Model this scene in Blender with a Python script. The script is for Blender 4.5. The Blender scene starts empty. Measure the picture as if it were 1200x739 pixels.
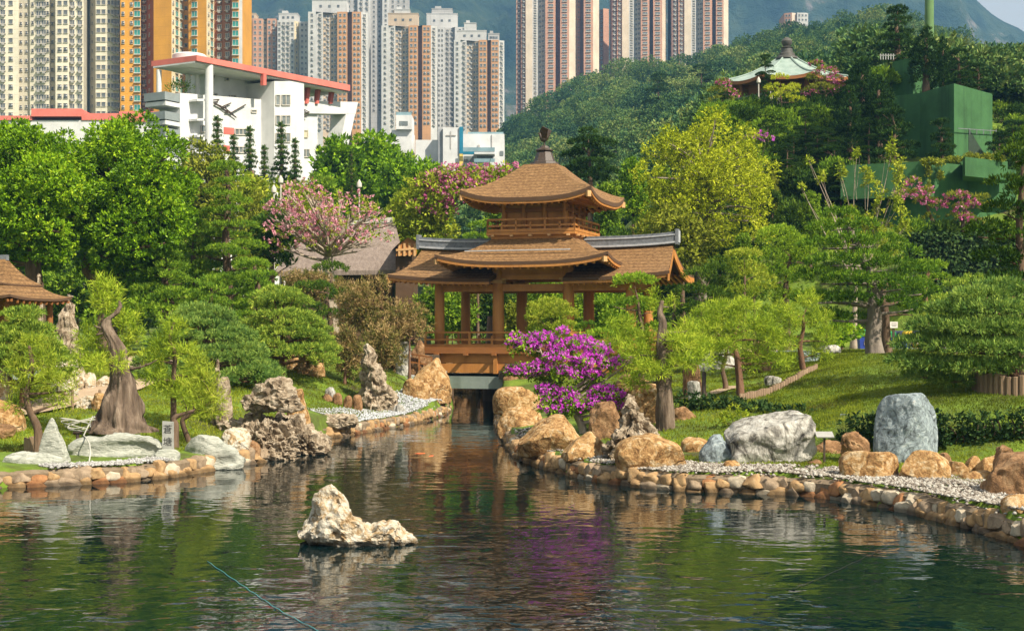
import bpy, bmesh, math, random
import numpy as np
from mathutils import Vector, Matrix, noise as mnoise
R = math.radians
PI = math.pi
sc = bpy.context.scene
col = sc.collection
F = 1648.0      # focal length in photo pixels (1200 wide)
HZ = 387.0      # horizon row
EYE = 4.0
# ------------------------------------------------------------------ camera, light, exposure
cam = bpy.data.cameras.new('camera'); camo = bpy.data.objects.new('camera', cam); col.objects.link(camo)
camo.location = (0, 0, EYE); camo.rotation_euler = (R(90), 0, 0)
cam.sensor_width = 36.0; cam.lens = 36.0 * F / 1200.0
cam.shift_y = (HZ - 369.5) / 1200.0
cam.clip_start = 0.5; cam.clip_end = 12000
sc.camera = camo
SUN_EL, SUN_AZ = 45.0, 47.0     # azimuth: degrees right of straight behind the camera
S = Vector((math.cos(R(SUN_EL)) * math.sin(R(SUN_AZ)), -math.cos(R(SUN_EL)) * math.cos(R(SUN_AZ)), math.sin(R(SUN_EL))))
sl = bpy.data.lights.new('sun', 'SUN'); sl.energy = 4.4; sl.angle = R(0.6); sl.color = (1.0, 0.91, 0.76)
so = bpy.data.objects.new('sun', sl); col.objects.link(so); so.rotation_euler = (-S).to_track_quat('-Z', 'Y').to_euler()
so.location = (60, -60, 200)
wd = bpy.data.worlds.new('World'); sc.world = wd; wd.use_nodes = True
nt = wd.node_tree; nt.nodes.clear()
out = nt.nodes.new('ShaderNodeOutputWorld'); bg = nt.nodes.new('ShaderNodeBackground'); sky = nt.nodes.new('ShaderNodeTexSky')
sky.sky_type = 'NISHITA'; sky.sun_disc = False; sky.sun_elevation = R(SUN_EL); sky.sun_rotation = R(180 - SUN_AZ)
sky.air_density = 1.0; sky.dust_density = 4.5; sky.ozone_density = 1.0
bg.inputs['Strength'].default_value = 0.105
hs = nt.nodes.new('ShaderNodeHueSaturation'); hs.inputs['Saturation'].default_value = 0.25; hs.inputs['Value'].default_value = 1.0
nt.links.new(sky.outputs[0], hs.inputs['Color']); tcw = nt.nodes.new('ShaderNodeTexCoord'); nw = nt.nodes.new('ShaderNodeTexNoise'); nw.inputs['Scale'].default_value = 2.2; nw.inputs['Detail'].default_value = 6
mw = nt.nodes.new('ShaderNodeMapping'); mw.inputs['Scale'].default_value = (1, 1, 2.6); nt.links.new(tcw.outputs['Generated'], mw.inputs[0]); nt.links.new(mw.outputs[0], nw.inputs['Vector'])
rw = nt.nodes.new('ShaderNodeMapRange'); rw.inputs[1].default_value = .36; rw.inputs[2].default_value = .58; rw.inputs[3].default_value = .72; rw.inputs[4].default_value = .92; nt.links.new(nw.outputs['Fac'], rw.inputs[0])
xw = nt.nodes.new('ShaderNodeMix'); xw.data_type = 'RGBA'; nt.links.new(rw.outputs[0], xw.inputs[0]); nt.links.new(hs.outputs[0], xw.inputs[6]); xw.inputs[7].default_value = (3.6, 3.55, 3.4, 1)     # thin bright cloud
nt.links.new(xw.outputs[2], bg.inputs['Color']); nt.links.new(bg.outputs[0], out.inputs['Surface'])
vs = sc.view_settings
sc.display_settings.display_device = 'sRGB'
vs.view_transform = 'Standard'; vs.look = 'None'; vs.gamma = 1.0; vs.use_curve_mapping = False; vs.exposure = 1.18
sc.render.engine = 'CYCLES'
cy = sc.cycles
cy.max_bounces = 6; cy.diffuse_bounces = 3; cy.glossy_bounces = 3; cy.transmission_bounces = 3; cy.volume_bounces = 0; cy.transparent_max_bounces = 8
cy.use_denoising = True
try:
    cy.denoiser = 'OPENIMAGEDENOISE'; cy.denoising_prefilter = 'ACCURATE'
except Exception: pass
cy.sample_clamp_indirect = 4.0
cy.use_adaptive_sampling = True; cy.adaptive_threshold = 0.015

# ------------------------------------------------------------------ numpy noise
def _h(ix, iy, iz, s):
    h = (ix.astype(np.int64) * 374761393 + iy.astype(np.int64) * 668265263 + iz.astype(np.int64) * 2147483647 + s * 974634777)
    h = (h ^ (h >> 13)) * 1274126177
    h = h ^ (h >> 16)
    return (h & 0xFFFFFF) / float(0xFFFFFF) * 2 - 1
def vnoise(p, s=0):
    p = np.asarray(p, float); i = np.floor(p).astype(np.int64); f = p - i
    f = f * f * f * (f * (f * 6 - 15) + 10)
    x, y, z = i[:, 0], i[:, 1], i[:, 2]; r = 0
    for a in (0, 1):
        wx = f[:, 0] if a else 1 - f[:, 0]
        for b in (0, 1):
            wy = f[:, 1] if b else 1 - f[:, 1]
            for c in (0, 1):
                wz = f[:, 2] if c else 1 - f[:, 2]
                r = r + wx * wy * wz * _h(x + a, y + b, z + c, s)
    return r
def fbm(p, o=4, s=0, g=0.5, ridged=False):
    p = np.asarray(p, float); r = np.zeros(len(p)); a = 1.0; t = 0
    for k in range(o):
        n = vnoise(p * (2.03 ** k) + 17.3 * k, s + k)
        if ridged: n = 1 - 2 * np.abs(n)
        r += a * n; t += a; a *= g
    return r / t

# ------------------------------------------------------------------ objects
def tag(o, label=None, cat=None, group=None, kind=None):
    if label: o['label'] = label
    if cat: o['category'] = cat
    if group: o['group'] = group
    if kind: o['kind'] = kind
    return o
def empty(name, loc, label=None, cat=None, group=None, rz=0.0):
    o = bpy.data.objects.new(name, None); col.objects.link(o); o.location = loc; o.rotation_euler = (0, 0, rz)
    o.empty_display_size = 0.3
    return tag(o, label, cat, group)
def link(name, me, parent=None, loc=None):
    o = bpy.data.objects.new(name, me); col.objects.link(o)
    if parent: o.parent = parent
    if loc is not None: o.location = loc
    return o
def mesh_np(name, V, Fq, mats, attr=None, smooth=False, mi=None):
    """V (n,3); Fq (m,k) int faces of one size k"""
    me = bpy.data.meshes.new(name); V = np.ascontiguousarray(V, np.float32); Fq = np.ascontiguousarray(Fq, np.int32)
    m, k = Fq.shape
    me.vertices.add(len(V)); me.vertices.foreach_set('co', V.ravel())
    me.loops.add(m * k); me.loops.foreach_set('vertex_index', Fq.ravel())
    me.polygons.add(m); me.polygons.foreach_set('loop_start', np.arange(0, m * k, k, dtype=np.int32))
    if smooth: me.polygons.foreach_set('use_smooth', np.ones(m, bool))
    if mi is not None: me.polygons.foreach_set('material_index', np.asarray(mi, np.int32))
    if attr is not None:
        a = me.attributes.new('v', 'FLOAT', 'FACE'); a.data.foreach_set('value', np.ascontiguousarray(attr, np.float32))
    for mm in (mats if isinstance(mats, (list, tuple)) else [mats]): me.materials.append(mm)
    me.update(calc_edges=True)
    return me
class MB:
    def __init__(s): s.v = []; s.f = []; s.m = []; s.n = 0
    def add(s, V, Fs, m=0):
        s.v.extend([tuple(p) for p in V]); s.f.extend([tuple(i + s.n for i in f) for f in Fs]); s.m.extend([m] * len(Fs)); s.n += len(V)
    def box(s, c, d, rz=0.0, m=0, rx=0.0, ry=0.0):
        M_ = Matrix.Rotation(rz, 3, 'Z') @ Matrix.Rotation(ry, 3, 'Y') @ Matrix.Rotation(rx, 3, 'X')
        c = Vector(c); V = [c + M_ @ Vector((x * d[0] / 2, y * d[1] / 2, z * d[2] / 2)) for x in (-1, 1) for y in (-1, 1) for z in (-1, 1)]
        s.add(V, [(0, 1, 3, 2), (4, 6, 7, 5), (0, 4, 5, 1), (2, 3, 7, 6), (0, 2, 6, 4), (1, 5, 7, 3)], m)
    def bar(s, a, b, w, h, m=0):
        a = Vector(a); b = Vector(b); t = (b - a).normalized(); up = Vector((0, 0, 1))
        if abs(t.z) > .95: up = Vector((0, 1, 0))
        x = t.cross(up).normalized(); y = x.cross(t).normalized()
        V = [p + x * (i * w / 2) + y * (j * h / 2) for p in (a, b) for i, j in ((-1, -1), (1, -1), (1, 1), (-1, 1))]
        s.add(V, [(0, 1, 2, 3), (7, 6, 5, 4), (0, 4, 5, 1), (1, 5, 6, 2), (2, 6, 7, 3), (3, 7, 4, 0)], m)
    def tube(s, pts, rad, n=8, m=0, cap=True, wob=0.0, seed=0):
        pts = [Vector(p) for p in pts]; k = len(pts)
        if not isinstance(rad, (list, tuple)): rad = [rad] * k
        rg = random.Random(seed); prev = None; V = []
        for i, p in enumerate(pts):
            t = (pts[min(i + 1, k - 1)] - pts[max(i - 1, 0)])
            t = t.normalized() if t.length > 1e-9 else Vector((0, 0, 1))
            if prev is None: x = t.orthogonal().normalized()
            else:
                x = prev - t * prev.dot(t); x = x.normalized() if x.length > 1e-6 else t.orthogonal().normalized()
            prev = x; y = t.cross(x)
            for j in range(n):
                a = 2 * PI * j / n; r = rad[i] * (1 + wob * rg.uniform(-1, 1)); V.append(p + (x * math.cos(a) + y * math.sin(a)) * r)
        Fs = []
        for i in range(k - 1):
            for j in range(n):
                a = i * n + j; b = i * n + (j + 1) % n; Fs.append((a, b, b + n, a + n))
        if cap: Fs.append(tuple(range(n))[::-1]); Fs.append(tuple(range((k - 1) * n, k * n)))
        s.add(V, Fs, m)
    def bark(s, pts, rad, n=18, m=0, seed=0, amp=.16, lump=.12):
        pts = [Vector(p) for p in pts]; k = len(pts); V = []; prev = None
        for i, p in enumerate(pts):
            t = (pts[min(i + 1, k - 1)] - pts[max(i - 1, 0)]).normalized(); x = t.orthogonal().normalized() if prev is None else (prev - t * prev.dot(t)).normalized(); prev = x; y = t.cross(x)
            for j in range(n):
                a = 2 * PI * j / n; f = 1 + amp * mnoise.noise(Vector((math.cos(a) * 2.6 + seed, math.sin(a) * 2.6, i * .16))) + amp * .7 * mnoise.noise(Vector((math.cos(a) * 6 + seed, math.sin(a) * 6, i * .2))) + lump * mnoise.noise(Vector((seed, i * .55, math.sin(a) * .7)))
                V.append(p + (x * math.cos(a) + y * math.sin(a)) * rad[i] * f)
        Fs = [(i * n + j, i * n + (j + 1) % n, (i + 1) * n + (j + 1) % n, (i + 1) * n + j) for i in range(k - 1) for j in range(n)]
        Fs.append(tuple(range(n))[::-1]); Fs.append(tuple(range((k - 1) * n, k * n))); s.add(V, Fs, m)
    def lathe(s, c, prof, n=16, m=0, a0=0.0):
        c = Vector(c); V = []
        for r, z in prof:
            for j in range(n): a = a0 + 2 * PI * j / n; V.append(c + Vector((r * math.cos(a), r * math.sin(a), z)))
        Fs = []
        for i in range(len(prof) - 1):
            for j in range(n): a = i * n + j; b = i * n + (j + 1) % n; Fs.append((a, b, b + n, a + n))
        Fs.append(tuple(range(n))[::-1]); Fs.append(tuple(range((len(prof) - 1) * n, len(prof) * n)))
        s.add(V, Fs, m)
    def grid(s, P, m=0, flip=False):
        a = len(P); b = len(P[0]); V = [p for r in P for p in r]; Fs = []
        for i in range(a - 1):
            for j in range(b - 1):
                f = (i * b + j, i * b + j + 1, (i + 1) * b + j + 1, (i + 1) * b + j); Fs.append(f[::-1] if flip else f)
        s.add(V, Fs, m)
    def mesh(s, name, mats, smooth=False, angle=None):
        me = bpy.data.meshes.new(name); me.from_pydata(s.v, [], s.f)
        for mm in (mats if isinstance(mats, (list, tuple)) else [mats]): me.materials.append(mm)
        me.polygons.foreach_set('material_index', s.m)
        if smooth: me.polygons.foreach_set('use_smooth', [True] * len(s.f))
        me.update()
        if smooth and angle is not None: me.set_sharp_from_angle(angle=R(angle))
        return me
    def build(s, name, mats, parent=None, smooth=False, angle=None):
        return link(name, s.mesh(name, mats, smooth, angle), parent)

# ------------------------------------------------------------------ materials
def _ramp(nt, stops, fac):
    r = nt.nodes.new('ShaderNodeValToRGB'); e = r.color_ramp.elements
    while len(e) < len(stops): e.new(0.5)
    for i, (p, c) in enumerate(stops): e[i].position = p; e[i].color = (*c, 1)
    nt.links.new(fac, r.inputs[0]); return r.outputs[0]
def MAT(name, stops, scale=2.0, rough=0.8, bump=0.0, stretch=(1, 1, 1), detail=6.0, bscale=None, bands=None, spec=0.3, streak=0.0, metal=0.0, dist=0.0, cracks=None, wet=None):
    """noise ramp colour; bands=(period, width, darkness): thin floor joints along object Z; streak: vertical rain marks"""
    m = bpy.data.materials.new(name); m.use_nodes = True; nt = m.node_tree; b = nt.nodes['Principled BSDF']
    b.inputs['Roughness'].default_value = rough; b.inputs['Specular IOR Level'].default_value = spec; b.inputs['Metallic'].default_value = metal
    tc = nt.nodes.new('ShaderNodeTexCoord'); mp = nt.nodes.new('ShaderNodeMapping'); mp.inputs['Scale'].default_value = stretch
    nt.links.new(tc.outputs['Object'], mp.inputs[0])
    n = nt.nodes.new('ShaderNodeTexNoise'); n.inputs['Scale'].default_value = scale; n.inputs['Detail'].default_value = detail; n.inputs['Roughness'].default_value = 0.62
    n.inputs['Distortion'].default_value = dist
    nt.links.new(mp.outputs[0], n.inputs['Vector'])
    if isinstance(stops[0], (int, float)): stops = [(0.3, tuple(c * 0.82 for c in stops)), (0.7, tuple(min(1, c * 1.15) for c in stops))]
    c = _ramp(nt, stops, n.outputs['Fac'])
    def mul(c, f, amt):
        x = nt.nodes.new('ShaderNodeMix'); x.data_type = 'RGBA'; x.blend_type = 'MULTIPLY'; nt.links.new(f, x.inputs[0])
        nt.links.new(c, x.inputs[6]); x.inputs[7].default_value = (amt, amt, amt, 1); return x.outputs[2]
    if bands:
        sp = nt.nodes.new('ShaderNodeSeparateXYZ'); nt.links.new(tc.outputs['Object'], sp.inputs[0])
        d = nt.nodes.new('ShaderNodeMath'); d.operation = 'DIVIDE'; d.inputs[1].default_value = bands[0]; nt.links.new(sp.outputs[2], d.inputs[0])
        f = nt.nodes.new('ShaderNodeMath'); f.operation = 'FRACT'; nt.links.new(d.outputs[0], f.inputs[0])
        l = nt.nodes.new('ShaderNodeMath'); l.operation = 'LESS_THAN'; l.inputs[1].default_value = bands[1]; nt.links.new(f.outputs[0], l.inputs[0])
        c = mul(c, l.outputs[0], bands[2])
    if streak:
        mp2 = nt.nodes.new('ShaderNodeMapping'); mp2.inputs['Scale'].default_value = (1.3, 1.3, 0.06); nt.links.new(tc.outputs['Object'], mp2.inputs[0])
        n2 = nt.nodes.new('ShaderNodeTexNoise'); n2.inputs['Scale'].default_value = 1.0; n2.inputs['Detail'].default_value = 5; nt.links.new(mp2.outputs[0], n2.inputs['Vector'])
        g = nt.nodes.new('ShaderNodeMapRange'); g.inputs[1].default_value = 0.5; g.inputs[2].default_value = 0.75; nt.links.new(n2.outputs[0], g.inputs[0])
        c = mul(c, g.outputs[0], 1 - streak)
    ck = None
    if cracks:
        vo = nt.nodes.new('ShaderNodeTexVoronoi'); vo.feature = 'DISTANCE_TO_EDGE'; vo.inputs['Scale'].default_value = cracks[0]
        nd = nt.nodes.new('ShaderNodeTexNoise'); nd.inputs['Scale'].default_value = cracks[0] * 1.6; nd.inputs['Detail'].default_value = 4; nt.links.new(mp.outputs[0], nd.inputs['Vector'])
        va = nt.nodes.new('ShaderNodeMix'); va.data_type = 'VECTOR'; va.inputs[0].default_value = .55; nt.links.new(mp.outputs[0], va.inputs[4]); nt.links.new(nd.outputs['Color'], va.inputs[5]); nt.links.new(va.outputs[1], vo.inputs['Vector'])
        mr = nt.nodes.new('ShaderNodeMapRange'); mr.inputs[1].default_value = 0.0; mr.inputs[2].default_value = cracks[1]; mr.inputs[3].default_value = 1; mr.inputs[4].default_value = 0; nt.links.new(vo.outputs['Distance'], mr.inputs[0]); ck = mr.outputs[0]
        pm = nt.nodes.new('ShaderNodeTexNoise'); pm.inputs['Scale'].default_value = cracks[0] * .9; pm.inputs['Detail'].default_value = 3; nt.links.new(mp.outputs[0], pm.inputs['Vector'])
        pr_ = nt.nodes.new('ShaderNodeMapRange'); pr_.inputs[1].default_value = .46; pr_.inputs[2].default_value = .60; nt.links.new(pm.outputs['Fac'], pr_.inputs[0])
        pk = nt.nodes.new('ShaderNodeMath'); pk.operation = 'MULTIPLY'; nt.links.new(ck, pk.inputs[0]); nt.links.new(pr_.outputs[0], pk.inputs[1]); ck = pk.outputs[0]
        c = mul(c, ck, cracks[2])
    if wet is not None:
        ge = nt.nodes.new('ShaderNodeNewGeometry'); sz_ = nt.nodes.new('ShaderNodeSeparateXYZ'); nt.links.new(ge.outputs['Position'], sz_.inputs[0])
        wr_ = nt.nodes.new('ShaderNodeMapRange'); wr_.inputs[1].default_value = wet; wr_.inputs[2].default_value = wet + .07; wr_.inputs[3].default_value = 1; wr_.inputs[4].default_value = 0; nt.links.new(sz_.outputs[2], wr_.inputs[0]); c = mul(c, wr_.outputs[0], .38)
    nt.links.new(c, b.inputs['Base Color'])
    if bump:
        nb = nt.nodes.new('ShaderNodeTexNoise'); nb.inputs['Scale'].default_value = bscale or scale * 4; nb.inputs['Detail'].default_value = 8; nb.inputs['Roughness'].default_value = 0.65
        nt.links.new(mp.outputs[0], nb.inputs['Vector']); bp = nt.nodes.new('ShaderNodeBump'); bp.inputs['Strength'].default_value = 1.0; bp.inputs['Distance'].default_value = bump
        hgt = nb.outputs['Fac']
        if ck is not None:
            sb = nt.nodes.new('ShaderNodeMath'); sb.operation = 'MULTIPLY_ADD'; sb.inputs[1].default_value = -.55; nt.links.new(ck, sb.inputs[0]); nt.links.new(hgt, sb.inputs[2]); hgt = sb.outputs[0]
        nt.links.new(hgt, bp.inputs['Height']); nt.links.new(bp.outputs[0], b.inputs['Normal'])
    return m
def LEAF(name, stops, trans=0.35, gloss=0.0):
    m = bpy.data.materials.new(name); m.use_nodes = True; nt = m.node_tree; nt.nodes.clear()
    o = nt.nodes.new('ShaderNodeOutputMaterial'); at = nt.nodes.new('ShaderNodeAttribute'); at.attribute_name = 'v'
    c = _ramp(nt, stops, at.outputs['Fac'])
    d = nt.nodes.new('ShaderNodeBsdfDiffuse'); t = nt.nodes.new('ShaderNodeBsdfTranslucent'); mx = nt.nodes.new('ShaderNodeMixShader')
    nt.links.new(c, d.inputs[0]); nt.links.new(c, t.inputs[0]); mx.inputs[0].default_value = trans
    nt.links.new(d.outputs[0], mx.inputs[1]); nt.links.new(t.outputs[0], mx.inputs[2]); r = mx.outputs[0]
    if gloss:
        g = nt.nodes.new('ShaderNodeBsdfGlossy'); g.inputs['Roughness'].default_value = 0.45; m2 = nt.nodes.new('ShaderNodeMixShader'); m2.inputs[0].default_value = gloss
        nt.links.new(r, m2.inputs[1]); nt.links.new(g.outputs[0], m2.inputs[2]); r = m2.outputs[0]
    nt.links.new(r, o.inputs[0]); return m

# ------------------------------------------------------------------ photo pixel + real depth -> world metres
def X_(px, Y): return (px - 600.0) / F * Y
def Z_(py, Y): return EYE - (py - HZ) / F * Y
def P(px, py, Y): return Vector((X_(px, Y), Y, Z_(py, Y)))
def W0(px, py): Y = EYE * F / (py - HZ); return (X_(px, Y), Y)     # a point on the water plane z = 0

# ------------------------------------------------------------------ pond outline and terrain
LEFT = [W0(*p) for p in ((-80, 577), (0, 571), (60, 569), (140, 565), (200, 559), (250, 550), (300, 542), (335, 533), (358, 522), (376, 513), (400, 511), (435, 505), (470, 499), (500, 493), (520, 486), (527, 477), (519, 466))] + [(-4.6, 92)]
RIGHT = [(-0.6, 92)] + [W0(*p) for p in ((588, 468), (585, 478), (584, 490), (586, 504), (597, 521), (608, 536), (640, 549), (690, 562), (745, 570), (800, 575), (860, 577), (920, 579), (970, 583), (1010, 590), (1060, 598), (1110, 611), (1160, 625), (1200, 637), (1290, 668))]
POND = np.array(LEFT + RIGHT + [(14.0, 20.0), (15.0, 7.0), (6.0, 5.5), (-6.0, 5.5), (-18.0, 8.0), (-21.0, 30.0)])
def seg_dist(P2, poly, closed=True):
    d = np.full(len(P2), 1e9); n = len(poly)
    for i in range(n if closed else n - 1):
        a = poly[i]; b = poly[(i + 1) % n]; ab = b - a
        t = np.clip(((P2 - a) @ ab) / max(ab @ ab, 1e-9), 0, 1); d = np.minimum(d, np.hypot(*(P2 - a - t[:, None] * ab).T))
    return d
def inside(P2, poly):
    c = np.zeros(len(P2), bool); n = len(poly)
    for i in range(n):
        a = poly[i]; b = poly[(i + 1) % n]
        c ^= ((a[1] > P2[:, 1]) != (b[1] > P2[:, 1])) & (P2[:, 0] < (b[0] - a[0]) * (P2[:, 1] - a[1]) / (b[1] - a[1] + 1e-12) + a[0])
    return c
CP = []
for px, D, z in [(0, 37.5, .5), (150, 39, .5), (250, 42.5, .5), (330, 46.5, .6), (0, 41.5, .75), (60, 41, .75), (150, 42.5, .8), (240, 46, 1.0), (-100, 40, .6), (-100, 55, 1.9), (60, 46, 1.3), (150, 46.5, 1.35), (230, 50, 1.6), (300, 57, 2.0),
        (330, 53, 1.3), (100, 52, 1.9), (0, 55, 2.0), (370, 61, 1.9), (350, 66, 2.6), (420, 60, .62), (470, 62, .6), (505, 68, .6), (430, 57.2, .5), (395, 55, .5), (440, 68, 2.0), (480, 74, 2.4), (350, 75, 2.9), (200, 65, 2.6), (200, 78, 3.0), (0, 78, 3.0), (100, 92, 3.2), (400, 95, 3.3), (510, 84, 2.8),
        (600, 110, 3.2), (600, 96, 3.0), (-300, 60, 2.5), (-300, 100, 3.3), (280, 110, 3.6), (0, 120, 4),
        (625, 48, .5), (690, 41, .55), (640, 55, .9), (740, 52, 1.2), (620, 64, 1.0), (760, 43, .6), (800, 47, 1.1), (850, 37, .5), (850, 47, 1.35), (900, 42, .8), (900, 49, 1.5), (950, 38, .55), (950, 47, 1.4), (1000, 35.5, .5), (1100, 33.5, .5), (1200, 30, .5), (1000, 38.6, .6), (1080, 38.3, .6), (1200, 36.6, .6), (1300, 28, .5), (1350, 36, .7),
        (1000, 40.3, 1.6), (1080, 40, 1.7), (1200, 38.6, 1.7), (1300, 38, 1.6), (980, 46, 1.9), (1000, 52, 2.65), (1010, 58, 3.0), (1100, 47, 2.3), (1100, 54, 2.9), (1200, 46, 2.6), (1400, 50, 2.9), (900, 60, 2.0), (880, 55, 1.7), (900, 70, 2.75), (1000, 70, 3.0), (1100, 80, 3.0), (720, 65, 1.6), (800, 58, 1.7), (720, 80, 2.8), (850, 86, 3.0), (1200, 80, 3.2), (1400, 90, 3.4),
        (1000, 90, 3.1), (1080, 86, 3.1), (1170, 86, 3.1), (1080, 90, 9.0), (1170, 90, 9.0), (1300, 92, 9.2), (1120, 96, 8.9), (960, 97, 7.0), (1000, 99, 8.0), (1060, 100, 8.8), (1120, 101, 8.8), (1180, 102, 8.8), (1230, 104, 8.8), (1080, 105, 9.0), (1180, 108, 9.0), (870, 102, 7.0), (800, 108, 5.0), (870, 118, 15), (940, 112, 13.5), (1000, 113, 12), (1100, 112, 11), (1190, 112, 11), (1300, 106, 12.4), (860, 130, 22), (900, 132, 24.8), (960, 134, 25), (1050, 123, 13), (1120, 123, 13), (1180, 123, 13), (1050, 134, 22), (1150, 134, 22), (1300, 130, 20), (820, 128, 15), (770, 125, 12), (720, 118, 7), (1100, 145, 27), (950, 150, 26.5), (660, 125, 5)]:
    CP.append((X_(px, D), D, z))
CP += [(20, 5, 2.2), (-22, 5, 2.0), (0, -2, 2.4), (0, 3.5, 2.3), (30, 20, 1.5), (-30, 25, 1.5), (0, -30, 2.4), (-60, 20, 2.4), (60, 20, 2.4)]
CP = np.array(CP)
_A = np.hypot(CP[:, None, 0] - CP[None, :, 0], CP[:, None, 1] - CP[None, :, 1])
_w = np.linalg.solve(_A + 1e-6 * np.eye(len(CP)), CP[:, 2] - 3.0)
RID = np.array([(-400, 300), (300, 300), (520, 290), (570, 240), (590, 185), (620, 155), (660, 130), (700, 118), (760, 108), (800, 98), (850, 85), (900, 62), (960, 47), (1000, 38), (1040, 36), (1080, 48), (1110, 62), (1148, 78), (1178, 95), (1200, 108), (1400, 150), (1800, 250)], float)
def ground(xy):
    xy = np.atleast_2d(np.asarray(xy, float)); x, y = xy[:, 0], xy[:, 1]
    z = 3.0 + np.hypot(x[:, None] - CP[None, :, 0], y[:, None] - CP[None, :, 1]) @ _w
    px = 600 + F * x / np.maximum(y, 20)
    near = np.clip((y - 95) / 50, 0, 1)
    zr = EYE - (np.interp(px, RID[:, 0], RID[:, 1]) - HZ) / F * 520.0
    z150 = np.interp(px, [500, 640, 760, 860, 940, 1300], [4, 6, 16, 25.5, 26.5, 27])
    t = (y - 150) / (520 - 150)
    hill = np.where(t < 0, z150, np.where(t <= 1, z150 + (zr - z150) * np.clip(t, 0, 1) ** 1.2, zr - (zr - 12) * np.clip((y - 520) / 260, 0, 1)))
    hill = hill + (fbm(np.c_[x * .02, y * .02, x * 0], 3, 5) * 3) * np.clip((y - 160) / 60, 0, 1)
    z = z * (1 - near) + hill * near
    far = np.clip((np.hypot(x, y) - 160) / 60, 0, 1) * (y < 60)
    z = z * (1 - far) + 6 * far
    zs = fbm(np.c_[x * .35, y * .35, x * 0], 3, 9) * 0.07
    nr = (y < 130)
    z = z + zs * nr
    near2 = y < 130
    if near2.any():
        q = xy[near2]; d = seg_dist(q, POND); ins = inside(q, POND); sd = np.where(ins, -d, d)
        k = np.clip((sd + 0.35) / 0.45, 0, 1); z[near2] = -1.2 * (1 - k) + np.maximum(z[near2], 0.36) * k
    return z
def gz(x, y): return float(ground([(x, y)])[0])
def G(px, D):
    x = X_(px, D); return Vector((x, D, gz(x, D)))
def axis_(a, b, c, d, fine, n0, n1):
    u = np.linspace(0, 1, n0)[:-1] ** 2.2; v = np.linspace(0, 1, n1)[1:] ** 2.2
    return np.r_[b - (b - a) * u[::-1] if False else b - (b - a) * (np.linspace(1, 0, n0)[:-1] ** 2.2), np.arange(b, c + 1e-6, fine), c + (d - c) * v]
xs = axis_(-1700, -34, 34, 1700, 0.4, 36, 36); ys = axis_(-500, 24, 112, 2440, 0.4, 20, 66)
gx, gy = np.meshgrid(xs, ys); V = np.c_[gx.ravel(), gy.ravel(), np.zeros(gx.size)]; V[:, 2] = ground(V[:, :2])
nx = len(xs); idx = np.arange(gx.size).reshape(gx.shape)
Q = np.stack([idx[:-1, :-1], idx[:-1, 1:], idx[1:, 1:], idx[1:, :-1]], -1).reshape(-1, 4)
m_ground = MAT('lawn_ground', [(0.30, (0.055, 0.040, 0.018)), (0.42, (0.075, 0.10, 0.014)), (0.55, (0.12, 0.19, 0.016)), (0.72, (0.20, 0.26, 0.025))], 0.55, 0.95, 0.05, bscale=9.0)
tag(link('ground', mesh_np('ground', V, Q, m_ground, smooth=True)), kind='structure')

# water
def water_mat():
    m = bpy.data.materials.new('pond_water'); m.use_nodes = True; nt = m.node_tree; b = nt.nodes['Principled BSDF']
    b.inputs['Base Color'].default_value = (0.001, 0.008, 0.009, 1); b.inputs['Roughness'].default_value = 0.03; b.inputs['IOR'].default_value = 1.33
    tc = nt.nodes.new('ShaderNodeTexCoord')
    def nz(scale, sx, sy, det, rot=0.0, dist=0.0):
        mp = nt.nodes.new('ShaderNodeMapping'); mp.inputs['Scale'].default_value = (sx, sy, 1); mp.inputs['Rotation'].default_value = (0, 0, rot); nt.links.new(tc.outputs['Object'], mp.inputs[0])
        n = nt.nodes.new('ShaderNodeTexNoise'); n.inputs['Scale'].default_value = scale; n.inputs['Detail'].default_value = det; n.inputs['Distortion'].default_value = dist
        nt.links.new(mp.outputs[0], n.inputs['Vector']); return n.outputs['Fac']
    a = nz(1.15, 0.75, 1.0, 2.0, 0.35, 0.4); c = nz(3.6, 0.8, 1.0, 2.0, -0.3, 0.3); g = nz(0.13, 1, 1, 2)
    mr = nt.nodes.new('ShaderNodeMapRange'); mr.inputs[1].default_value = 0.38; mr.inputs[2].default_value = 0.62; mr.inputs[3].default_value = 0.35; mr.inputs[4].default_value = 1.1; nt.links.new(g, mr.inputs[0])
    ad = nt.nodes.new('ShaderNodeMath'); ad.operation = 'MULTIPLY_ADD'; nt.links.new(c, ad.inputs[0]); ad.inputs[1].default_value = 0.20; nt.links.new(a, ad.inputs[2])
    ml = nt.nodes.new('ShaderNodeMath'); ml.operation = 'MULTIPLY'; nt.links.new(ad.outputs[0], ml.inputs[0]); nt.links.new(mr.outputs[0], ml.inputs[1])
    sp = nt.nodes.new('ShaderNodeSeparateXYZ'); nt.links.new(tc.outputs['Object'], sp.inputs[0])
    br = nt.nodes.new('ShaderNodeMapRange'); br.inputs[1].default_value = 20; br.inputs[2].default_value = 44; br.inputs[3].default_value = 1.35; br.inputs[4].default_value = .55; nt.links.new(sp.outputs[1], br.inputs[0])
    m2 = nt.nodes.new('ShaderNodeMath'); m2.operation = 'MULTIPLY'; nt.links.new(ml.outputs[0], m2.inputs[0]); nt.links.new(br.outputs[0], m2.inputs[1]); ml = m2
    bp = nt.nodes.new('ShaderNodeBump'); bp.inputs['Strength'].default_value = 1.0; bp.inputs['Distance'].default_value = 0.034
    nt.links.new(ml.outputs[0], bp.inputs['Height']); nt.links.new(bp.outputs[0], b.inputs['Normal'])
    return m
wb = MB(); wb.add([(x, y, 0) for x, y in [(-26, 4), (26, 4), (26, 93), (-26, 93)]], [(0, 1, 2, 3)])
tag(wb.build('water', water_mat()), kind='structure')

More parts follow.
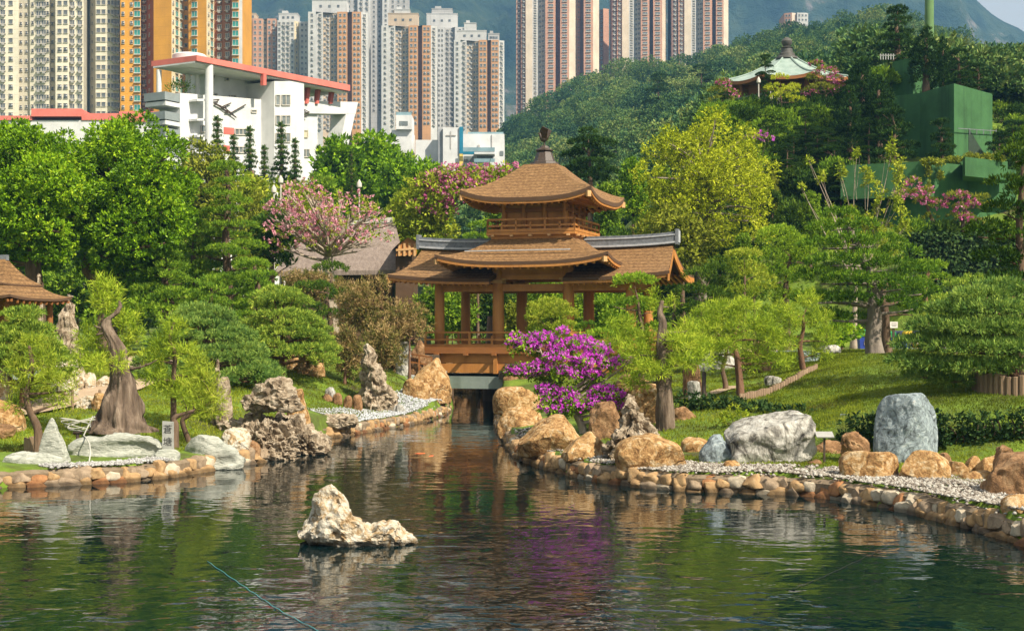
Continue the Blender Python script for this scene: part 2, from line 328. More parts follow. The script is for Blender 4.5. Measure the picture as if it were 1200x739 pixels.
# ------------------------------------------------------------------ mountain (far ridge), closed by its own slopes
MR = np.array([(-500, -120), (100, -150), (300, -130), (600, -110), (850, -95), (950, -70), (1040, -60), (1100, -42), (1145, 2), (1165, 20), (1200, 38), (1290, 95), (1400, 130), (1800, 200)], float)
u = np.linspace(-500, 1800, 300); t = np.linspace(0, 1, 90); uu, tt = np.meshgrid(u, t)
Dm = 1000 + 1100 * tt; ztop = EYE - (np.interp(uu, MR[:, 0], MR[:, 1]) - HZ) / F * 2100.0
xm = (uu - 600) / F * Dm
pr = np.where(tt < .12, 0, ((tt - .12) / .88)) ** 1.25
Zm = 8 + (ztop - 8) * pr
Zm += (fbm(np.c_[xm.ravel() * .006, Dm.ravel() * .0045, Zm.ravel() * 0], 5, 31, ridged=True).reshape(Zm.shape)) * 95 * np.clip(tt * 3, 0, 1) * np.clip((1.02 - tt) * 4, 0.12, 1)
V = np.c_[xm.ravel(), Dm.ravel(), Zm.ravel()]; back = V[-len(u):].copy(); back[:, 1] += 300; back[:, 2] = -20
V = np.r_[V, back]; idx = np.arange(91 * 300).reshape(91, 300)
Q = np.stack([idx[:-1, :-1], idx[:-1, 1:], idx[1:, 1:], idx[1:, :-1]], -1).reshape(-1, 4)
m_mt = MAT('mountain_forest', [(0.36, (0.006, 0.016, 0.010)), (0.50, (0.022, 0.042, 0.020)), (0.60, (0.042, 0.062, 0.028)), (0.67, (0.17, 0.15, 0.13))], 0.016, 1.0, 14.0, bscale=0.05, detail=10)
tag(link('mountain', mesh_np('mountain', V, Q, m_mt, smooth=True)), kind='structure')
# ================================================================== BUILDINGS
m_shingle = MAT('bark_shingle', [(0.3, (0.10, 0.050, 0.020)), (0.5, (0.22, 0.118, 0.046)), (0.72, (0.38, 0.225, 0.095))], 7.0, 0.9, 0.06, stretch=(1, 1, 2.5), bscale=16, detail=9, bands=(.17, .22, .62))
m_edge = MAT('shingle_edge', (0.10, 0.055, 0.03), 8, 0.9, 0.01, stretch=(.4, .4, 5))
m_wood = MAT('orange_timber', [(0.3, (0.33, 0.13, 0.030)), (0.7, (0.52, 0.225, 0.055))], 2.2, 0.55, 0.006, stretch=(1, 1, .25), bscale=14, spec=.4)
m_wood2 = MAT('brown_timber', [(0.3, (0.20, 0.075, 0.022)), (0.7, (0.31, 0.125, 0.035))], 1.6, 0.6, 0.006, stretch=(.25, .25, 2), bscale=12)
m_pale = MAT('pale_timber', (0.52, 0.30, 0.13), 3, 0.6)
m_tile = MAT('grey_ridge_tile', [(0.3, (0.10, 0.11, 0.12)), (0.7, (0.22, 0.23, 0.25))], 6, 0.7, 0.015)
m_tilel = MAT('pale_ridge_line', (0.42, 0.43, 0.45), 6, 0.7)
m_conc = MAT('grey_green_concrete', [(0.3, (0.17, 0.21, 0.19)), (0.7, (0.25, 0.29, 0.26))], 1.2, 0.85, 0.01, streak=.35)
m_bronze = MAT('dark_bronze', (0.055, 0.035, 0.022), 8, 0.5, 0.01, spec=.5)
m_dark = MAT('dark_void', (0.02, 0.02, 0.02), 3, 0.9)

def lerp(a, b, t): return a + (b - a) * t
def hip(ex, ey, ze, tx, ty, zt, lift, n=28, k=10, sides=(0, 1, 2, 3), curve=.5, th=0.16):
    """curved hipped roof shell: returns MB of the skin and MB of the thick eave edge and soffit"""
    sk, ed = MB(), MB()
    def pt(side, u, t, off=0.0):
        hx = lerp(ex, tx, t); hy = lerp(ey, ty, t); z = ze + (zt - ze) * ((1 - curve) * t + curve * t * t) + lift * abs(u) ** 3.2 * (1 - t) ** 2.2 - off
        return {0: Vector((u * hx, -hy, z)), 1: Vector((hx, u * hy, z)), 2: Vector((-u * hx, hy, z)), 3: Vector((-hx, -u * hy, z))}[side]
    us = [-1 + 2 * i / n for i in range(n + 1)]; ts = [i / k for i in range(k + 1)]
    for sd in sides:
        sk.grid([[pt(sd, u, t) for u in us] for t in ts])
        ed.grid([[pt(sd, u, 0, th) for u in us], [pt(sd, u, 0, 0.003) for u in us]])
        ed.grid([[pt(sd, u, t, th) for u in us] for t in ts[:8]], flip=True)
    return sk, ed, pt
def rafters(pt, side, half, step, depth, size, mat, name, parent, off=.26, inn=.12, up=0.0):
    mb = MB(); n = int(2 * half / step)
    for i in range(n + 1):
        u = -0.96 + 1.92 * i / n
        a = pt(side, u, inn * .35, off); b = pt(side, u, inn + depth, off); mb.bar(a, b, size, size * 1.1)
    return mb.build(name, mat, parent)
def fascia(pt, side, off, mat, name, parent, w=.1, h=.13, inn=.03, m=26, rng=.985):
    mb = MB(); q = [pt(side, -rng + 2 * rng * i / m, inn, off) for i in range(m + 1)]
    for a, b in zip(q, q[1:]): mb.bar(a, b + (b - a) * .02, w, h)
    return mb.build(name, mat, parent)

PV = empty('bridge_pavilion', (X_(638, 73.6), 73.6, 0), 'brown timber covered bridge with a square upper storey rising over the pond channel', 'pavilion', rz=R(-18))
# deck and substructure
d = MB(); d.box((0.3, 0, 3.02), (12.6, 5.0, .2)); d.build('deck', m_wood2, PV)
for yy in (-2.55, 2.55):
    b = MB(); b.box((0.3, yy, 2.98), (12.8, .16, .34)); b.build('deck_beam', m_wood2, PV)
    p = MB()
    for zz in (2.56, 2.06): p.box((0.3, yy * .93, zz), (12.2, .08, .47))
    for x in (-5.1, -1.87, 1.87, 5.1): p.box((x, yy * .96, 2.3), (.2, .16, 1.02))
    p.build('side_boarding', m_wood, PV)
    bk = MB()
    for x in (-5.0, -3.4, -1.87, 0, 1.87, 3.4, 5.0): bk.box((x, yy * 1.01, 2.77), (.22, .5, .1))
    bk.build('bracket', m_wood2, PV)
    c = MB(); c.box((0.3, yy * .93, 1.33), (13.4, .5, .62)); c.build('concrete_beam', m_conc, PV)
    for x in (-1.2, 4.2):
        c = MB(); c.box((x, yy * .9, .25), (.62, .62, 1.56)); c.build('pier', m_conc, PV)
    c = MB(); c.box((-1.2, yy * 1.045, 1.74), (.7, .52, .42)); c.build('beam_socket', m_bronze, PV)
def railing(x0, y0, x1, y1, z, parent, n, h=.78, name='railing', post=.11):
    mb = MB(); a = Vector((x0, y0, z)); b = Vector((x1, y1, z))
    for k, hh in ((0, h), (0, h * .52)): mb.bar(a + Vector((0, 0, hh)), b + Vector((0, 0, hh)), .09, .09)
    mb.bar(a + Vector((0, 0, .1)), b + Vector((0, 0, .1)), .12, .14)
    for i in range(n + 1):
        q = a.lerp(b, i / n); mb.box((q.x, q.y, z + h * .5), (post, post, h * (1.08 if i % 2 == 0 else .55)), m=0)
    return mb.build(name, m_wood, parent)
railing(-5.7, -2.5, 6.5, -2.5, 3.12, PV, 10); railing(-5.7, 2.5, 6.5, 2.5, 3.12, PV, 10)
# columns
for x in (-5.1, -1.87, 1.87, 5.1):
    for y in (-2.0, 2.0):
        c = MB(); r = .25 if abs(x) > 3 else .29
        c.lathe((x, y, 0), [(r * 1.02, 3.1), (r * 1.04, 4.2), (r, 6.0), (r * .9, 6.75 if abs(x) > 3 else 7.3)], 16); c.build('column', m_wood, PV, smooth=True, angle=40)
for y in (-2.0, 2.0):
    b = MB(); b.box((0, y, 6.18), (10.6, .24, .36)); b.box((0, y * .999, 6.72), (11.2, .3, .26)); b.box((0, y, 7.28), (4.3, .34, .5)); b.box((0, y, 6.93), (4.0, .18, .24))
    b.build('tie_beam', m_wood, PV)
b = MB()
for x in (-5.1, -1.87, 1.87, 5.1): b.box((x, 0, 6.28), (.22, 4.2, .3))
b.build('cross_beam', m_wood, PV)
for x in (-5.1, -1.87, 1.87, 5.1):
    for y in (-2.0, 2.0): lb = MB(); lb.box((x, y, 6.5), (.62, .62, .16)); lb.box((x, y, 6.62), (.9, .34, .1)); lb.build('bracket_block', m_pale, PV)
# wing roof: two slopes with flared verges, gable at each end
def wing(y_sign):
    sk = MB(); ed = MB(); n, k = 40, 10
    def pt(u, t, off=0.0):
        L = lerp(7.6 if u < 0 else 7.3, 6.85, min(1, t * 1.0) ** .6); x = u * L
        z = 6.62 + (8.22 - 6.62) * (.45 * t + .55 * t * t) + (.30 * (1 - t) ** 2 + .16 * t) * abs(u) ** 3.2 - off
        return Vector((x, y_sign * lerp(3.2, 0.0, t), z))
    ts = [i / k for i in range(k + 1)]
    for sg in (-1, 1):
        us = [sg * (.26 + .74 * i / 24) for i in range(25)][::sg]
        sk.grid([[pt(u, t) for u in us] for t in ts], flip=y_sign > 0)
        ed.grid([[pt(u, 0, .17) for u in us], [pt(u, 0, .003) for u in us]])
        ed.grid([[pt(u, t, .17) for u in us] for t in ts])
    for u in (-1, 1, -.26, .26): ed.grid([[pt(u, t, .2) for t in ts], [pt(u, t, .003) for t in ts]])
    return sk, ed, pt
sk, ed, ptf = wing(-1); s2, e2, ptb = wing(1)
for a, b in ((sk, s2), (ed, e2)): a.add(b.v, b.f)
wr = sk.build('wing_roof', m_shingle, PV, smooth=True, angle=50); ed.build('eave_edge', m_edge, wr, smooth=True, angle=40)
for pt in (ptf, ptb):
    for sg in (-1, 1):
        mb = MB(); q = [pt(sg * (.265 + .72 * i / 18), .03, .25) for i in range(19)]
        for a, b in zip(q, q[1:]): mb.bar(a, b + (b - a) * .02, .1, .13)
        mb.build('fascia', m_wood, wr)
    for sg in (-1, 1):
        mb = MB()
        for i in range(18): u = sg * (.29 + .68 * i / 17); mb.bar(pt(u, .05, .37), pt(u, .45, .37), .09, .11)
        mb.build('rafter_row', m_wood, wr)
    for s_ in (-1, 1):                                   # verge boards on the gables
        mb = MB(); q = [pt(s_ * .995, i / 12, .33) for i in range(13)]
        for a, b in zip(q, q[1:]): mb.bar(a, b + (b - a) * .05, .1, .34)
        mb.build('verge_board', m_wood, wr)
for s_ in (-1, 1):
    g = MB(); g.add([(s_ * 6.45, -2.3, 6.75), (s_ * 6.45, 2.3, 6.75), (s_ * 6.45, 0, 8.0), (s_ * 6.3, -2.3, 6.75), (s_ * 6.3, 2.3, 6.75), (s_ * 6.3, 0, 8.0)], [(0, 1, 2), (5, 4, 3), (0, 3, 4, 1), (1, 4, 5, 2), (2, 5, 3, 0)]); g.build('gable_wall', m_wood2, PV)
# ridge of grey tiles with a rising end
for s_ in (-1, 1):
    mb = MB(); ml = MB(); q = [Vector((s_ * (1.5 + 5.5 * i / 14), 0, 8.24 + .17 * (i / 14) ** 3.2 + .0)) for i in range(15)]
    for a, b in zip(q, q[1:]):
        mb.bar(a + Vector((0, 0, .26)), b + Vector((0, 0, .26)) + (b - a) * .01, .34, .52); mb.bar(a + Vector((0, 0, .54)), b + Vector((0, 0, .54)) + (b - a) * .01, .22, .14)
        ml.bar(a + Vector((0, -.18, .08)), b + Vector((0, -.18, .08)), .05, .09); ml.bar(a + Vector((0, -.18, .46)), b + Vector((0, -.18, .46)), .05, .06); ml.bar(a + Vector((0, .18, .08)), b + Vector((0, .18, .08)), .05, .09)
    e = q[-1]; mb.box((e.x + s_ * .05, 0, e.z + .34), (.14, .44, .78)); ml.box((e.x + s_ * .14, 0, e.z + .34), (.06, .3, .6))
    rg = mb.build('ridge', m_tile, PV); ml.build('ridge_line', m_tilel, rg)
# middle roof
sk, ed, pt = hip(4.5, 4.3, 7.42, 2.1, 2.2, 8.72, .42)
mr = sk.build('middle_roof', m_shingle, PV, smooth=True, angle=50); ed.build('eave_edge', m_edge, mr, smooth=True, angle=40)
for sd in range(4):
    fascia(pt, sd, .25, m_wood, 'fascia', mr); rafters(pt, sd, 4.2, .42, .38, .11, m_wood, 'rafter_row', mr, off=.37)
    c = pt(sd, .97, .02, .33); b = MB(); b.box(c, (.2, .2, .26), rz=R(45)); b.build('corner_block', m_pale, mr)
b = MB(); b.bar((-3.2, -3.42, 8.02), (2.35, -3.42, 8.02), .05, .05); b.build('roof_rail', m_tilel, mr)
for s_ in (-1, 1): b = MB(); b.box((0, s_ * 2.35, 7.55), (4.6, .12, .62)); b.build('frieze', m_wood, PV)
for s_ in (-1, 1): b = MB(); b.box((s_ * 2.25, 0, 7.6), (.12, 4.5, .6)); b.build('frieze', m_wood, PV)
# balcony
b = MB(); b.box((0, 0, 8.92), (4.7, 5.0, .14)); b.box((0, 0, 8.76), (4.3, 4.6, .2)); b.build('balcony_deck', m_wood, PV)
for a in ((-2.3, -2.45, 2.3, -2.45), (2.3, -2.45, 2.3, 2.45), (2.3, 2.45, -2.3, 2.45), (-2.3, 2.45, -2.3, -2.45)): railing(*a, 8.98, PV, 6, h=.66, name='balcony_railing', post=.09)
b = MB()
for i in range(5):
    for s_ in (-1, 1): b.box((-2.0 + i, s_ * 2.5, 8.82), (.16, .16, .1)); b.box((s_ * 2.35, -2.0 + i, 8.82), (.16, .16, .1))
b.build('joist_end', m_pale, PV)
# upper storey
b = MB(); b.box((0, 0, 9.85), (3.2, 3.5, 1.8))
b.build('upper_wall', m_wood, PV)
for x, y in [(x, y) for x in (-1.62, -.55, .55, 1.62) for y in (-1.78, 1.78)] + [(x, y) for x in (-1.63, 1.63) for y in (-.6, .6)]:
    b = MB(); b.lathe((x, y, 0), [(.145, 8.98), (.145, 10.7)], 12); b.build('wall_post', m_wood, PV, smooth=True, angle=40)
b = MB()
for z in (9.12, 10.15, 10.55):
    for s_ in (-1, 1): b.box((0, s_ * 1.82, z), (3.7, .16, .2)); b.box((s_ * 1.66, 0, z), (.16, 3.5, .2))
b.build('wall_rail', m_wood2, PV)
b = MB(); b.box((0, 0, 10.62), (4.6, 4.8, .16)); b.box((0, 0, 10.78), (5.4, 5.6, .14)); b.build('bracket_tier', m_wood, PV)
sk, ed, pt = hip(3.45, 3.5, 10.66, .85, .85, 12.62, .48, curve=.28, th=.2)
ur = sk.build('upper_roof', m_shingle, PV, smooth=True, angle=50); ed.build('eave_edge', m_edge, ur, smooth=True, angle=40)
for sd in range(4):
    fascia(pt, sd, .29, m_wood, 'fascia', ur); rafters(pt, sd, 3.4, .36, .42, .1, m_wood, 'rafter_row', ur, off=.42, inn=.14)
    c = pt(sd, .97, .02, .36); b = MB(); b.box(c, (.2, .2, .3), rz=R(45)); b.build('corner_block', m_pale, ur)
fn = MB(); fn.lathe((0, 0, 0), [(.92, 12.5), (.95, 12.60), (.78, 12.66), (.74, 12.78), (.58, 12.82), (.40, 13.3), (.36, 13.34), (.47, 13.38), (.47, 13.44), (.28, 13.52), (.22, 13.62), (.06, 13.68)], 8, a0=PI / 8)
f = fn.build('finial', m_bronze, PV)
bird = MB(); bird.tube([(0, 0, 13.62), (0, 0, 13.86)], .045, 6)
bird.tube([(.34, .0, 14.36), (.2, 0, 14.12), (.05, 0, 14.0), (-.1, 0, 14.0), (-.2, 0, 14.12), (-.26, 0, 14.3), (-.36, 0, 14.33)], [.02, .07, .15, .15, .09, .06, .015], 8)
for s_ in (-1, 1): bird.add([(-.08, s_ * .1, 14.06), (.16, s_ * .1, 14.06), (.3, s_ * .3, 14.48), (.02, s_ * .42, 14.62), (-.16, s_ * .3, 14.42), (-.08, s_ * .13, 14.02), (.16, s_ * .13, 14.02), (.3, s_ * .34, 14.46), (.02, s_ * .46, 14.6), (-.16, s_ * .34, 14.4)], [(0, 1, 2, 3, 4), (9, 8, 7, 6, 5), (0, 5, 6, 1), (1, 6, 7, 2), (2, 7, 8, 3), (3, 8, 9, 4), (4, 9, 5, 0)])
bird.build('bird_figure', m_bronze, f, smooth=True, angle=45)
# abutment at the near left end and the grey cabinet
b = MB(); b.box((-5.95, -2.0, 3.2), (.5, .6, 1.0)); o = b.build('control_cabinet', MAT('grey_green_paint', (.20, .25, .23), 2, .6)); o.location = PV.location; o.rotation_euler = PV.rotation_euler
tag(o, 'grey green metal cabinet at the end of the bridge railing', 'cabinet')

# ---- rails of the path that leads to the bridge
b = MB()
p0, p1 = G(462, 71), G(506, 70.5)
for hh in (.95, .55): b.bar(p0 + Vector((0, 0, hh)), p1 + Vector((0, 0, hh + .25)), .07, .07)
for i in range(4): q = p0.lerp(p1, i / 3); b.bar(q, q + Vector((0, 0, .95 + .08 * i)), .08, .08)
tag(b.build('path_railing', m_wood2), 'low dark railing leading from the dry shrubs to the grey cabinet', 'railing')

# ---- small pavilion, far left
HP = empty('small_pavilion', (*G(-12, 57).xy, gz(X_(-12, 57), 57)), 'small reddish brown pavilion half hidden by the juniper under the broad fig tree', 'pavilion', rz=R(-12))
zb = HP.location.z
def HZp(py, D=57): return Z_(py, D) - zb
sk, ed, pt = hip(2.35, 2.3, HZp(350), 1.45, 1.4, HZp(335), .12, curve=.5, th=.1, n=16)
r_ = sk.build('lower_roof', m_shingle, HP, smooth=True, angle=50); ed.build('eave_edge', m_edge, r_)
for sd in range(4): rafters(pt, sd, 2.2, .42, .4, .09, m_wood2, 'rafter_row', r_, off=.22)
sk, ed, pt = hip(1.5, 1.45, HZp(334), .75, .1, HZp(304), .04, curve=.55, th=.06, n=16)
r_ = sk.build('upper_roof', m_shingle, HP, smooth=True, angle=50); ed.build('eave_edge', m_edge, r_)
b = MB(); b.bar((-.8, 0, HZp(302)), (.8, 0, HZp(302)), .2, .22); b.build('ridge', m_tile, HP)
for x in (-1.75, -.55, .55, 1.75):
    for y in (-1.6, 1.6):
        c = MB(); c.lathe((x, y, 0), [(.13, 0), (.12, HZp(348))], 12); c.build('column', m_wood2, HP, smooth=True, angle=40)
b = MB(); b.box((0, 1.2, HZp(372) * .9), (2.8, .1, HZp(345) * .95)); b.box((0, -1.6, HZp(351)), (3.7, .16, .2)); b.box((1.75, 0, HZp(351)), (.16, 3.4, .2)); b.build('wall', m_wood2, HP)
b = MB(); b.box((0, 0, 0), (4.6, 4.4, .5)); b.build('plinth', m_conc, HP)

# ---- thatched hut behind the blossom tree
m_thatch = MAT('grey_thatch', [(0.3, (0.15, 0.115, 0.095)), (0.7, (0.27, 0.215, 0.18))], 5, 0.95, 0.05, stretch=(1, 1, .5), bscale=16)
D = 95; TH = empty('thatched_hut', G(395, D), 'low hut with a steep grey brown thatched roof behind the pink blossom tree', 'hut'); z0 = TH.location.z
def tl(px, py, dy=0.0): p = P(px, py, D + dy); return Vector((p.x - TH.location.x, p.y - D, p.z - z0))
b = MB(); rid = [tl(362, 263, 2.4), tl(462, 258, 2.4)]; fe = [tl(322, 318, -1.2), tl(478, 316, -1.2)]; be = [tl(330, 316, 6.0), tl(478, 316, 6.0)]
n = 14
def rowp(a, b_, n=14): return [a.lerp(b_, i / n) for i in range(n + 1)]
b.grid([[p.lerp(q, t) + Vector((0, -.25 * math.sin(PI * t), -.25 * math.sin(PI * t) * 0)) for p, q in zip(rowp(*fe), rowp(*rid))] for t in [i / 6 for i in range(7)]])
b.grid([[p.lerp(q, t) for p, q in zip(rowp(*be), rowp(*rid))] for t in (0, .5, 1)], flip=True)
b.add([fe[0], be[0], rid[0]], [(0, 1, 2)][::-1]); b.add([fe[0] - Vector((0, 0, .3)), fe[1] - Vector((0, 0, .3)), be[1] - Vector((0, 0, .3)), be[0] - Vector((0, 0, .3)), fe[0], fe[1], be[1], be[0]], [(0, 1, 2, 3), (0, 1, 5, 4), (3, 0, 4, 7), (2, 3, 7, 6)])
b.build('roof', m_thatch, TH)
b = MB(); b.bar(rid[0], rid[1], .7, .35); b.build('ridge', MAT('pale_ridge_cap', (.45, .43, .38), 3, .8), TH)
b = MB(); c = (fe[0] + be[1]) / 2; b.box((c.x, c.y, (fe[0].z) / 2), (7.2, 5.4, fe[0].z)); b.build('wall', MAT('dark_timber', (.09, .05, .025), 2, .8), TH)
b = MB(); g0, g1, g2 = tl(473, 316, -1.0), tl(473, 316, 5.6), tl(464, 276, 2.4); b.add([g0, g1, g2, g0 + Vector((-.2, 0, 0)), g1 + Vector((-.2, 0, 0)), g2 + Vector((-.2, 0, 0))], [(0, 1, 2), (5, 4, 3)]); b.build('gable_wall', m_wood, TH)
# little gabled timber house just right of it (golden gable)
GB = empty('timber_house', G(478, 92), 'small house showing a bright orange timber gable left of the bridge roof', 'house'); z0 = GB.location.z
D = 92
def tl2(px, py, dy=0.0): p = P(px, py, D + dy); return Vector((p.x - GB.location.x, p.y - D, p.z - z0))
b = MB(); q = [tl2(464, 300), tl2(488, 298), tl2(488, 284), tl2(478, 278), tl2(466, 288)]; b.add(q + [Vector((p.x, p.y + .2, p.z)) for p in q], [(0, 1, 2, 3, 4), (9, 8, 7, 6, 5)]); b.build('gable_wall', m_wood, GB)
b = MB()
for px in (468, 474, 480, 486): b.bar(tl2(px, 300, -.06), tl2(px, 285, -.06), .14, .08)
b.bar(tl2(464, 293, -.08), tl2(488, 291, -.08), .08, .14); b.build('timber_frame', m_pale, GB)
b = MB(); b.add([tl2(460, 292, -.4), tl2(478, 275, -.4), tl2(478, 275, 5), tl2(460, 292, 5), tl2(492, 284, -.4), tl2(492, 284, 5)], [(0, 1, 2, 3), (1, 4, 5, 2)]); b.build('roof', m_thatch, GB)
c = tl2(477, 300, 2.5); b = MB(); b.box((c.x, c.y, c.z / 2), (1.2, 4, c.z)); b.build('wall', bpy.data.materials['dark_timber'], GB)

# ---- round green-roofed pavilion on the hill
m_copper = MAT('green_copper', [(0.3, (0.20, 0.27, 0.23)), (0.7, (0.33, 0.40, 0.35))], 1.0, 0.7, 0.01, streak=.25)
D = 136; CPV = empty('hexagonal_pavilion', G(922, D), 'polygonal pavilion with a pale green roof and dark finial on the hilltop', 'pavilion'); z0 = CPV.location.z
b = MB(); e = MB(); nn = 8; r0 = 6.1; a0 = R(-90 + 12); ze = Z_(101, D) - z0; zt = Z_(68, D) - z0
rows = []
for t in [i / 8 for i in range(9)]:
    rr = lerp(r0, .75, t); z = ze + (zt - ze) * (.62 * t + .38 * t * t); row = []
    for j in range(nn * 6 + 1):
        a = a0 + 2 * PI * j / (nn * 6); fr = (j % 6) / 6; cr = math.cos(PI / nn) / math.cos((fr - .5) * 2 * PI / nn); up = .5 * abs(fr - .5) ** 2.5 * 4 * (1 - t) ** 2
        row.append(Vector((rr * cr * math.cos(a), rr * cr * math.sin(a), z + up)))
    rows.append(row)
b.grid(rows); e.grid([[p - Vector((0, 0, .32)) for p in rows[0]], rows[0]]); e.grid([[Vector((p.x * .2, p.y * .2, p.z - .1)) for p in rows[0]], [p - Vector((0, 0, .32)) for p in rows[0]]])
ro = b.build('roof', m_copper, CPV, smooth=True, angle=25); e.build('eave', m_wood2, ro)
h = MB()
for j in range(nn): pts = [rows[i][j * 6] + Vector((0, 0, .04)) for i in range(9)]; h.tube(pts, .1, 6)
h.build('hip_ridge', m_copper, ro)
k = MB(); k.lathe((0, 0, zt - .15), [(1.15, 0), (1.1, .18), (.8, .3), (.75, .55), (.6, .62), (.52, 1.05), (.62, 1.12), (.3, 1.25), (.5, 1.5), (.52, 1.75), (.36, 2.0), (.08, 2.15)], 16); k.build('finial', MAT('weathered_bronze', (.075, .07, .06), 3, .6), CPV, smooth=True, angle=35)
for j in range(nn): a = a0 + 2 * PI * j / nn; c = MB(); c.lathe((4.6 * math.cos(a), 4.6 * math.sin(a), 0), [(.24, -1), (.22, ze + .5)], 10); c.build('column', m_wood2, CPV, smooth=True, angle=40)
w = MB(); w.lathe((0, 0, 0), [(3.9, -1), (3.9, ze + .7)], 8, a0=a0); w.build('wall', m_wood2, CPV)
w = MB(); w.lathe((0, 0, 0), [(5.2, -2.5), (5.2, .15)], 8, a0=a0); w.build('plinth', m_conc, CPV)

# ---- green concrete building on the right
m_green = MAT('green_concrete', [(0.35, (0.032, 0.095, 0.030)), (0.6, (0.052, 0.145, 0.048)), (0.78, (0.10, 0.20, 0.07))], 0.35, 0.85, 0.02, streak=.5, bscale=3)
GC = empty('green_building', G(1085, 101), 'dark green concrete building of stacked blocks with bonsai pines on its terraces', 'building'); o_ = GC.location.copy()
def prism(name, pts, zb_, zt_, mat=m_green, parent=GC, org=None):
    org = org or o_; b = MB(); n = len(pts)
    V = [(x - org.x, y - org.y, zb_ - org.z) for x, y in pts] + [(x - org.x, y - org.y, zt_ - org.z) for x, y in pts]
    b.add(V, [tuple(range(n))[::-1], tuple(range(n, 2 * n))] + [(i, (i + 1) % n, (i + 1) % n + n, i + n) for i in range(n)]); return b.build(name, mat, parent)
def q2(px, Y): return (X_(px, Y), Y)
A, B_, C_ = q2(985, 103), q2(1085, 100.5), q2(1190, 106)
prism('upper_terrace_wall', [A, B_, C_, q2(1200, 130), q2(980, 130)], Z_(230, 100.5), Z_(189, 100.5))
A2, B2, C2 = q2(990, 104.2), q2(1087, 101.8), q2(1188, 107)
prism('lower_wall', [A2, B2, C2, q2(1195, 128), q2(985, 128)], 2.0, Z_(230, 100.5) - .02)
prism('planter_ledge', [q2(1128, 100.2), q2(1131, 99.4), q2(1181, 102.2), q2(1181, 104.5), q2(1128, 103)], Z_(209, 101), Z_(187, 101))
# block with the sloping slot
a, b2, c2, dd = q2(1078, 117), q2(1118, 112.5), q2(1163, 117.5), q2(1163, 128)
bk = prism('upper_block', [q2(1040, 119), a, b2, c2, dd, q2(1040, 130)], 16.0, Z_(103, 114.5))
sl_ = MB(); nrm = Vector((c2[1] - b2[1], -(c2[0] - b2[0]), 0)).normalized()
def fp(t, py):
    x = lerp(b2[0], c2[0], t); y = lerp(b2[1], c2[1], t); return Vector((x, y, Z_(py, y))) - o_ + nrm * .03
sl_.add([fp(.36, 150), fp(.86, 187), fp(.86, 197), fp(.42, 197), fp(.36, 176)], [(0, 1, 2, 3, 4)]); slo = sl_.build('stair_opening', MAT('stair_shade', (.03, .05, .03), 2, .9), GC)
rl = MB()
for tt in (.3, .48, .66, .84, 1.0): rl.bar(fp(tt, 150 + 2) + nrm * .3, fp(tt, 158) + nrm * .3, .05, .05)
rl.bar(fp(0.0, 151) + nrm * .3, fp(1, 154) + nrm * .3, .05, .05); rl.build('wire_rail', m_tile, GC)
prism('rear_block', [q2(1046, 123), q2(1070, 121), q2(1100, 125), q2(1100, 132), q2(1046, 132)], 20, Z_(70, 122))
fe_ = MB()
for i in range(6): p = P(1032 + i * 3.0, 70, 121); fe_.bar(p - o_, p - o_ + Vector((0, 0, .5)), .06, .05)
fe_.bar(P(1031, 65, 121) - o_, P(1049, 65, 121) - o_, .05, .05); fe_.build('parapet_railing', MAT('white_rail', (.42, .42, .40), 2, .6), GC)
ps = MB(); ps.lathe((X_(1089, 124) - o_.x, 124 - o_.y, 0), [(.42, 12), (.38, Z_(-40, 124) - o_.z)], 14)
pp = ps.build('chimney_pole', MAT('light_green_paint', (.11, .20, .07), 1, .5)); pp.location = o_
tag(pp, 'tall light green pole rising behind the cone shaped conifer', 'pole')
dr = MB(); dm = MAT('pale_blue_glass', (.35, .47, .50), 2, .3, spec=.6)
for px in (1043, 1056): p = P(px, 380, 95); dr.box((p.x - o_.x, 104.4 - (px - 990) * .0245 - .02 - o_.y, 5.0 - o_.z), (.9 if px > 1050 else .6, .12, 3.0))
dr.build('door_panel', dm, GC)

# ---- windows template for towers
m_glass = MAT('dark_window', [(.3, (.06, .065, .07)), (.7, (.16, .17, .17))], .9, .25, spec=.6)
m_teal = MAT('teal_window', [(.3, (.015, .13, .12)), (.7, (.05, .28, .23))], .6, .25, spec=.6)
m_frame = MAT('pale_frame', (.52, .48, .41), 1, .7)
m_ledge = MAT('grey_ledge', (.38, .36, .33), 1, .8)
def wmesh(name, w, h, glass, style):
    b = MB(); b.box((0, -.03, 0), (w, .1, h), m=0); t = .09
    b.box((0, -.07, -h / 2 - t / 2), (w + .3, .3, t), m=1); b.box((0, -.07, h / 2 + t / 2), (w + .24, .24, t), m=1)
    for x in (-w / 2 - t / 2, w / 2 + t / 2): b.box((x, -.06, 0), (t, .18, h), m=1)
    if w > 1.1: b.box((0, -.06, 0), (.07, .16, h), m=1)
    if style == 'ac': b.box((w * .12, -.4, -h / 2 - .55), (.8, .7, .5), m=2); b.box((0, -.35, -h / 2 - .25), (w + .4, .7, .08), m=1)
    if style == 'bay': b.box((0, -.3, -h / 2 - .22), (w + .3, .6, .16), m=1)
    return b.mesh(name, [glass, m_frame, m_ledge])
WM = {}
def wget(w, h, g, st):
    k = (w, h, g, st)
    if k not in WM: WM[k] = wmesh('window', w, h, m_teal if g == 't' else m_glass, st)
    return WM[k]
CREAM = MAT('cream_facade', (.64, .58, .45), .15, .85, bands=(2.8, .035, .75), streak=.12)
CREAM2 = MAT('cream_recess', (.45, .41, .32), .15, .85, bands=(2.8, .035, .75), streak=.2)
ORANGE = MAT('orange_facade', (.62, .29, .035), .12, .75, bands=(2.8, .03, .8), streak=.12)
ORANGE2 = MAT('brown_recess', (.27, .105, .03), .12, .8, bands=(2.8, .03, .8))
IVORY = MAT('ivory_facade', (.60, .50, .32), .12, .8, bands=(2.8, .03, .85))
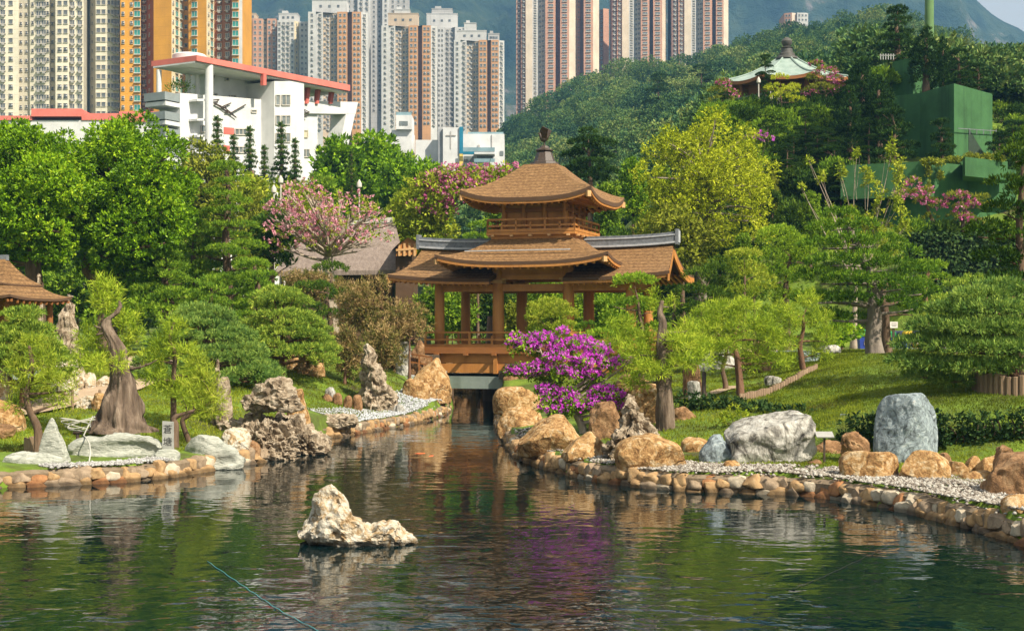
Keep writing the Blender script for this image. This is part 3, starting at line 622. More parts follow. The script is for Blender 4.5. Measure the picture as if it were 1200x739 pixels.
GREYW = MAT('grey_white_facade', (.46, .45, .43), .12, .85, bands=(2.8, .03, .8), streak=.15)
BEIGE = MAT('beige_facade', (.45, .35, .25), .12, .85, bands=(2.8, .03, .8), streak=.12)
TAN = MAT('ochre_facade', (.46, .24, .11), .12, .85, bands=(2.8, .03, .8), streak=.12)
BROWN = MAT('chestnut_facade', (.20, .085, .04), .12, .85)
PINK = MAT('pink_facade', (.47, .25, .165), .12, .85, bands=(2.8, .05, .7), streak=.12)
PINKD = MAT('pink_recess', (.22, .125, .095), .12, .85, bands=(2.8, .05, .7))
PALE = MAT('pale_strip_facade', (.56, .46, .35), .12, .8, streak=.1)
GREY = MAT('grey_facade', (.37, .36, .345), .12, .85, bands=(2.8, .05, .7), streak=.15)
NAMES = {}
def tower(label, D, ytop, fac, floor=2.8, depth=22, yvis=140, roof=(), zmin=2.0, rail=None):
    """fac: (px0, dy0, px1, dy1, material, [(frac, w, h, glass, style)...]); windows become parts, nearest 100 first"""
    ox = X_((fac[0][0] + fac[-1][2]) / 2, D); T = empty('apartment_tower', (ox, D, zmin), label, 'tower block', 'high-rise towers behind the garden')
    zt = Z_(ytop, D) - zmin; parts = {}; wins = []
    for px0, d0, px1, d1, mt, wl in fac:
        a = Vector((X_(px0, D + d0) - ox, d0, 0)); b = Vector((X_(px1, D + d1) - ox, d1, 0))
        mb = parts.setdefault(mt.name, (MB(), mt))[0]
        mb.add([a, b, b + Vector((0, 0, zt)), a + Vector((0, 0, zt))], [(0, 1, 2, 3)])
        dr = (b - a); ang = math.atan2(dr.y, dr.x); nrm = Vector((math.sin(ang), -math.cos(ang), 0))
        nfl = int(zt / floor)
        for fr, w, h, g, st in wl:
            for k in range(nfl):
                z = zt - 1.7 - k * floor
                py = HZ - (z + zmin - EYE) / (D) * F
                if py > yvis: break
                p = a + dr * fr + Vector((0, 0, z)) + nrm * .02
                wins.append((0 if -2 < py else 1, -w * h + (0 if py > -2 else 50) + k * 1e-3, p, ang, wget(w, h, g, st)))
    # returns between facets, sides, back and roof
    mb = MB(); ends = [(Vector((X_(f[0], D + f[1]) - ox, f[1], 0)), Vector((X_(f[2], D + f[3]) - ox, f[3], 0))) for f in fac]
    Zt = Vector((0, 0, zt))
    for (a0_, b0_), (a1_, b1_) in zip(ends, ends[1:]):
        if (a1_ - b0_).length > .02: mb.add([b0_, a1_, a1_ + Zt, b0_ + Zt], [(0, 1, 2, 3)])
    A0 = ends[0][0]; B0 = ends[-1][1]; A1 = A0 + Vector((.5, depth, 0)); B1 = B0 + Vector((-.5, depth, 0)); B1.y = A1.y = depth
    for p, q in ((A1, A0), (B0, B1), (B1, A1)): mb.add([p, q, q + Zt, p + Zt], [(0, 1, 2, 3)])
    top = [p for e in ends for p in e] + [B1, A1]; c = sum(top, Vector()) / len(top)
    for i in range(len(top)): p, q = top[i], top[(i + 1) % len(top)]; mb.add([p + Zt, q + Zt, c + Zt], [(0, 1, 2)])
    mb.build('side_wall', fac[0][4], T)
    for nme, (m_, mt) in parts.items(): m_.build('facade', mt, T)
    for ri, (px0, px1, yt, mt) in enumerate(roof):
        x0, x1 = X_(px0, D + 5) - ox, X_(px1, D + 5) - ox; h = Z_(yt, D + 5) - zmin - zt; b = MB()
        yb_ = 8 + .6 * ri; b.box(((x0 + x1) / 2, yb_, zt + h / 2 - .02), (x1 - x0, 8, h + .04)); b.box(((x0 + x1) / 2, yb_, zt + h + .2), (x1 - x0 + .4, 8.4, .36))
        b.box((lerp(x0, x1, .3), yb_ - 1, zt + h + 1.15), ((x1 - x0) * .3, 3, 1.6))
        for fx in (.25, .5, .75):
            if h > 3: b.box((lerp(x0, x1, fx), yb_ - 4.0, zt + h * .55), (1.2, .3, 1.2), m=1)
        b.build('roof_house', [mt, m_glass], T)
    wins.sort(key=lambda w: (w[0], w[1]))
    for _, _, p, ang, me in wins[:100]:
        o = link('window', me, T, p); o.rotation_euler = (0, 0, ang)
    rest = wins[100:]
    if rest:
        Vs, Fs, Ms = [], [], []; n = 0
        cache = {}
        for _, _, p, ang, me in rest:
            if me.name not in cache:
                v = np.empty(len(me.vertices) * 3, np.float32); me.vertices.foreach_get('co', v); f = np.empty(len(me.loops), np.int32); me.loops.foreach_get('vertex_index', f)
                mi = np.empty(len(me.polygons), np.int32); me.polygons.foreach_get('material_index', mi); cache[me.name] = (v.reshape(-1, 3), f.reshape(-1, 4), mi)
            v, f, mi = cache[me.name]; ca, sa = math.cos(ang), math.sin(ang)
            Vs.append(np.c_[v[:, 0] * ca - v[:, 1] * sa + p.x, v[:, 0] * sa + v[:, 1] * ca + p.y, v[:, 2] + p.z]); Fs.append(f + n); n += len(v); Ms.append(mi)
        gl = rest[0][4].materials
        groups = [0]
        me = mesh_np('further_windows', np.concatenate(Vs), np.concatenate(Fs), [rest[0][4].materials[0], m_frame, m_ledge], mi=np.concatenate(Ms)); tag(link('further_windows', me, T), kind='stuff')
    return T
S_ = (1.1, 1.3, 'd', ''); N_ = (.7, 1.1, 'd', ''); A_ = (1.3, 1.3, 'd', 'ac'); TL = (1.7, 1.6, 't', 'bay'); TS = (1.3, 1.5, 't', 'bay')
def w(fr, k): return (fr, *k)
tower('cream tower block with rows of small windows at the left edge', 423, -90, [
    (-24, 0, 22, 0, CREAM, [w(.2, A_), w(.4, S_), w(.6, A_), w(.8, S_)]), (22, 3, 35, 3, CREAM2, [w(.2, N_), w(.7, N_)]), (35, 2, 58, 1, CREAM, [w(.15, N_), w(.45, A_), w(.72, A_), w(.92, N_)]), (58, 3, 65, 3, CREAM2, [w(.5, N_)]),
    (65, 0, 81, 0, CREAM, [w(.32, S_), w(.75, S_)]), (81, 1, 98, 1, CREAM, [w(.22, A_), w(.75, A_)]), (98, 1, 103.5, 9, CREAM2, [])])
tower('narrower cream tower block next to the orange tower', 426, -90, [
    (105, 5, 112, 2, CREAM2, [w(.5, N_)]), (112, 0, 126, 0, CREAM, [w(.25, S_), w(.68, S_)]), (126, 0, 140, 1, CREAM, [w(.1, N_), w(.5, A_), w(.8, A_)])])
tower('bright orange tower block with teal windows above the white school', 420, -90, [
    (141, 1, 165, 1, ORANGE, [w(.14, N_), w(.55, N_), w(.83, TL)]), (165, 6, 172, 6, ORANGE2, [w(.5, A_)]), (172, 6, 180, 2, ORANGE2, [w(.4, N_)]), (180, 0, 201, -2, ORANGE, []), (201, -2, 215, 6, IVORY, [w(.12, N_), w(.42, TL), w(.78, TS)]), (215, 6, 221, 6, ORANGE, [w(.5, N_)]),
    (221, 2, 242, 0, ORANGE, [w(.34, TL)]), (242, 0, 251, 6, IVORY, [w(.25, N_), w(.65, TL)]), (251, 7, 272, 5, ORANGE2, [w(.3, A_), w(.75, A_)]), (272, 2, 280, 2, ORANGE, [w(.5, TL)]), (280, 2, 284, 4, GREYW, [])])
tower('pinkish tan slab block between the orange tower and the grey white block', 720, 22, [
    (283, 2, 290, 0, BEIGE, [w(.5, S_)]), (290, 2, 296, 2, BEIGE, [w(.5, A_)]), (296, 0, 308, 0, TAN if False else PINK, [w(.25, S_), w(.75, S_)]), (308, 2, 313, 2, BEIGE, [w(.5, S_)]), (313, 0, 324, 0, PINK, [w(.25, S_), w(.75, A_)])], roof=[(286, 300, 17, BEIGE)], yvis=100)
tower('grey white block with a yellow strip left of the ochre towers', 715, 24, [
    (325, 0, 345, 0, GREYW, [w(.12, S_), w(.38, A_), w(.64, A_), w(.88, S_)]), (345, 1, 350, 4, IVORY, [w(.5, N_)]), (351, 3, 361, 3, GREYW, [w(.3, S_), w(.75, N_)])], roof=[(327, 349, 17, GREYW)], yvis=100)
def ochre(label, x0, x1, ytop, D, roof, yv=150):
    L = lambda t: x0 + (x1 - x0) * t
    return tower(label, D, ytop, [
        (L(0), 0, L(.13), 0, GREYW, [w(.5, S_)]), (L(.13), 1, L(.25), 1, GREYW, [w(.6, A_)]), (L(.25), 3, L(.37), 4, BEIGE, [w(.25, S_), w(.7, A_)]), (L(.37), 4, L(.49), 2, BEIGE, [w(.3, S_), w(.75, A_)]), (L(.49), 0, L(.66), 0, TAN, [w(.3, S_), w(.72, S_)]),
        (L(.66), 3, L(.735), 3, BROWN, []), (L(.735), 0, L(.89), 0, TAN, [w(.3, S_), w(.72, S_)]), (L(.89), 1, L(1), 2, GREYW, [w(.5, A_)])], roof=roof, yvis=yv)
ochre('ochre and grey tower nearest the white school building', 361, 431, 14, 705, [(366, 407, 1, GREYW), (375, 400, -6, GREYW)])
ochre('ochre and grey tower in the middle of the three alike', 447, 512, 30, 710, [(455, 490, 17, BEIGE), (462, 480, 12, GREYW)])
ochre('ochre and grey tower nearest the wooded hill', 532, 591, 47, 715, [(536, 570, 37, GREYW), (544, 558, 28, GREYW), (572, 585, 40, GREY)])
tower('tall grey tower block behind the gap between two ochre towers', 800, -60, [
    (405, 2, 419, 2, GREY, [w(.3, S_), w(.75, S_)]), (419, 0, 434, 0, GREYW, [w(.3, A_), w(.75, A_)]), (434, 3, 448, 3, GREY, [w(.3, S_), w(.75, S_)]), (448, 0, 456, 0, GREYW, [w(.5, S_)]), (456, 2, 478, 2, GREY, [w(.2, S_), w(.5, S_), w(.8, S_)])], yvis=130)
bpy.data.objects  # keep order
tower('grey tower with a stepped roof behind the right hand ochre towers', 790, 32, [
    (500, 1, 512, 1, GREY, [w(.3, S_), w(.75, S_)]), (512, 0, 521, 0, GREYW, [w(.3, N_), w(.7, N_)]), (521, 2, 533, 2, GREY, [w(.3, A_), w(.75, A_)]), (533, 0, 545, 0, GREYW, [w(.5, S_)])], roof=[(500, 536, 17, GREYW), (506, 530, 11, GREY)], yvis=150)
BAL = (1.8, 1.5, 'd', 'bay'); WB = (2.6, 1.2, 'd', 'bay')
def pink(label, L, D, ytop, yv):
    return tower(label, D, ytop, L, yvis=yv, depth=26)
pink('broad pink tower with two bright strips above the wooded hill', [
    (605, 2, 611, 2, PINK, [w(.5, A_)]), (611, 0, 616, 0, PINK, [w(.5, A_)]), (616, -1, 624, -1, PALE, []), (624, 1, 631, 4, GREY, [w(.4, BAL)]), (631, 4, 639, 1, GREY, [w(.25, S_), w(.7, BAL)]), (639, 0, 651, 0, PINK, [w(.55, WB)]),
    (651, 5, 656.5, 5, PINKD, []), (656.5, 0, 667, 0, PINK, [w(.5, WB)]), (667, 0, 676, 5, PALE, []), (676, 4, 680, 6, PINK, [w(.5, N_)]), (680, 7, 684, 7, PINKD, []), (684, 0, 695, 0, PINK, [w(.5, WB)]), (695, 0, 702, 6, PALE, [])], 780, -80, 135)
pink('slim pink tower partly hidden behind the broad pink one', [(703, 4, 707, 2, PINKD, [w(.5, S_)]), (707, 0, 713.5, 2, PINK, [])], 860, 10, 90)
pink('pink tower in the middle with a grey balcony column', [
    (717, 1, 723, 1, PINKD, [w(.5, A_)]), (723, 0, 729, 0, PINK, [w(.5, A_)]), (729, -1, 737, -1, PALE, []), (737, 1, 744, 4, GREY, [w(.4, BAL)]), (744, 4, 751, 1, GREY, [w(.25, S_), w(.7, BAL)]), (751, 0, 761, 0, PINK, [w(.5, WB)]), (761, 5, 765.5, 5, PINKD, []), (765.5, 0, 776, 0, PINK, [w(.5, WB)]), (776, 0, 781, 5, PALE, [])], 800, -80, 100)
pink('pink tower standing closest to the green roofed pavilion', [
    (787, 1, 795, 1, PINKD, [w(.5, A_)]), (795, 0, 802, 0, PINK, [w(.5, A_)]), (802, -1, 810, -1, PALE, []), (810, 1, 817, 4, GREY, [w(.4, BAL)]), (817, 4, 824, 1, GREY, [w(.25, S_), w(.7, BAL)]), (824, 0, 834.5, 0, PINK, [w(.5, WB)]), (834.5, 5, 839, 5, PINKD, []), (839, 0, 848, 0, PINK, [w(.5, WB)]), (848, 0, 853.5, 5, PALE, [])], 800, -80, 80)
# small block on the ridge
T = tower('tiny pale and pink block alone on the wooded ridge', 900, 15, [(919, 2, 928, 0, PINK, [w(.3, S_), w(.7, S_)]), (928, 0, 934, 2, PALE, []), (934, 0, 947, 1, GREYW, [w(.2, S_), w(.5, S_), w(.8, S_)])], yvis=28, zmin=60)

# ---- white school building with a sloping red roof
m_white = MAT('white_render', (.60, .60, .585), .3, .8, streak=.08); m_red = MAT('coral_red_paint', (.62, .17, .13), .4, .7); m_sgrey = MAT('grey_parapet', (.22, .25, .25), .5, .8)
m_win = MAT('school_window', [(.3, (.08, .10, .10)), (.7, (.22, .24, .23))], .5, .25, spec=.6)
m_redd = MAT('coral_red_panel', (.55, .13, .10), .4, .7)
DS = 170.0; SC = empty('school_building', (X_(218, DS), DS, 3.5), 'white school building with a long sloping coral red roof and round column', 'building'); so_ = SC.location.copy()
e0 = Vector((X_(218, DS), DS, 0)); ydir = 26.0; e1 = Vector((X_(396, DS + ydir), DS + ydir, 0))      # long facade runs back to the right
ld = (e1 - e0); Lf = ld.length; ld = ld.normalized(); ln = Vector((ld.y, -ld.x, 0))
def sf(px, py, off=0.0):
    """point on the long facade plane seen at photo pixel"""
    k = (px - 600) / F; s_ = (k * e0.y - e0.x) / (ld.x - k * ld.y); p = e0 + ld * s_; z = Z_(py, p.y); return Vector((p.x, p.y, z)) + ln * off - so_
def slab(name, pts, off0, off1, mat, parent=SC):
    """pts in photo pixels on the facade plane, thickness from off0 to off1 along the facade normal"""
    b = MB(); n = len(pts); V = [sf(*p, off1) for p in pts] + [sf(*p, off0) for p in pts]
    # the same wall outline kept parallel
    V = [sf(*p) + ln * off1 for p in pts] + [sf(*p) + ln * off0 for p in pts]
    b.add(V, [tuple(range(n)), tuple(range(n, 2 * n))[::-1]] + [(i, i + n, (i + 1) % n + n, (i + 1) % n) for i in range(n)]); return b.build(name, mat, parent)
slab('long_wall', [(211, 383), (211, 109), (310, 117), (330, 118), (372, 122), (372, 128), (372, 383)], -3.4, 0, m_white)
slab('upper_storey', [(262, 118), (262, 84), (300, 92), (338, 100), (338, 120)], -6, -2.5, m_white)
slab('stair_tower', [(306, 383), (306, 97), (341, 97), (341, 383)], -5, 2.2, m_white)
slab('hook_frame', [(341, 118), (417, 120), (414, 134), (341, 133)], -2.0, .4, m_white)
slab('hook_leg', [(403, 133.5), (413.5, 133.5), (396, 215), (386, 215)], -2.0, .4, m_white)
rf = slab('roof', [(213, 67), (213, 73.5), (394, 108.5), (394, 101.5)], -5, 2.4, m_red)
slab('roof_soffit', [(213, 73.7), (213, 75.5), (394, 110.5), (394, 108.7)], -4.7, 2.1, m_white)
# left end: balconies facing the camera-left
for i, (yt, yb) in enumerate(((112, 126), (134.5, 148), (154, 168), (176, 190))):
    b = MB(); p = sf(211, yt); p2 = sf(211, yb); zt_, zb_ = p.z, p2.z
    ed_ = -ln
    c = p + ed_ * 1.7 - ld * 1.2; 
    ang = math.atan2(ld.y, ld.x)
    b.box((c.x, c.y, (zt_ + zb_) / 2 - .5), (2.4, 3.3, (zt_ - zb_) * .35), rz=ang); w_ = b.build('balcony_slab', m_white, SC)
    b = MB(); b.box((c.x - ld.x * .1, c.y - ld.y * .1, zt_ - .35), (2.5, 3.4, .95), rz=ang); b.build('balcony_parapet', m_sgrey, SC)
for i, (x, off) in enumerate(((232, 1.8),)):
    a = sf(x, 384, off); b_ = sf(x, 78, off); c = MB(); c.lathe((a.x, a.y, 0), [(.5, a.z), (.5, b_.z)], 16); c.build('round_column', m_white, SC, smooth=True, angle=40)
for x, off in ((215, -4.0), (252, -3), (246, -3.6), (258, -2)):
    a = sf(x, 112, off); b_ = sf(x, 78 + (x - 213) * .19, off); c = MB(); c.lathe((a.x, a.y, 0), [(.32, a.z), (.32, b_.z)], 12); c.build('roof_post', m_white, SC, smooth=True, angle=40)
for py in (117, 140, 159, 178): slab('sun_fin', [(221, py), (232, py), (232, py + 2.4), (221, py + 2.4)], 0, 1.4, m_white)
t_ = MB(); c = sf(240, 72, -2.5); t_.lathe((c.x, c.y, 0), [(2.1, c.z - 1), (2.1, c.z + .9), (1.9, c.z + 1.05)], 24); t_.build('water_tank', m_white, SC, smooth=True, angle=40)
def win(px0, py0, px1, py1, off=.05, mat=m_win, n=3):
    o = slab('window', [(px0, py0), (px0, py1), (px1, py1), (px1, py0)], off - .3, off, mat)
    b = MB()
    for i in range(n + 1): x = lerp(px0, px1, i / n); b.bar(sf(x, py0, off + .06), sf(x, py1, off + .06), .1, .1)
    for y in (py0, py1): b.bar(sf(px0, y, off + .06), sf(px1, y, off + .06), .1, .1)
    b.build('frame', m_frame if mat is m_win else mat, o)
for y0, y1 in ((113, 125), (137, 147.5), (157.5, 168)): win(314, y0, 324, y1, 2.25, n=2); win(307, y0, 312, y1, 2.25, n=1)
win(235, 147, 250, 155, n=2); win(275, 151, 293, 158, n=4); slab('red_panel', [(262, 149), (262, 157), (274, 158), (274, 150)], 0, .05, m_redd); win(341, 153, 360, 161, n=4, mat=MAT('cream_blind', (.5, .45, .32), .5, .6))
win(235, 168, 250, 178, n=2); slab('red_panel', [(262, 170), (262, 177), (269, 178), (269, 171)], 0, .05, m_redd); win(275, 172, 293, 179, n=4); win(354, 175, 362, 184, n=2); win(294, 129, 300, 132, n=1)
win(265, 86, 268, 90, -2.4, n=1); win(281, 89, 285, 93, -2.4, n=1); win(286, 110, 293, 115, -2.4, n=2); win(264, 108, 271, 112, -2.4, n=2)
slab('red_post', [(291, 88), (291, 102), (294.5, 102), (294.5, 88)], 2.0, 2.5, m_redd)
for x in (356, 368, 384): slab('red_post', [(x, 101 + (x - 356) * .17), (x - 2, 122), (x + 1, 122), (x + 3.5, 102 + (x - 356) * .17)], .2, .7, m_redd)
for pts in ([(243, 118), (250, 122), (257, 126), (275, 138), (267, 131), (262, 127), (243, 118)], [(250, 122), (255, 117)], [(243, 118), (254, 117)], [(257, 126), (269, 121), (264, 124)], [(262, 132), (270, 132), (286, 123)], [(262, 125), (265, 131)]):
    b = MB(); b.tube([sf(x, y, .25) for x, y in pts], .075, 6); b.build('wall_sculpture', m_bronze, SC)
for pts in ([(344, 123), (350, 133), (349, 139), (342, 144)], [(350, 133), (359, 132), (353, 129)], [(344, 123), (353, 130)], [(349, 139), (357, 135)], [(346, 129), (350, 133)]):
    b = MB(); b.tube([sf(x, y, .55) for x, y in pts], .075, 6); b.build('wall_sculpture', m_bronze, SC)

# ---- long low building with a red parapet behind the fig trees
D = 250; b = MB(); RB = empty('red_parapet_building', (X_(90, D), D, 4), 'long low building with a coral red parapet between fig tree crowns and towers', 'building')
for px0, px1, yt, yb, mt, nm, dy in ((-60, 38, 136, 141, m_red, 'parapet', -.3), (38, 96, 128, 137, m_red, 'parapet', -.6), (140, 196, 131, 143, m_red, 'parapet', -.3), (-60, 196, 141, 386, m_white, 'wall', 0), (96, 140, 133, 141, m_red, 'parapet', -.2)):
    x0, x1 = X_(px0, D), X_(px1, D); z1 = Z_(yt, D) - 4; z0_ = max(Z_(yb, D) - 4, 0); bb = MB(); bb.box(((x0 + x1) / 2 - RB.location.x, dy + 6, (z0_ + z1) / 2), (x1 - x0, 12, z1 - z0_)); bb.build(nm, mt, RB)
# ---- white church hall with a blue L
D = 300; CH = empty('white_hall', (X_(535, D), D, 4), 'white hall with a blue corner stripe and a thin cross on its wall', 'building')
m_blue = MAT('blue_paint', (.01, .17, .27), .5, .6); m_yel = MAT('yellow_paint', (.7, .52, .12), .5, .6); m_rail = MAT('blue_grey_glass', (.20, .30, .33), .5, .3, spec=.6)
def cb(name, px0, px1, y0, y1, mat, front, depth=.4):
    x0, x1 = X_(px0, D), X_(px1, D); z1, z0_ = Z_(y0, D) - 4, max(0, Z_(y1, D) - 4); b = MB(); b.box(((x0 + x1) / 2 - CH.location.x, -front + depth / 2, (z0_ + z1) / 2), (x1 - x0, depth, z1 - z0_)); return b.build(name, mat, CH)
cb('tower_wall', 519.5, 539, 150.5, 386, m_white, 1.5, 14); cb('hall_wall', 539, 591, 157, 386, m_white, 0, 16); cb('annex_wall', 486, 519.5, 162.5, 386, m_white, -2, 12)
cb('grey_side', 514, 519.4, 152, 386, MAT('grey_render', (.30, .31, .32), .5, .8), 0.8, 10)
cb('blue_stripe', 538.8, 543, 150, 181, m_blue, 1.9, .6); cb('blue_stripe', 543.02, 556, 177.5, 182, m_blue, 1.9, .6); cb('yellow_post', 538.8, 543, 181.5, 196, m_yel, 1.8, .6)
cb('cross', 528, 529, 155, 175.5, m_ledge, 1.62, .1); cb('cross_arm', 523, 534.5, 159.5, 160.5, m_ledge, 1.66, .1)
cb('balcony', 556.2, 580, 180, 182.5, m_white, 3, 3); cb('balcony_rail', 543.2, 580, 175, 179.8, m_rail, 3.1, .15); cb('balcony_rail', 556, 580, 188, 192, m_rail, 3.1, .15); cb('window', 559, 577, 183, 188, m_win, .15, .2); cb('window', 544, 555, 183, 190, m_win, .15, .2); cb('window', 586, 590, 177, 182, m_win, .15, .2); cb('roof_rail', 548, 590, 154, 156.8, m_rail, -1, .2); cb('downpipe', 576, 576.8, 158, 172, m_ledge, .2, .2); cb('vent', 560, 562.5, 170, 174, m_ledge, .2, .2)
# white cube annex in front of the ochre tower
D = 305; WA = empty('white_annex', (X_(471, D), D, 4), 'white boxy annex with a glazed roof terrace in front of an ochre tower', 'building')
CHs = CH; CH = WA
cb('upper_box', 464, 482.5, 135, 151.5, m_white, 0, 8); cb('lower_box', 457, 482.4, 151.6, 386, m_white, -1, 9); cb('terrace_glass', 464, 482, 131, 134.8, m_rail, -.5, .2); cb('window', 468, 478, 142, 147, m_win, .1, .15)
# ================================================================== HAZE AND STONES
def HAZE(density):
    m = bpy.data.materials.new('haze_air'); m.use_nodes = True; nt = m.node_tree; nt.nodes.clear()
    o = nt.nodes.new('ShaderNodeOutputMaterial'); v = nt.nodes.new('ShaderNodeVolumePrincipled'); v.inputs['Color'].default_value = (.17, .40, .70, 1); v.inputs['Density'].default_value = density; v.inputs['Anisotropy'].default_value = 0.0
    nt.links.new(v.outputs[0], o.inputs['Volume'])
    b = MB(); b.box((0, 955, 325), (3500, 3010, 690)); ob = b.build('haze', m); tag(ob, kind='stuff'); return ob
HAZE(0.00025)
# ================================================================== ROCKS
def ROCK(name, stops, scale, bump, bscale, dist=0.6, cracks=(1.1, .035, .45), wet=None, stretch=(1, 1, 1)): return MAT(name, stops, scale * 1.9, 0.9, bump, bscale=bscale * 2.2, detail=9, dist=dist, spec=.2, cracks=cracks, wet=wet, stretch=stretch)
k_gold = ROCK('golden_rock', [(.30, (.07, .04, .02)), (.40, (.26, .135, .05)), (.53, (.45, .27, .11)), (.68, (.60, .47, .30))], 2.2, .09, 5, 1.2)
k_pale = ROCK('pale_green_rock', [(.30, (.13, .13, .105)), (.43, (.31, .32, .265)), (.6, (.46, .46, .39)), (.75, (.54, .51, .43))], 1.6, .06, 5, 1.5, cracks=(.9, .03, .5), stretch=(.8, .8, 2.2))
k_por = ROCK('porous_brown_rock', [(.32, (.08, .055, .035)), (.45, (.27, .205, .135)), (.58, (.44, .36, .26)), (.75, (.60, .52, .41))], 2.2, .10, 5)
k_grey = ROCK('grey_white_rock', [(.33, (.05, .045, .04)), (.45, (.30, .28, .24)), (.56, (.46, .44, .39)), (.72, (.60, .57, .50))], 1.3, .07, 5, 1.2, cracks=(.8, .05, .3), stretch=(1.3, 1.3, .7))
k_blue = ROCK('blue_grey_rock', [(.34, (.06, .07, .07)), (.44, (.17, .20, .21)), (.56, (.26, .31, .32)), (.68, (.44, .47, .45)), (.72, (.24, .19, .14))], 1.5, .04, 5, 2.5)
k_cream = ROCK('cream_rock', [(.30, (.20, .12, .055)), (.40, (.42, .29, .15)), (.52, (.58, .51, .39)), (.75, (.66, .63, .56))], 2.6, .10, 6, 1.2, cracks=(2.2, .05, .5), wet=.05)
k_brown = ROCK('brown_rock', [(.32, (.07, .04, .02)), (.5, (.24, .13, .06)), (.7, (.40, .25, .13))], 2.0, .06, 6)
_ico = {}
def ico(n):
    if n not in _ico:
        bm = bmesh.new(); bmesh.ops.create_icosphere(bm, subdivisions=n, radius=1.0)
        _ico[n] = (np.array([v.co[:] for v in bm.verts]), np.array([[v.index for v in f.verts] for f in bm.faces])); bm.free()
    return _ico[n]
def rock_mesh(name, sx, sy, sz, mat, seed, prof=None, facets=9, amp=.08, freq=1.6, ridged=False, sub=5, ridge_amp=0.028, strata=0.0, taper=0.0, porous=0.0, sq=3.2):
    rg = np.random.default_rng(seed); V, Fq = ico(sub); V = V / ((np.abs(V) ** sq).sum(1) ** (1 / sq))[:, None]; V[:, :2] += rg.uniform(-.12, .12, 2) * V[:, 2:3]
    for _ in range(facets):
        n = rg.normal(size=3); n /= np.linalg.norm(n); d = rg.uniform(.70, 1.0); e = V @ n - d; V -= np.outer(np.maximum(e, 0) * .92, n)
    if prof is not None:
        pr = np.array(prof, float); h = np.interp(V[:, 0], pr[:, 0], pr[:, 1]); V[:, 2] = np.where(V[:, 2] > -.4, (V[:, 2] + .4) * h - .4, V[:, 2])
    if taper: V[:, :2] *= (1 - taper * np.clip(V[:, 2] * .5 + .5, 0, 1))[:, None]
    def fit(V):
        lo = V.min(0); hi = V.max(0); V = V.copy(); V[:, 0] = (V[:, 0] - (lo[0] + hi[0]) / 2) * 2 / (hi[0] - lo[0]); V[:, 1] = (V[:, 1] - (lo[1] + hi[1]) / 2) * 2 / (hi[1] - lo[1]); zt = hi[2]
        cut = -.45; V[:, 2] = np.where(V[:, 2] < cut, cut + (V[:, 2] - cut) * .3, V[:, 2]); V[:, 2] = (V[:, 2] - cut) / (zt - cut); return V * np.array([sx, sy, sz])
    V = fit(V); ms = max(sx, sy, sz / 2)
    def nrm(V):
        a, b_, c = V[Fq[:, 0]], V[Fq[:, 1]], V[Fq[:, 2]]; fn = np.cross(b_ - a, c - a); N = np.zeros_like(V)
        for k in range(3): np.add.at(N, Fq[:, k], fn)
        return N / (np.linalg.norm(N, axis=1)[:, None] + 1e-12)
    P_ = V / ms + seed * 1.37; N = nrm(V)
    dsp = fbm(P_ * freq * 1.3, 5, seed, .55) * amp * 1.5
    if ridged or ridge_amp: dsp += (fbm(P_ * freq * 1.9, 4, seed + 7, .55, True) - .2) * (ridge_amp or amp)
    if strata: dsp += strata * .35 * np.tanh(4 * np.sin(V[:, 2] / sz * 13 + 3 * vnoise(P_ * 1.2, seed + 3)))
    if porous:
        q = fbm(P_ * freq * 2.4, 3, seed + 21, .5); dsp -= np.clip(q - .02, 0, .35) * porous * 3
    V = V + N * (dsp * ms)[:, None]
    lo = V.min(0); hi = V.max(0); V[:, 0] = (V[:, 0] - (lo[0] + hi[0]) / 2) * 2 * sx / (hi[0] - lo[0]); V[:, 2] *= sz / hi[2]
    me = mesh_np(name, V, Fq, mat, smooth=True); me.set_sharp_from_angle(angle=R(38)); return me
def rock(label, px0, px1, pt, pb, D, mat, seed, name='boulder', group=None, dep=.8, cat='rock', zb=None, **kw):
    x = X_((px0 + px1) / 2, D); sx = (px1 - px0) / F * D / 2; zt = Z_(pt, D)
    if zb is None: zb = min(Z_(pb, D), gz(x, D) if D > 30 else 1e9); zb = min(zb, gz(x, D - sx * .5) + .02) if pb < 630 else zb
    me = rock_mesh(name, sx, sx * dep, zt - zb, mat, seed, **kw)
    o = link(name, me, None, (x, D + sx * dep * .4, zb)); o.rotation_euler.z = 0
    return tag(o, label, cat, group)
# the rock that stands in the pond: one stone with a tall left peak and a low right tail
x = X_(418, 26.4); sx = 144 / F * 26.4 / 2
me = rock_mesh('pond_rock', sx, sx * .55, 1.18, k_cream, 5, prof=[(-1, .35), (-.8, .75), (-.6, 1.35), (-.42, 1.55), (-.25, 1.35), (-.1, .85), (.08, .48), (.3, .42), (.45, .55), (.65, .5), (.85, .3), (1, .2)], facets=7, amp=.10, freq=2.0, ridge_amp=.09, sub=6, porous=.05)
tag(link('pond_rock', me, None, (x, 26.6, -.06)), 'pale cream rock with one peak and a low tail standing in the pond water', 'rock')
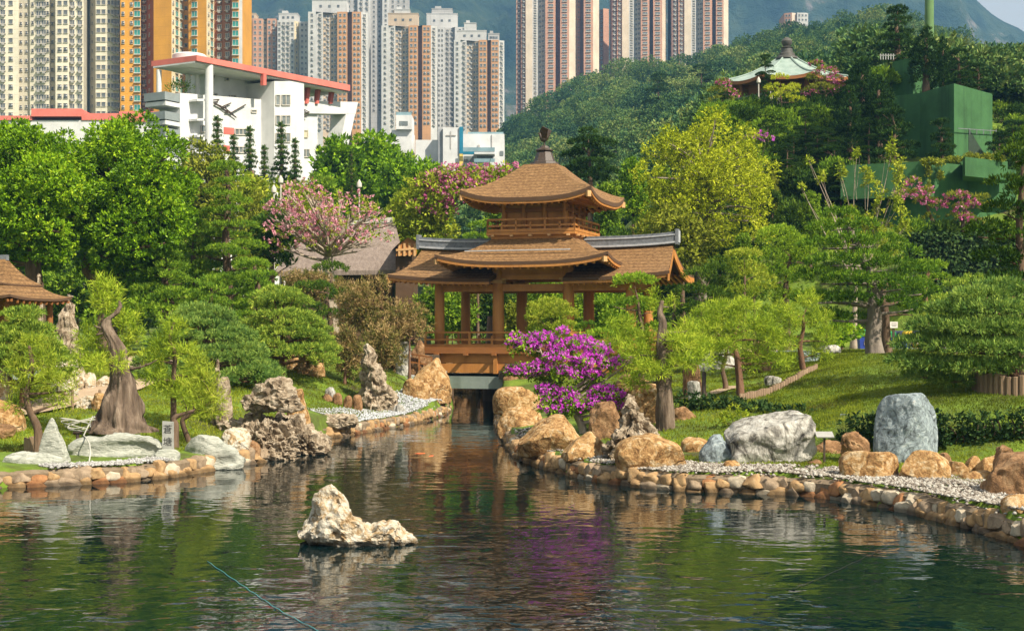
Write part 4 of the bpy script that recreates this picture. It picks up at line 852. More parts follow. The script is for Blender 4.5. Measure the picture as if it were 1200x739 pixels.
# left bank
rock('upright pale green slab with a pointed top beside the flat green boulder', 45, 82, 489, 545, 37.6, k_pale, 11, dep=.4, prof=[(-1, .72), (-.6, 1.2), (-.2, 1.5), (.25, 1.15), (.7, .8), (1, .5)], facets=5, amp=.03, sq=5, name='standing_stone', taper=.2)
rock('flat pale green boulder at the water edge left of the pointed slab', 2, 80, 529, 560, 37.4, k_pale, 12, facets=5, amp=.05, sq=4)
rock('long layered grey green slab behind the white pebbles', 76, 188, 507, 545, 39.0, k_pale, 13, dep=.3, prof=[(-1, .95), (-.3, .92), (-.05, 1.2), (.8, 1.22), (1, 1.0)], facets=4, amp=.045, strata=.09, sq=6, name='rock_slab')
rock('low flat topped grey block just under the carved name stone', 175, 209, 526, 545, 38.9, k_pale, 14, facets=8, amp=.04)
rock('smooth whitish slab with dark cracks right of the carved name stone', 209, 286, 510, 544, 40.6, k_pale, 15, facets=5, amp=.05, dep=.5, sq=4.5, strata=.06, prof=[(-1, .9), (-.5, 1.2), (.2, 1.1), (1, .5)], name='rock_slab')
rock('square orange rock at the left edge beside the leaning pine', -28, 27, 466, 500, 43, k_gold, 16, facets=12, amp=.04, dep=.7)
rock('dull brown stone under the square orange rock', -20, 16, 497, 514, 42, k_brown, 17, facets=8)
rock('large porous brown rock mass sloping into the water', 248, 388, 478, 538, 45.5, k_por, 18, dep=.45, facets=5, amp=.14, freq=3.2, ridge_amp=.16, porous=.16, sub=6, prof=[(-1, .9), (-.3, 1.2), (.3, 1.15), (.75, .85), (1, .4)], name='rock_mass')
rock('dark porous rock ledge along the foot of the brown rock mass', 268, 352, 490, 540, 43.6, k_por, 19, dep=.5, facets=5, amp=.14, freq=3.4, ridge_amp=.15, porous=.16, sub=6)
rock('arched grey slab balanced across the top of the porous rock mass', 279, 358, 441, 466, 44.6, k_por, 20, dep=.6, facets=8, amp=.10, freq=2.4, ridge_amp=.1, porous=.1, zb=Z_(478, 44.6), name='rock_slab', prof=[(-1, .5), (-.6, .8), (.2, 1.1), (.8, .9), (1, .6)])
rock('honey coloured block propping the arched grey slab', 336, 370, 455, 495, 47, k_gold, 21, facets=10, amp=.06)
rock('slender porous stone pillar with a thin spire beside the yellow pine', 242, 266, 420, 520, 46, k_por, 22, dep=1, facets=4, amp=.16, freq=2.6, ridge_amp=.14, porous=.1, prof=[(-1, .5), (-.3, .9), (.0, 1.35), (.25, 1.1), (1, .5)], taper=.45, name='rock_pillar')
rock('small squarish stone set against the thin rock spire', 252, 272, 441, 470, 45.6, k_por, 23, facets=9, amp=.06)
rock('pale knobbly rock between the white slab and the brown rock mass', 258, 293, 500, 532, 42.2, k_cream, 24, facets=5, amp=.13, freq=2.5)
rock('reddish brown stone under the pale knobbly rock', 284, 305, 515, 534, 42.6, k_brown, 25, facets=9)
rock('flat dark rock overhanging the water at the end of the rock mass', 343, 420, 484, 501, 53, k_por, 26, dep=.5, facets=8, amp=.08, freq=2.6, ridge_amp=.1, zb=Z_(500, 53), name='rock_slab')
rock('squared stone wedged under the flat overhanging rock', 386, 414, 500, 513, 54.5, k_por, 27, facets=10)
rock('rounded orange rock resting high on the bright lawn', 347, 380, 411, 432, 62, k_gold, 28, facets=6)
rock('pale yellow rock under the juniper behind the orange lawn rock', 335, 352, 398, 418, 63, k_gold, 29, facets=7)
for i, (a, b, c, d_) in enumerate(((377, 390, 461, 471), (390, 401, 460, 470), (402, 413, 463, 470), (413, 425, 462, 471))):
    rock('squared brown block in the low row edging the lawn', a, b, c, d_, 58.5, k_brown, 31 + i, name='edging_block', group='blocks in the low lawn edge', sub=3, facets=10, amp=.03)
rock('small flat grey stone lying on the lawn edge blocks', 380, 393, 453, 460, 58.8, k_grey, 36, sub=3)
rock('tall jagged tan and grey rock leaning left on the gravel spit', 410, 468, 402, 480, 60.5, k_por, 37, dep=.7, facets=6, amp=.16, freq=2.2, ridge_amp=.14, sub=6, prof=[(-1, .5), (-.45, 1.5), (.0, 1.1), (.5, .5), (1, .25)], porous=.08)
rock('small dark wet stone on the gravel spit', 456, 476, 474, 486, 60.5, k_grey, 38, sub=4, zb=.5)
rock('angular golden boulder at the left end of the bridge', 468, 529, 419, 472, 67.5, k_gold, 39, facets=13, amp=.07, prof=[(-1, .5), (-.2, .9), (.5, 1.3), (1, 1.0)], sub=5)
rock('rough golden stone in front of the angular boulder by the bridge', 470, 504, 443, 474, 65, k_gold, 40, facets=8)
rock('upright orange stone beside the grey green cabinet', 480, 498, 397, 428, 71, k_brown, 41, facets=9, prof=[(-1, 1), (0, 1.1), (1, 1)])
rock('grey rounded stone half hidden by the dry shrub at the path railing', 462, 482, 399, 432, 70.4, k_grey, 42, facets=7)
rock('white jagged rock pile under the left juniper beside the tan path', 58, 97, 420, 458, 50.5, k_cream, 43, amp=.16, freq=2.5, ridge_amp=.12)
rock('white craggy stone lying where the tan path meets the lawn', 88, 118, 463, 483, 46.8, k_cream, 44, amp=.12, ridge_amp=.1)
rock('orange lump of rock between the white craggy stone and the old trunk', 106, 124, 460, 479, 46.2, k_gold, 45)
rock('pale yellow boulder at the left edge above the square orange rock', -22, 13, 428, 470, 47, k_cream, 46, facets=6)
rock('pitted grey scholar rock under the broad fig tree', 60, 94, 344, 405, 62, k_por, 47, amp=.14, ridge_amp=.12, prof=[(-1, .5), (.0, 1.2), (.3, 1.3), (1, .5)], porous=.1)
rock('tall ribbed tan stone behind the corner of the small pavilion', 34, 54, 320, 390, 60, k_por, 48, amp=.08, ridge_amp=.08, prof=[(-1, .8), (0, 1.2), (1, .9)])
for i, (a, b, c, d_, D) in enumerate(((66, 92, 452, 466, 49), (96, 112, 436, 448, 51), (112, 130, 440, 450, 51.5))):
    rock(['long low stone along the upper edge of the tan path', 'weathered cream stone above the path and left of the old trunk', 'small yellowish stone directly behind the old trunk'][i], a, b, c, d_, D, k_cream, 50 + i, sub=4)
# right bank
rock('squared orange boulder right at the bridge pier', 577, 635, 452, 484, 55, k_gold, 60, facets=12, amp=.06, dep=.7)
rock('orange boulder below the squared one at the water edge', 582, 638, 476, 512, 50.3, k_gold, 61, facets=9, amp=.07)
rock('broad tan boulder in front of the magenta bougainvillea', 606, 684, 487, 534, 41.4, k_gold, 62, facets=9, amp=.05, prof=[(-1, .6), (.1, 1.1), (.5, 1.15), (1, .5)])
rock('wedge of yellowish rock between the tan boulder and the jagged rock', 658, 714, 506, 538, 39.0, k_gold, 63, facets=12, amp=.05, prof=[(-1, .3), (.3, 1.1), (1, .7)])
rock('dark jagged honeycombed rock peak beside the broad gold boulder', 704, 782, 461, 541, 38.4, k_por, 64, facets=4, amp=.15, freq=2.6, ridge_amp=.2, porous=.22, sub=6, prof=[(-1, .4), (-.4, .8), (-.02, 1.5), (.3, 1.1), (1, .35)], dep=.7)
rock('broad smooth gold boulder overhanging the edging stones', 720, 806, 508, 551, 36.6, k_gold, 65, facets=7, amp=.045, prof=[(-1, .8), (0, 1.05), (1, .85)])
rock('angular orange rock behind the jagged peak', 716, 780, 438, 484, 47, k_gold, 66, facets=13, amp=.05)
rock('low brownish rock left of the jagged peak under the blossoms', 690, 730, 470, 505, 44.5, k_brown, 67, facets=8)
rock('brown stone hugging the foot of the twin trunk pine', 786, 818, 476, 508, 46.6, k_brown, 68, facets=8)
rock('pinkish flat stone on the grass right of the twin trunk pine', 798, 836, 512, 532, 40, k_gold, 69, sub=4)
rock('dark pointed grey stone left of the great white block', 820, 860, 509, 541, 37.6, k_blue, 70, facets=10, prof=[(-1, .4), (.3, 1.2), (1, .8)])
rock('great blocky grey white boulder with black streaks', 852, 958, 482, 544, 37.5, k_grey, 71, facets=5, amp=.045, sub=6, strata=.05, sq=7.0, prof=[(-1, .8), (-.8, 1.0), (-.4, 1.08), (.5, 1.12), (.9, 1.1), (1, 1.02)], dep=.6)
rock('mottled brown grey stone right of the great white block', 953, 990, 515, 542, 38.8, k_brown, 72, sub=4)
rock('knobbly rust coloured rock beside the blue grey boulder', 985, 1021, 505, 541, 37.4, k_brown, 73, amp=.14, ridge_amp=.1, facets=5)
rock('small pink pebble stone on the gravel before the great white block', 847, 867, 539, 553, 36.2, k_gold, 74, sub=4)
rock('low golden boulder in front of the rust coloured rock', 987, 1058, 528, 561, 34, k_gold, 75, facets=9, amp=.06)
rock('golden boulder below the blue grey boulder, next to low stones', 1056, 1115, 528, 563, 33.6, k_gold, 76, facets=10, amp=.05)
rock('tall smooth blue grey boulder with swirling veins', 1028, 1104, 460, 536, 37.6, k_blue, 77, facets=5, amp=.035, sub=6, sq=5.0, prof=[(-1, 1.0), (-.5, 1.12), (.4, 1.15), (1, .95)], dep=.6)
for i, (a, b, c, d_, D) in enumerate(((1108, 1136, 540, 562, 34.6), (1130, 1150, 534, 552, 35.2), (1146, 1176, 533, 556, 34.8), (1100, 1118, 530, 545, 35.6), (1126, 1168, 551, 568, 33.4))):
    rock(['yellowish low stone touching the golden boulder', 'small round stone in the middle of the low stone row', 'tan stone at the right end of the low stone row', 'grey brown stone tucked behind the golden boulder', 'flat mossy stone in front of the low stone row'][i], a, b, c, d_, D, k_gold if i != 3 else k_brown, 80 + i, sub=4)
rock('massive brown boulder at the right edge above the edging', 1156, 1250, 531, 583, 30.2, k_brown, 86, facets=9, amp=.08, prof=[(-1, .6), (-.3, 1.1), (1, 1.1)])
rock('rough lump on top of the massive brown boulder', 1168, 1202, 521, 548, 33, k_brown, 87, amp=.13)
rock('honey coloured boulder at the waterline in the right corner', 1176, 1236, 580, 628, 27.2, k_gold, 88, facets=9)
rock('flat brick red stone on the gravel under the little sign', 946, 968, 538, 548, 36.9, k_brown, 89, sub=3)
def abut(label, x0, x1, y0, y1, z1, seed):
    T = empty('stone_abutment', ((x0 + x1) / 2, y0, 0), label, 'stone wall'); b = MB(); b.box((0, (y1 - y0) / 2, z1 / 2 - .5), (x1 - x0, y1 - y0, z1 + 1)); b.build('core', MAT('abutment_mortar', (.10, .075, .05), 3, .95, .03), T)
    rg = random.Random(seed); ms = [rock_mesh('wall_stone', .42, .22, .5, k_brown, 700 + i, facets=9, amp=.05, sub=3) for i in range(5)]; n = 0
    for z in (0, .45, .9, 1.35, 1.8, 2.25):
        if z + .3 > z1: break
        x = x0 + .3
        while x < x1 - .2 and n < 95:
            o = link('wall_stone', ms[rg.randrange(5)], T, (x - (x0 + x1) / 2, -.05, z)); o.rotation_euler = (0, 0, rg.uniform(-.15, .15)); x += rg.uniform(.6, .85); n += 1
    return T
abut('stone abutment carrying the left end of the bridge', -9.0, -3.75, 71.6, 77.5, 2.75, 1)
abut('shaded stone wall closing the channel behind the bridge', -6, 2, 90.5, 93.5, 2.3, 2)
abut('stone abutment behind the squared orange boulder', -.35, 6.0, 71.2, 77.0, 2.3, 3)
# ================================================================== EDGING OF THE POND
m_mort = MAT('edging_mortar', [(.35, (.16, .115, .07)), (.65, (.24, .18, .115))], 4, .95, .03, wet=.08)
def resample(pl, step):
    pl = np.array(pl); d = np.r_[0, np.cumsum(np.hypot(*np.diff(pl, axis=0).T))]; n = int(d[-1] / step); s = np.linspace(0, d[-1], n + 1)
    return np.c_[np.interp(s, d, pl[:, 0]), np.interp(s, d, pl[:, 1])]
stone_mats = [ROCK('edging_tan', [(.3, (.22, .13, .06)), (.6, (.42, .27, .13)), (.8, (.5, .40, .27))], 3, .02, 12, cracks=None, wet=.07), ROCK('edging_cream', [(.3, (.36, .29, .20)), (.7, (.58, .50, .37))], 3, .02, 12, cracks=None, wet=.07), ROCK('edging_rust', [(.3, (.20, .085, .035)), (.7, (.40, .20, .085))], 3, .02, 12, cracks=None, wet=.07), ROCK('edging_grey', [(.3, (.17, .12, .075)), (.7, (.36, .27, .18))], 3, .02, 12, cracks=None, wet=.07)]
EST = []
for i in range(16):
    rg = random.Random(400 + i); EST.append(rock_mesh('edging_stone', .25 * rg.uniform(.7, 1.25), .20, .31 * rg.uniform(.75, 1.15), stone_mats[[0, 1, 0, 2, 0, 3, 0, 3][i % 8]], 400 + i, facets=9, amp=.06, sub=3, sq=5, ridge_amp=.05))
def edging(label, pl, seed, rows=((-.14, 1.12), (.11, 1.0)), side=1, cap=100):
    T = empty('pond_edging', (pl[0][0], pl[0][1], 0), label, 'stone edging', 'stone edgings round the pond'); o = T.location
    q = resample(pl, .3); tn = np.gradient(q, axis=0); tn /= np.linalg.norm(tn, axis=1)[:, None]; nr = np.c_[tn[:, 1], -tn[:, 0]] * side   # towards the water
    b = MB(); prof = [(-.02, -.9), (0.02, .33), (-.10, .40), (-.7, .43), (-.75, -.3)]
    b.grid([[(p[0] + n[0] * a - o.x, p[1] + n[1] * a - o.y, z) for p, n in zip(q, nr)] for a, z in prof], flip=side < 0); b.build('mortar_core', m_mort, T)
    rg = random.Random(seed); items = []
    for z, sc_ in rows:
        s = resample(pl, .37 * sc_); t2 = np.gradient(s, axis=0)
        for p, t in zip(s, t2):
            t = t / np.hypot(*t); n = np.array([t[1], -t[0]]) * side; off = -.06 + rg.uniform(-.03, .05) - (.05 if z > 0 else 0); j = rg.uniform(-.05, .05)
            items.append((p[0] + n[0] * off + t[0] * j, p[1] + n[1] * off + t[1] * j, z + rg.uniform(-.04, .05), math.atan2(t[1], t[0]) + rg.uniform(-.25, .25), sc_ * rg.uniform(.82, 1.2), rg.randrange(16)))
    items.sort(key=lambda i: abs(i[0] / i[1]) > .37)
    for x, y, z, a, s, k in items[:cap]:
        e = link('edging_stone', EST[k], T, (x - o.x, y - o.y, z)); e.rotation_euler = (rg.uniform(-.15, .15), rg.uniform(-.15, .15), a); e.scale = (s, s, s)
    if len(items) > cap:
        Vs, Fs, Ms = [], [], []; n0 = 0
        for x, y, z, a, s, k in items[cap:]:
            me = EST[k]; v = np.empty(len(me.vertices) * 3, np.float32); me.vertices.foreach_get('co', v); v = v.reshape(-1, 3) * s; f = np.empty(len(me.loops), np.int32); me.loops.foreach_get('vertex_index', f)
            c, s_ = math.cos(a), math.sin(a); Vs.append(np.c_[v[:, 0] * c - v[:, 1] * s_ + x - o.x, v[:, 0] * s_ + v[:, 1] * c + y - o.y, v[:, 2] + z]); Fs.append(f.reshape(-1, 3) + n0); n0 += len(v); Ms.append(np.full(len(f) // 3, stone_mats.index(me.materials[0])))
        tag(link('further_stones', mesh_np('further_stones', np.concatenate(Vs), np.concatenate(Fs), stone_mats, smooth=True, mi=np.concatenate(Ms)), T), kind='stuff')
    return T
edging('rounded tan and cream stones mortared along the left bank below the name stone', LEFT[0:8], 1, side=1)
edging('rough stone edging along the gravel spit towards the bridge', LEFT[9:17], 2, rows=((-.14, 1.05), (.10, .95)), side=1)
edging('stone edging round the bougainvillea corner beside the bridge pier', RIGHT[2:9], 3, side=1)
edging('long curved stone edging below the gravel on the right bank', RIGHT[8:] + [(14.0, 20.0), (15.0, 9.0)], 4, side=1)
# white and grey pebbles behind the edging
def pebbles(name, pts, size, stops, seed):
    rg = np.random.default_rng(seed); n = len(pts); base = np.array([(1, 0, 0), (0, 1, 0), (-1, 0, 0), (0, -1, 0), (0, 0, 1), (0, 0, -.6)], float)
    F8 = np.array([(0, 1, 4), (1, 2, 4), (2, 3, 4), (3, 0, 4), (1, 0, 5), (2, 1, 5), (3, 2, 5), (0, 3, 5)])
    s = size * rg.uniform(.55, 1.25, (n, 1, 1)) * np.stack([np.ones(n), rg.uniform(.6, 1, n), rg.uniform(.45, .8, n)], 1)[:, None, :]; a = rg.uniform(0, 6.28, n)
    v = base[None] * s * rg.uniform(.75, 1.25, (n, 6, 1)); c, s_ = np.cos(a)[:, None], np.sin(a)[:, None]; v = np.stack([v[:, :, 0] * c - v[:, :, 1] * s_, v[:, :, 0] * s_ + v[:, :, 1] * c, v[:, :, 2]], -1) + pts[:, None, :]
    f = (F8[None] + 6 * np.arange(n)[:, None, None]).reshape(-1, 3); me = mesh_np(name, v.reshape(-1, 3), f, LEAF(name + '_stone', stops, 0.0), attr=np.repeat(rg.uniform(0, 1, n), 8), smooth=True)
    return tag(link(name, me), kind='stuff')
def strip(pl, side, d0, d1, n, seed, clear=None):
    rg = np.random.default_rng(seed); q = resample(pl, .2); tn = np.gradient(q, axis=0); tn /= np.linalg.norm(tn, axis=1)[:, None]; nr = np.c_[tn[:, 1], -tn[:, 0]] * side
    i = rg.integers(0, len(q), n); off = rg.uniform(d0, d1, n)
    p = q[i] - nr[i] * off[:, None] + rg.normal(0, .08, (n, 2)); z = ground(p); z = np.maximum(z, np.where(off < .75, .44, 0)); return np.c_[p, z + .02]
gs = [(0, (.07, .055, .045)), (.35, (.21, .18, .145)), (.7, (.33, .30, .255)), (1, (.44, .42, .37))]
pebbles('bank_gravel', np.r_[strip(RIGHT[13:], 1, 1.8, 3.9, 6000, 9), strip(RIGHT[9:], 1, .12, 2.3, 9000, 1), strip(RIGHT[5:10], 1, .2, 1.3, 1500, 7)], .062, gs, 2)
pebbles('spit_gravel', strip(LEFT[10:16], 1, .15, 1.9, 7000, 3), .055, [(0, (.22, .22, .22)), (1, (.56, .57, .58))], 4)
pebbles('left_pebbles', np.r_[strip([LEFT[2], LEFT[3], LEFT[4]], 1, .15, .75, 1500, 5)], .055, [(0, (.16, .15, .14)), (1, (.46, .45, .42))], 6)

# ================================================================== PATHS AND PAVING
m_path = MAT('tan_path', [(.3, (.30, .21, .13)), (.7, (.44, .33, .22))], 2, .95, .01); m_pave = MAT('pink_paving', [(.3, (.30, .17, .12)), (.7, (.42, .26, .19))], 1.5, .9, .01)
def ribbon(name, ctr, half, mat, lift=.05, hard=0.0):
    q = resample(ctr, .5); tn = np.gradient(q, axis=0); tn /= np.linalg.norm(tn, axis=1)[:, None]; nr = np.c_[-tn[:, 1], tn[:, 0]]
    rows = [q + nr * o for o in np.linspace(-half, half, 9)]; b = MB(); b.grid([[(p[0], p[1], z + lift) for p, z in zip(r, ground(r))] for r in rows]); return tag(b.build(name, mat), kind='structure')
ribbon('garden_path', [G(-60, 44.5).xy, G(40, 46.5).xy, G(90, 48.6).xy, G(130, 51).xy, G(170, 56).xy, G(180, 66).xy], 1.1, m_path, .10)
ribbon('paved_plaza', [G(880, 80).xy, G(1000, 80).xy, G(1250, 80).xy], 4.2, m_pave, .10)
ribbon('lawn_path', [G(795, 52.5).xy, G(830, 53).xy, G(862, 56).xy], .35, m_path, .06)
def kerb(name, pts, w_, h, mat, label=None, cat=None):
    b = MB()
    for a, c in zip(pts, pts[1:]): b.bar(a + Vector((0, 0, h / 2 - .02)), c + Vector((0, 0, h / 2 - .02)), w_, h)
    return b.build(name, mat)
tag(kerb('plaza_kerb', [G(px, 75.5) for px in range(900, 1130, 20)], .3, .16, m_conc), 'low grey stone kerb in front of the pink paved plaza', 'kerb')
# ================================================================== NAME STONE with carved characters
D = 39.3; g0 = G(197, D); ST = empty('name_stone', (g0.x, D, Z_(527, D)), 'upright grey stone tablet carved with two dark Chinese characters', 'carved stone')
b = MB(); hh = Z_(494, D) - Z_(527, D); b.add([(-.155, -.05, -.3), (.155, -.05, -.3), (.15, -.05, hh), (-.15, -.05, hh + .02), (-.155, .05, -.3), (.155, .05, -.3), (.15, .05, hh), (-.15, .05, hh + .02)], [(0, 1, 2, 3), (5, 4, 7, 6), (0, 4, 5, 1), (1, 5, 6, 2), (2, 6, 7, 3), (3, 7, 4, 0)])
b.build('tablet', MAT('tablet_stone', [(.3, (.26, .26, .23)), (.7, (.38, .38, .34))], 6, .8, .01), ST)
m_ink = MAT('carved_ink', (.03, .03, .028), 5, .8)
def text(body, size, loc, mat, parent, name='lettering', rot=(PI / 2, 0, 0), ext=.002):
    c = bpy.data.curves.new(name, 'FONT'); c.body = body; c.size = size; c.align_x = 'CENTER'; c.align_y = 'CENTER'; c.extrude = ext; c.resolution_u = 3
    c.materials.append(mat); t = bpy.data.objects.new(name, c); col.objects.link(t); bpy.context.view_layer.update()
    me = bpy.data.meshes.new_from_object(t.evaluated_get(bpy.context.evaluated_depsgraph_get())); bpy.data.objects.remove(t); me.name = name
    o = link(name, me, parent, loc); o.rotation_euler = rot; return o
text('\u84bc', .26, (0, -.054, hh * .72), m_ink, ST); text('\u5858', .26, (0, -.054, hh * .28), m_ink, ST)
# ---- small slanted sign by the great white block
D = 37.2; SG = empty('plant_sign', G(966, D), 'small slanted label plate on a thin post right of the great white block', 'sign'); zt = Z_(509, D) - SG.location.z
b = MB(); b.box((0, 0, zt / 2), (.05, .05, zt)); b.build('post', m_bronze, SG); b = MB(); b.box((0, -.02, zt), (.46, .3, .03), rx=R(25)); b.build('plate', MAT('grey_plate', (.32, .31, .28), 5, .5), SG)
# ---- white notice on a post before the bins
D = 78; NS = empty('notice_sign', G(1047, D), 'white notice board on a dark post in front of the recycling bins', 'sign'); z0 = NS.location.z
b = MB(); b.box((0, 0, (Z_(385, D) - z0) / 2), (.12, .1, Z_(385, D) - z0)); b.box((0, 0, .05), (.8, .5, .1)); b.build('post', m_bronze, NS)
b = MB(); b.box((0, -.08, Z_(380.5, D) - z0), (.42, .05, .34)); b.build('board', MAT('white_board', (.7, .68, .62), 3, .6), NS)
b = MB()
for i in range(3): b.box((0, -.11, Z_(380.5, D) - z0 + .09 - .08 * i), (.3 - .05 * (i == 2), .006, .02))
b.build('text_line', m_ink, NS)
# ---- recycling bins
def bin_(px, D, body, lid, label, w_=.62, h=1.05):
    Tn = empty('recycling_bin', G(px, D), label, 'bin', 'recycling bins on the plaza'); Tn.location.z += .1
    b = MB(); V = [(x * w_ / 2 * k, y * .34 * k, z) for k, z in ((.86, .1), (1, h * .7)) for x, y in ((-1, -1), (1, -1), (1, 1), (-1, 1))]; b.add(V, [(0, 1, 2, 3), (7, 6, 5, 4), (0, 4, 5, 1), (1, 5, 6, 2), (2, 6, 7, 3), (3, 7, 4, 0)]); b.build('body', body, Tn)
    b = MB(); V = [(x * w_ / 2 * k, y * .37 * k, z) for k, z in ((1.04, h * .7), (1.0, h * .92), (.7, h * 1.0)) for x, y in ((-1, -1), (1, -1), (1, 1), (-1, 1))]
    b.add(V, [(0, 1, 2, 3), (11, 10, 9, 8)] + [(i + k, (i + 1) % 4 + k, (i + 1) % 4 + 4 + k, i + 4 + k) for k in (0, 4) for i in range(4)]); b.build('lid', lid, Tn)
    b = MB(); b.box((0, -.352, h * .42), (.2, .012, .22)); b.build('label_plate', m_frame, Tn)
    for s_ in (-1, 1): b = MB(); b.tube([(s_ * w_ * .36, .2, .1), (s_ * w_ * .44, .2, .1)], .1, 10); b.build('wheel', m_dark, Tn)
def paint(n, c): return MAT(n, c, 2, .45, spec=.5)
pb, pg, py_, pk = paint('blue_plastic', (.012, .05, .30)), paint('green_plastic', (.015, .20, .05)), paint('yellow_plastic', (.55, .38, .02)), paint('navy_plastic', (.012, .018, .05))
bin_(1013, 82, pb, pg, 'blue bin with a green lid left of the pine trunks', .72, 1.35); bin_(1042, 82.4, pb, pg, 'blue bin with a green lid just behind the white notice', .62, 1.2); bin_(1052, 83.6, pk, pk, 'dark navy bin among the row right of the notice', .7, 1.25); bin_(1058, 83.0, pb, pk, 'blue bin with a dark lid right of the notice', .6, 1.15); bin_(1065, 82, pb, py_, 'blue bin with a yellow lid', .6, 1.15); bin_(1074, 81.8, py_, pk, 'yellow bin with a dark lid at the right end of the row', .6, 1.15)
# ---- log planter and log edgings
m_log = MAT('grey_brown_log', [(.3, (.15, .10, .06)), (.7, (.29, .20, .125))], 3, .9, .02, stretch=(1, 1, .15), bscale=12)
D = 42.4; g0 = Vector((X_(1194, D), D, 0)); LP = empty('log_planter', (g0.x, D, gz(g0.x, D) - .1), 'round planter walled with upright logs around the juniper foot', 'planter'); r_ = 49 / F * D
zt = Z_(438, D) - LP.location.z
for i in range(44):
    a = 2 * PI * i / 44; hh = zt + .05 * math.sin(i * 7.3); b = MB(); b.lathe((r_ * math.cos(a), r_ * math.sin(a), 0), [(.092, -.4), (.092, hh - .02), (.07, hh)], 8); b.build('log', m_log, LP, smooth=True, angle=40)
b = MB(); b.lathe((0, 0, 0), [(r_ * .97, -.4), (r_ * .97, zt - .12)], 32); b.build('soil', MAT('planter_soil', (.05, .04, .02), 4, .95), LP)
def logrow(label, pts, n, h, rad=.07):
    Tn = empty('log_edging', pts[0], label, 'log edging'); q = [Vector(p) for p in pts]
    tot = []
    for a, c in zip(q, q[1:]): tot += [a.lerp(c, i / n) for i in range(n)]
    for i, p in enumerate(tot): p = Vector((p.x, p.y, gz(p.x, p.y))); b = MB(); hh = h * (1 + .07 * math.sin(i * 5.1)); o = p - q[0]; b.lathe(o, [(rad, -.2), (rad, hh - .02), (rad * .8, hh)], 8); b.build('log', m_log, Tn, smooth=True, angle=40)
logrow('short upright logs edging the lawn left of the grass mound', [G(868, 50), G(900, 50.5), G(935, 53), G(958, 56)], 12, .25)
logrow('little upright logs behind the flat green boulder', [G(30, 39.5), G(48, 39.4)], 9, .42, .05)
# ---- white hose on a stand
m_hose = MAT('white_hose', (.42, .41, .35), 3, .5); HO = empty('hose_stand', G(91, 40), 'white garden hose coiled on a small dark stand behind the long slab', 'hose'); z0 = HO.location.z
b = MB(); b.tube([(0, 0, -.1), (0, 0, .45)], .05, 8); b.tube([(-.12, 0, .45), (.12, 0, .45)], .05, 8); b.build('stand', m_bronze, HO)
rg = random.Random(4); pts = []
for i in range(90):
    a = i * .36; rr = .27 + .10 * math.sin(i * .23) + .05 * rg.random(); pts.append((rr * 1.25 * math.cos(a), rr * .7 * math.sin(a), .62 + .16 * math.sin(a * .5 + i * .05) + .0015 * i))
b = MB(); b.tube(pts, .014, 6); b.build('coil', m_hose, HO, smooth=True)
def lp(px, py, D): return P(px, py, D) - HO.location
b = MB(); b.tube([Vector(pts[-1]), lp(98, 510, 39.6), lp(101, 513, 38.6), lp(105, 520, 38.2), lp(106, 530, 38.0), lp(104, 544, 37.6), lp(102, 556, 37.1), lp(98, 566, 36.7)], .02, 6); b.build('loose_end', m_hose, HO, smooth=True)
# ---- ropes on the pond
def cord(label, pts, rad, mat, name='cord'):
    b = MB(); q = [Vector((*W0(*p), .012)) for p in pts]; f = []
    for i in range(len(q) - 1):
        for k in range(8): t = k / 8; a, c = q[i], q[i + 1]; f.append(a.lerp(c, t) + Vector((.012 * math.sin((i * 8 + k) * 1.7), 0, 0)))
    f.append(q[-1]); b.tube(f, rad, 6); return tag(b.build(name, mat, smooth=True), label, 'cord')
cord('thin turquoise line floating across the water left of the pond rock', [(243, 658), (275, 680), (300, 697), (330, 717), (372, 739), (420, 765)], .005, MAT('turquoise_plastic', (.05, .32, .34), 2, .4))
cord('dark line floating in the green water on the right', [(885, 690), (930, 690), (965, 676), (1010, 655), (1040, 640)], .004, m_dark)
# ---- lamps, flags and small posts
def lamp(px, ptop, D, label, h=None, zb=None):
    g = G(px, D); zb = g.z if zb is None else zb; Tn = empty('garden_lamp', (g.x, D, zb), label, 'lamp post', 'white garden lamps'); zt = Z_(ptop, D) - zb
    b = MB(); b.lathe((0, 0, 0), [(.07, -.3), (.05, zt - .7)], 8); b.build('pole', m_frame, Tn); b = MB(); b.lathe((0, 0, zt - .7), [(.07, 0), (.18, .08), (.18, .34), (.09, .5), (.02, .62)], 10); b.build('lantern', m_frame, Tn, smooth=True, angle=40)
def onhill(px, pt, h):
    return min(range(100, 420, 2), key=lambda D: abs(Z_(pt, D) - gz(X_(px, D), D) - h))
lamp(889, 89, 128, 'white lamp post before the hilltop pavilion'); lamp(740, 117, onhill(740, 117, 5), 'white lamp beside the dark tiered pine above the yellow tree')
lamp(329, 204, 100, 'white lamp lantern among the trees left of the pink blossom'); lamp(321, 215, 98, 'lower white lamp lantern left of its taller neighbour')
lamp(421, 209, 100, 'white lamp glimpsed behind the crown of the pink blossom tree')
FP = 0
for px, yt, yb in ((903, 107, 127), (905, 110, 127), (911, 110, 128), (913, 107, 129)):
    g = G(px, 127); b = MB(); b.lathe((g.x, 127, 0), [(.05, g.z - .5), (.05, Z_(yt, 127))], 6); tag(b.build('slim_post', m_frame), 'slim white post among the yellow shrubs at the hilltop pavilion', 'post', 'slim white posts at the hilltop')
g = G(825, 52); b = MB(); b.lathe((g.x, 52, g.z), [(.08, -.2), (.08, .95), (.05, 1.0)], 10); tag(b.build('bollard', m_bronze, smooth=True, angle=40), 'short dark bollard standing beside the lawn path on the right', 'bollard')
for px, D, lb in ((117, 46.6, 'short wooden post beside the tan path'), (85, 46.4, 'shorter wooden post left of the old trunk by the path')):
    g = G(px, D); b = MB(); b.lathe((g.x, D, g.z), [(.05, -.2), (.05, .62), (.03, .65)], 8); tag(b.build('wooden_post', m_log), lb, 'post')
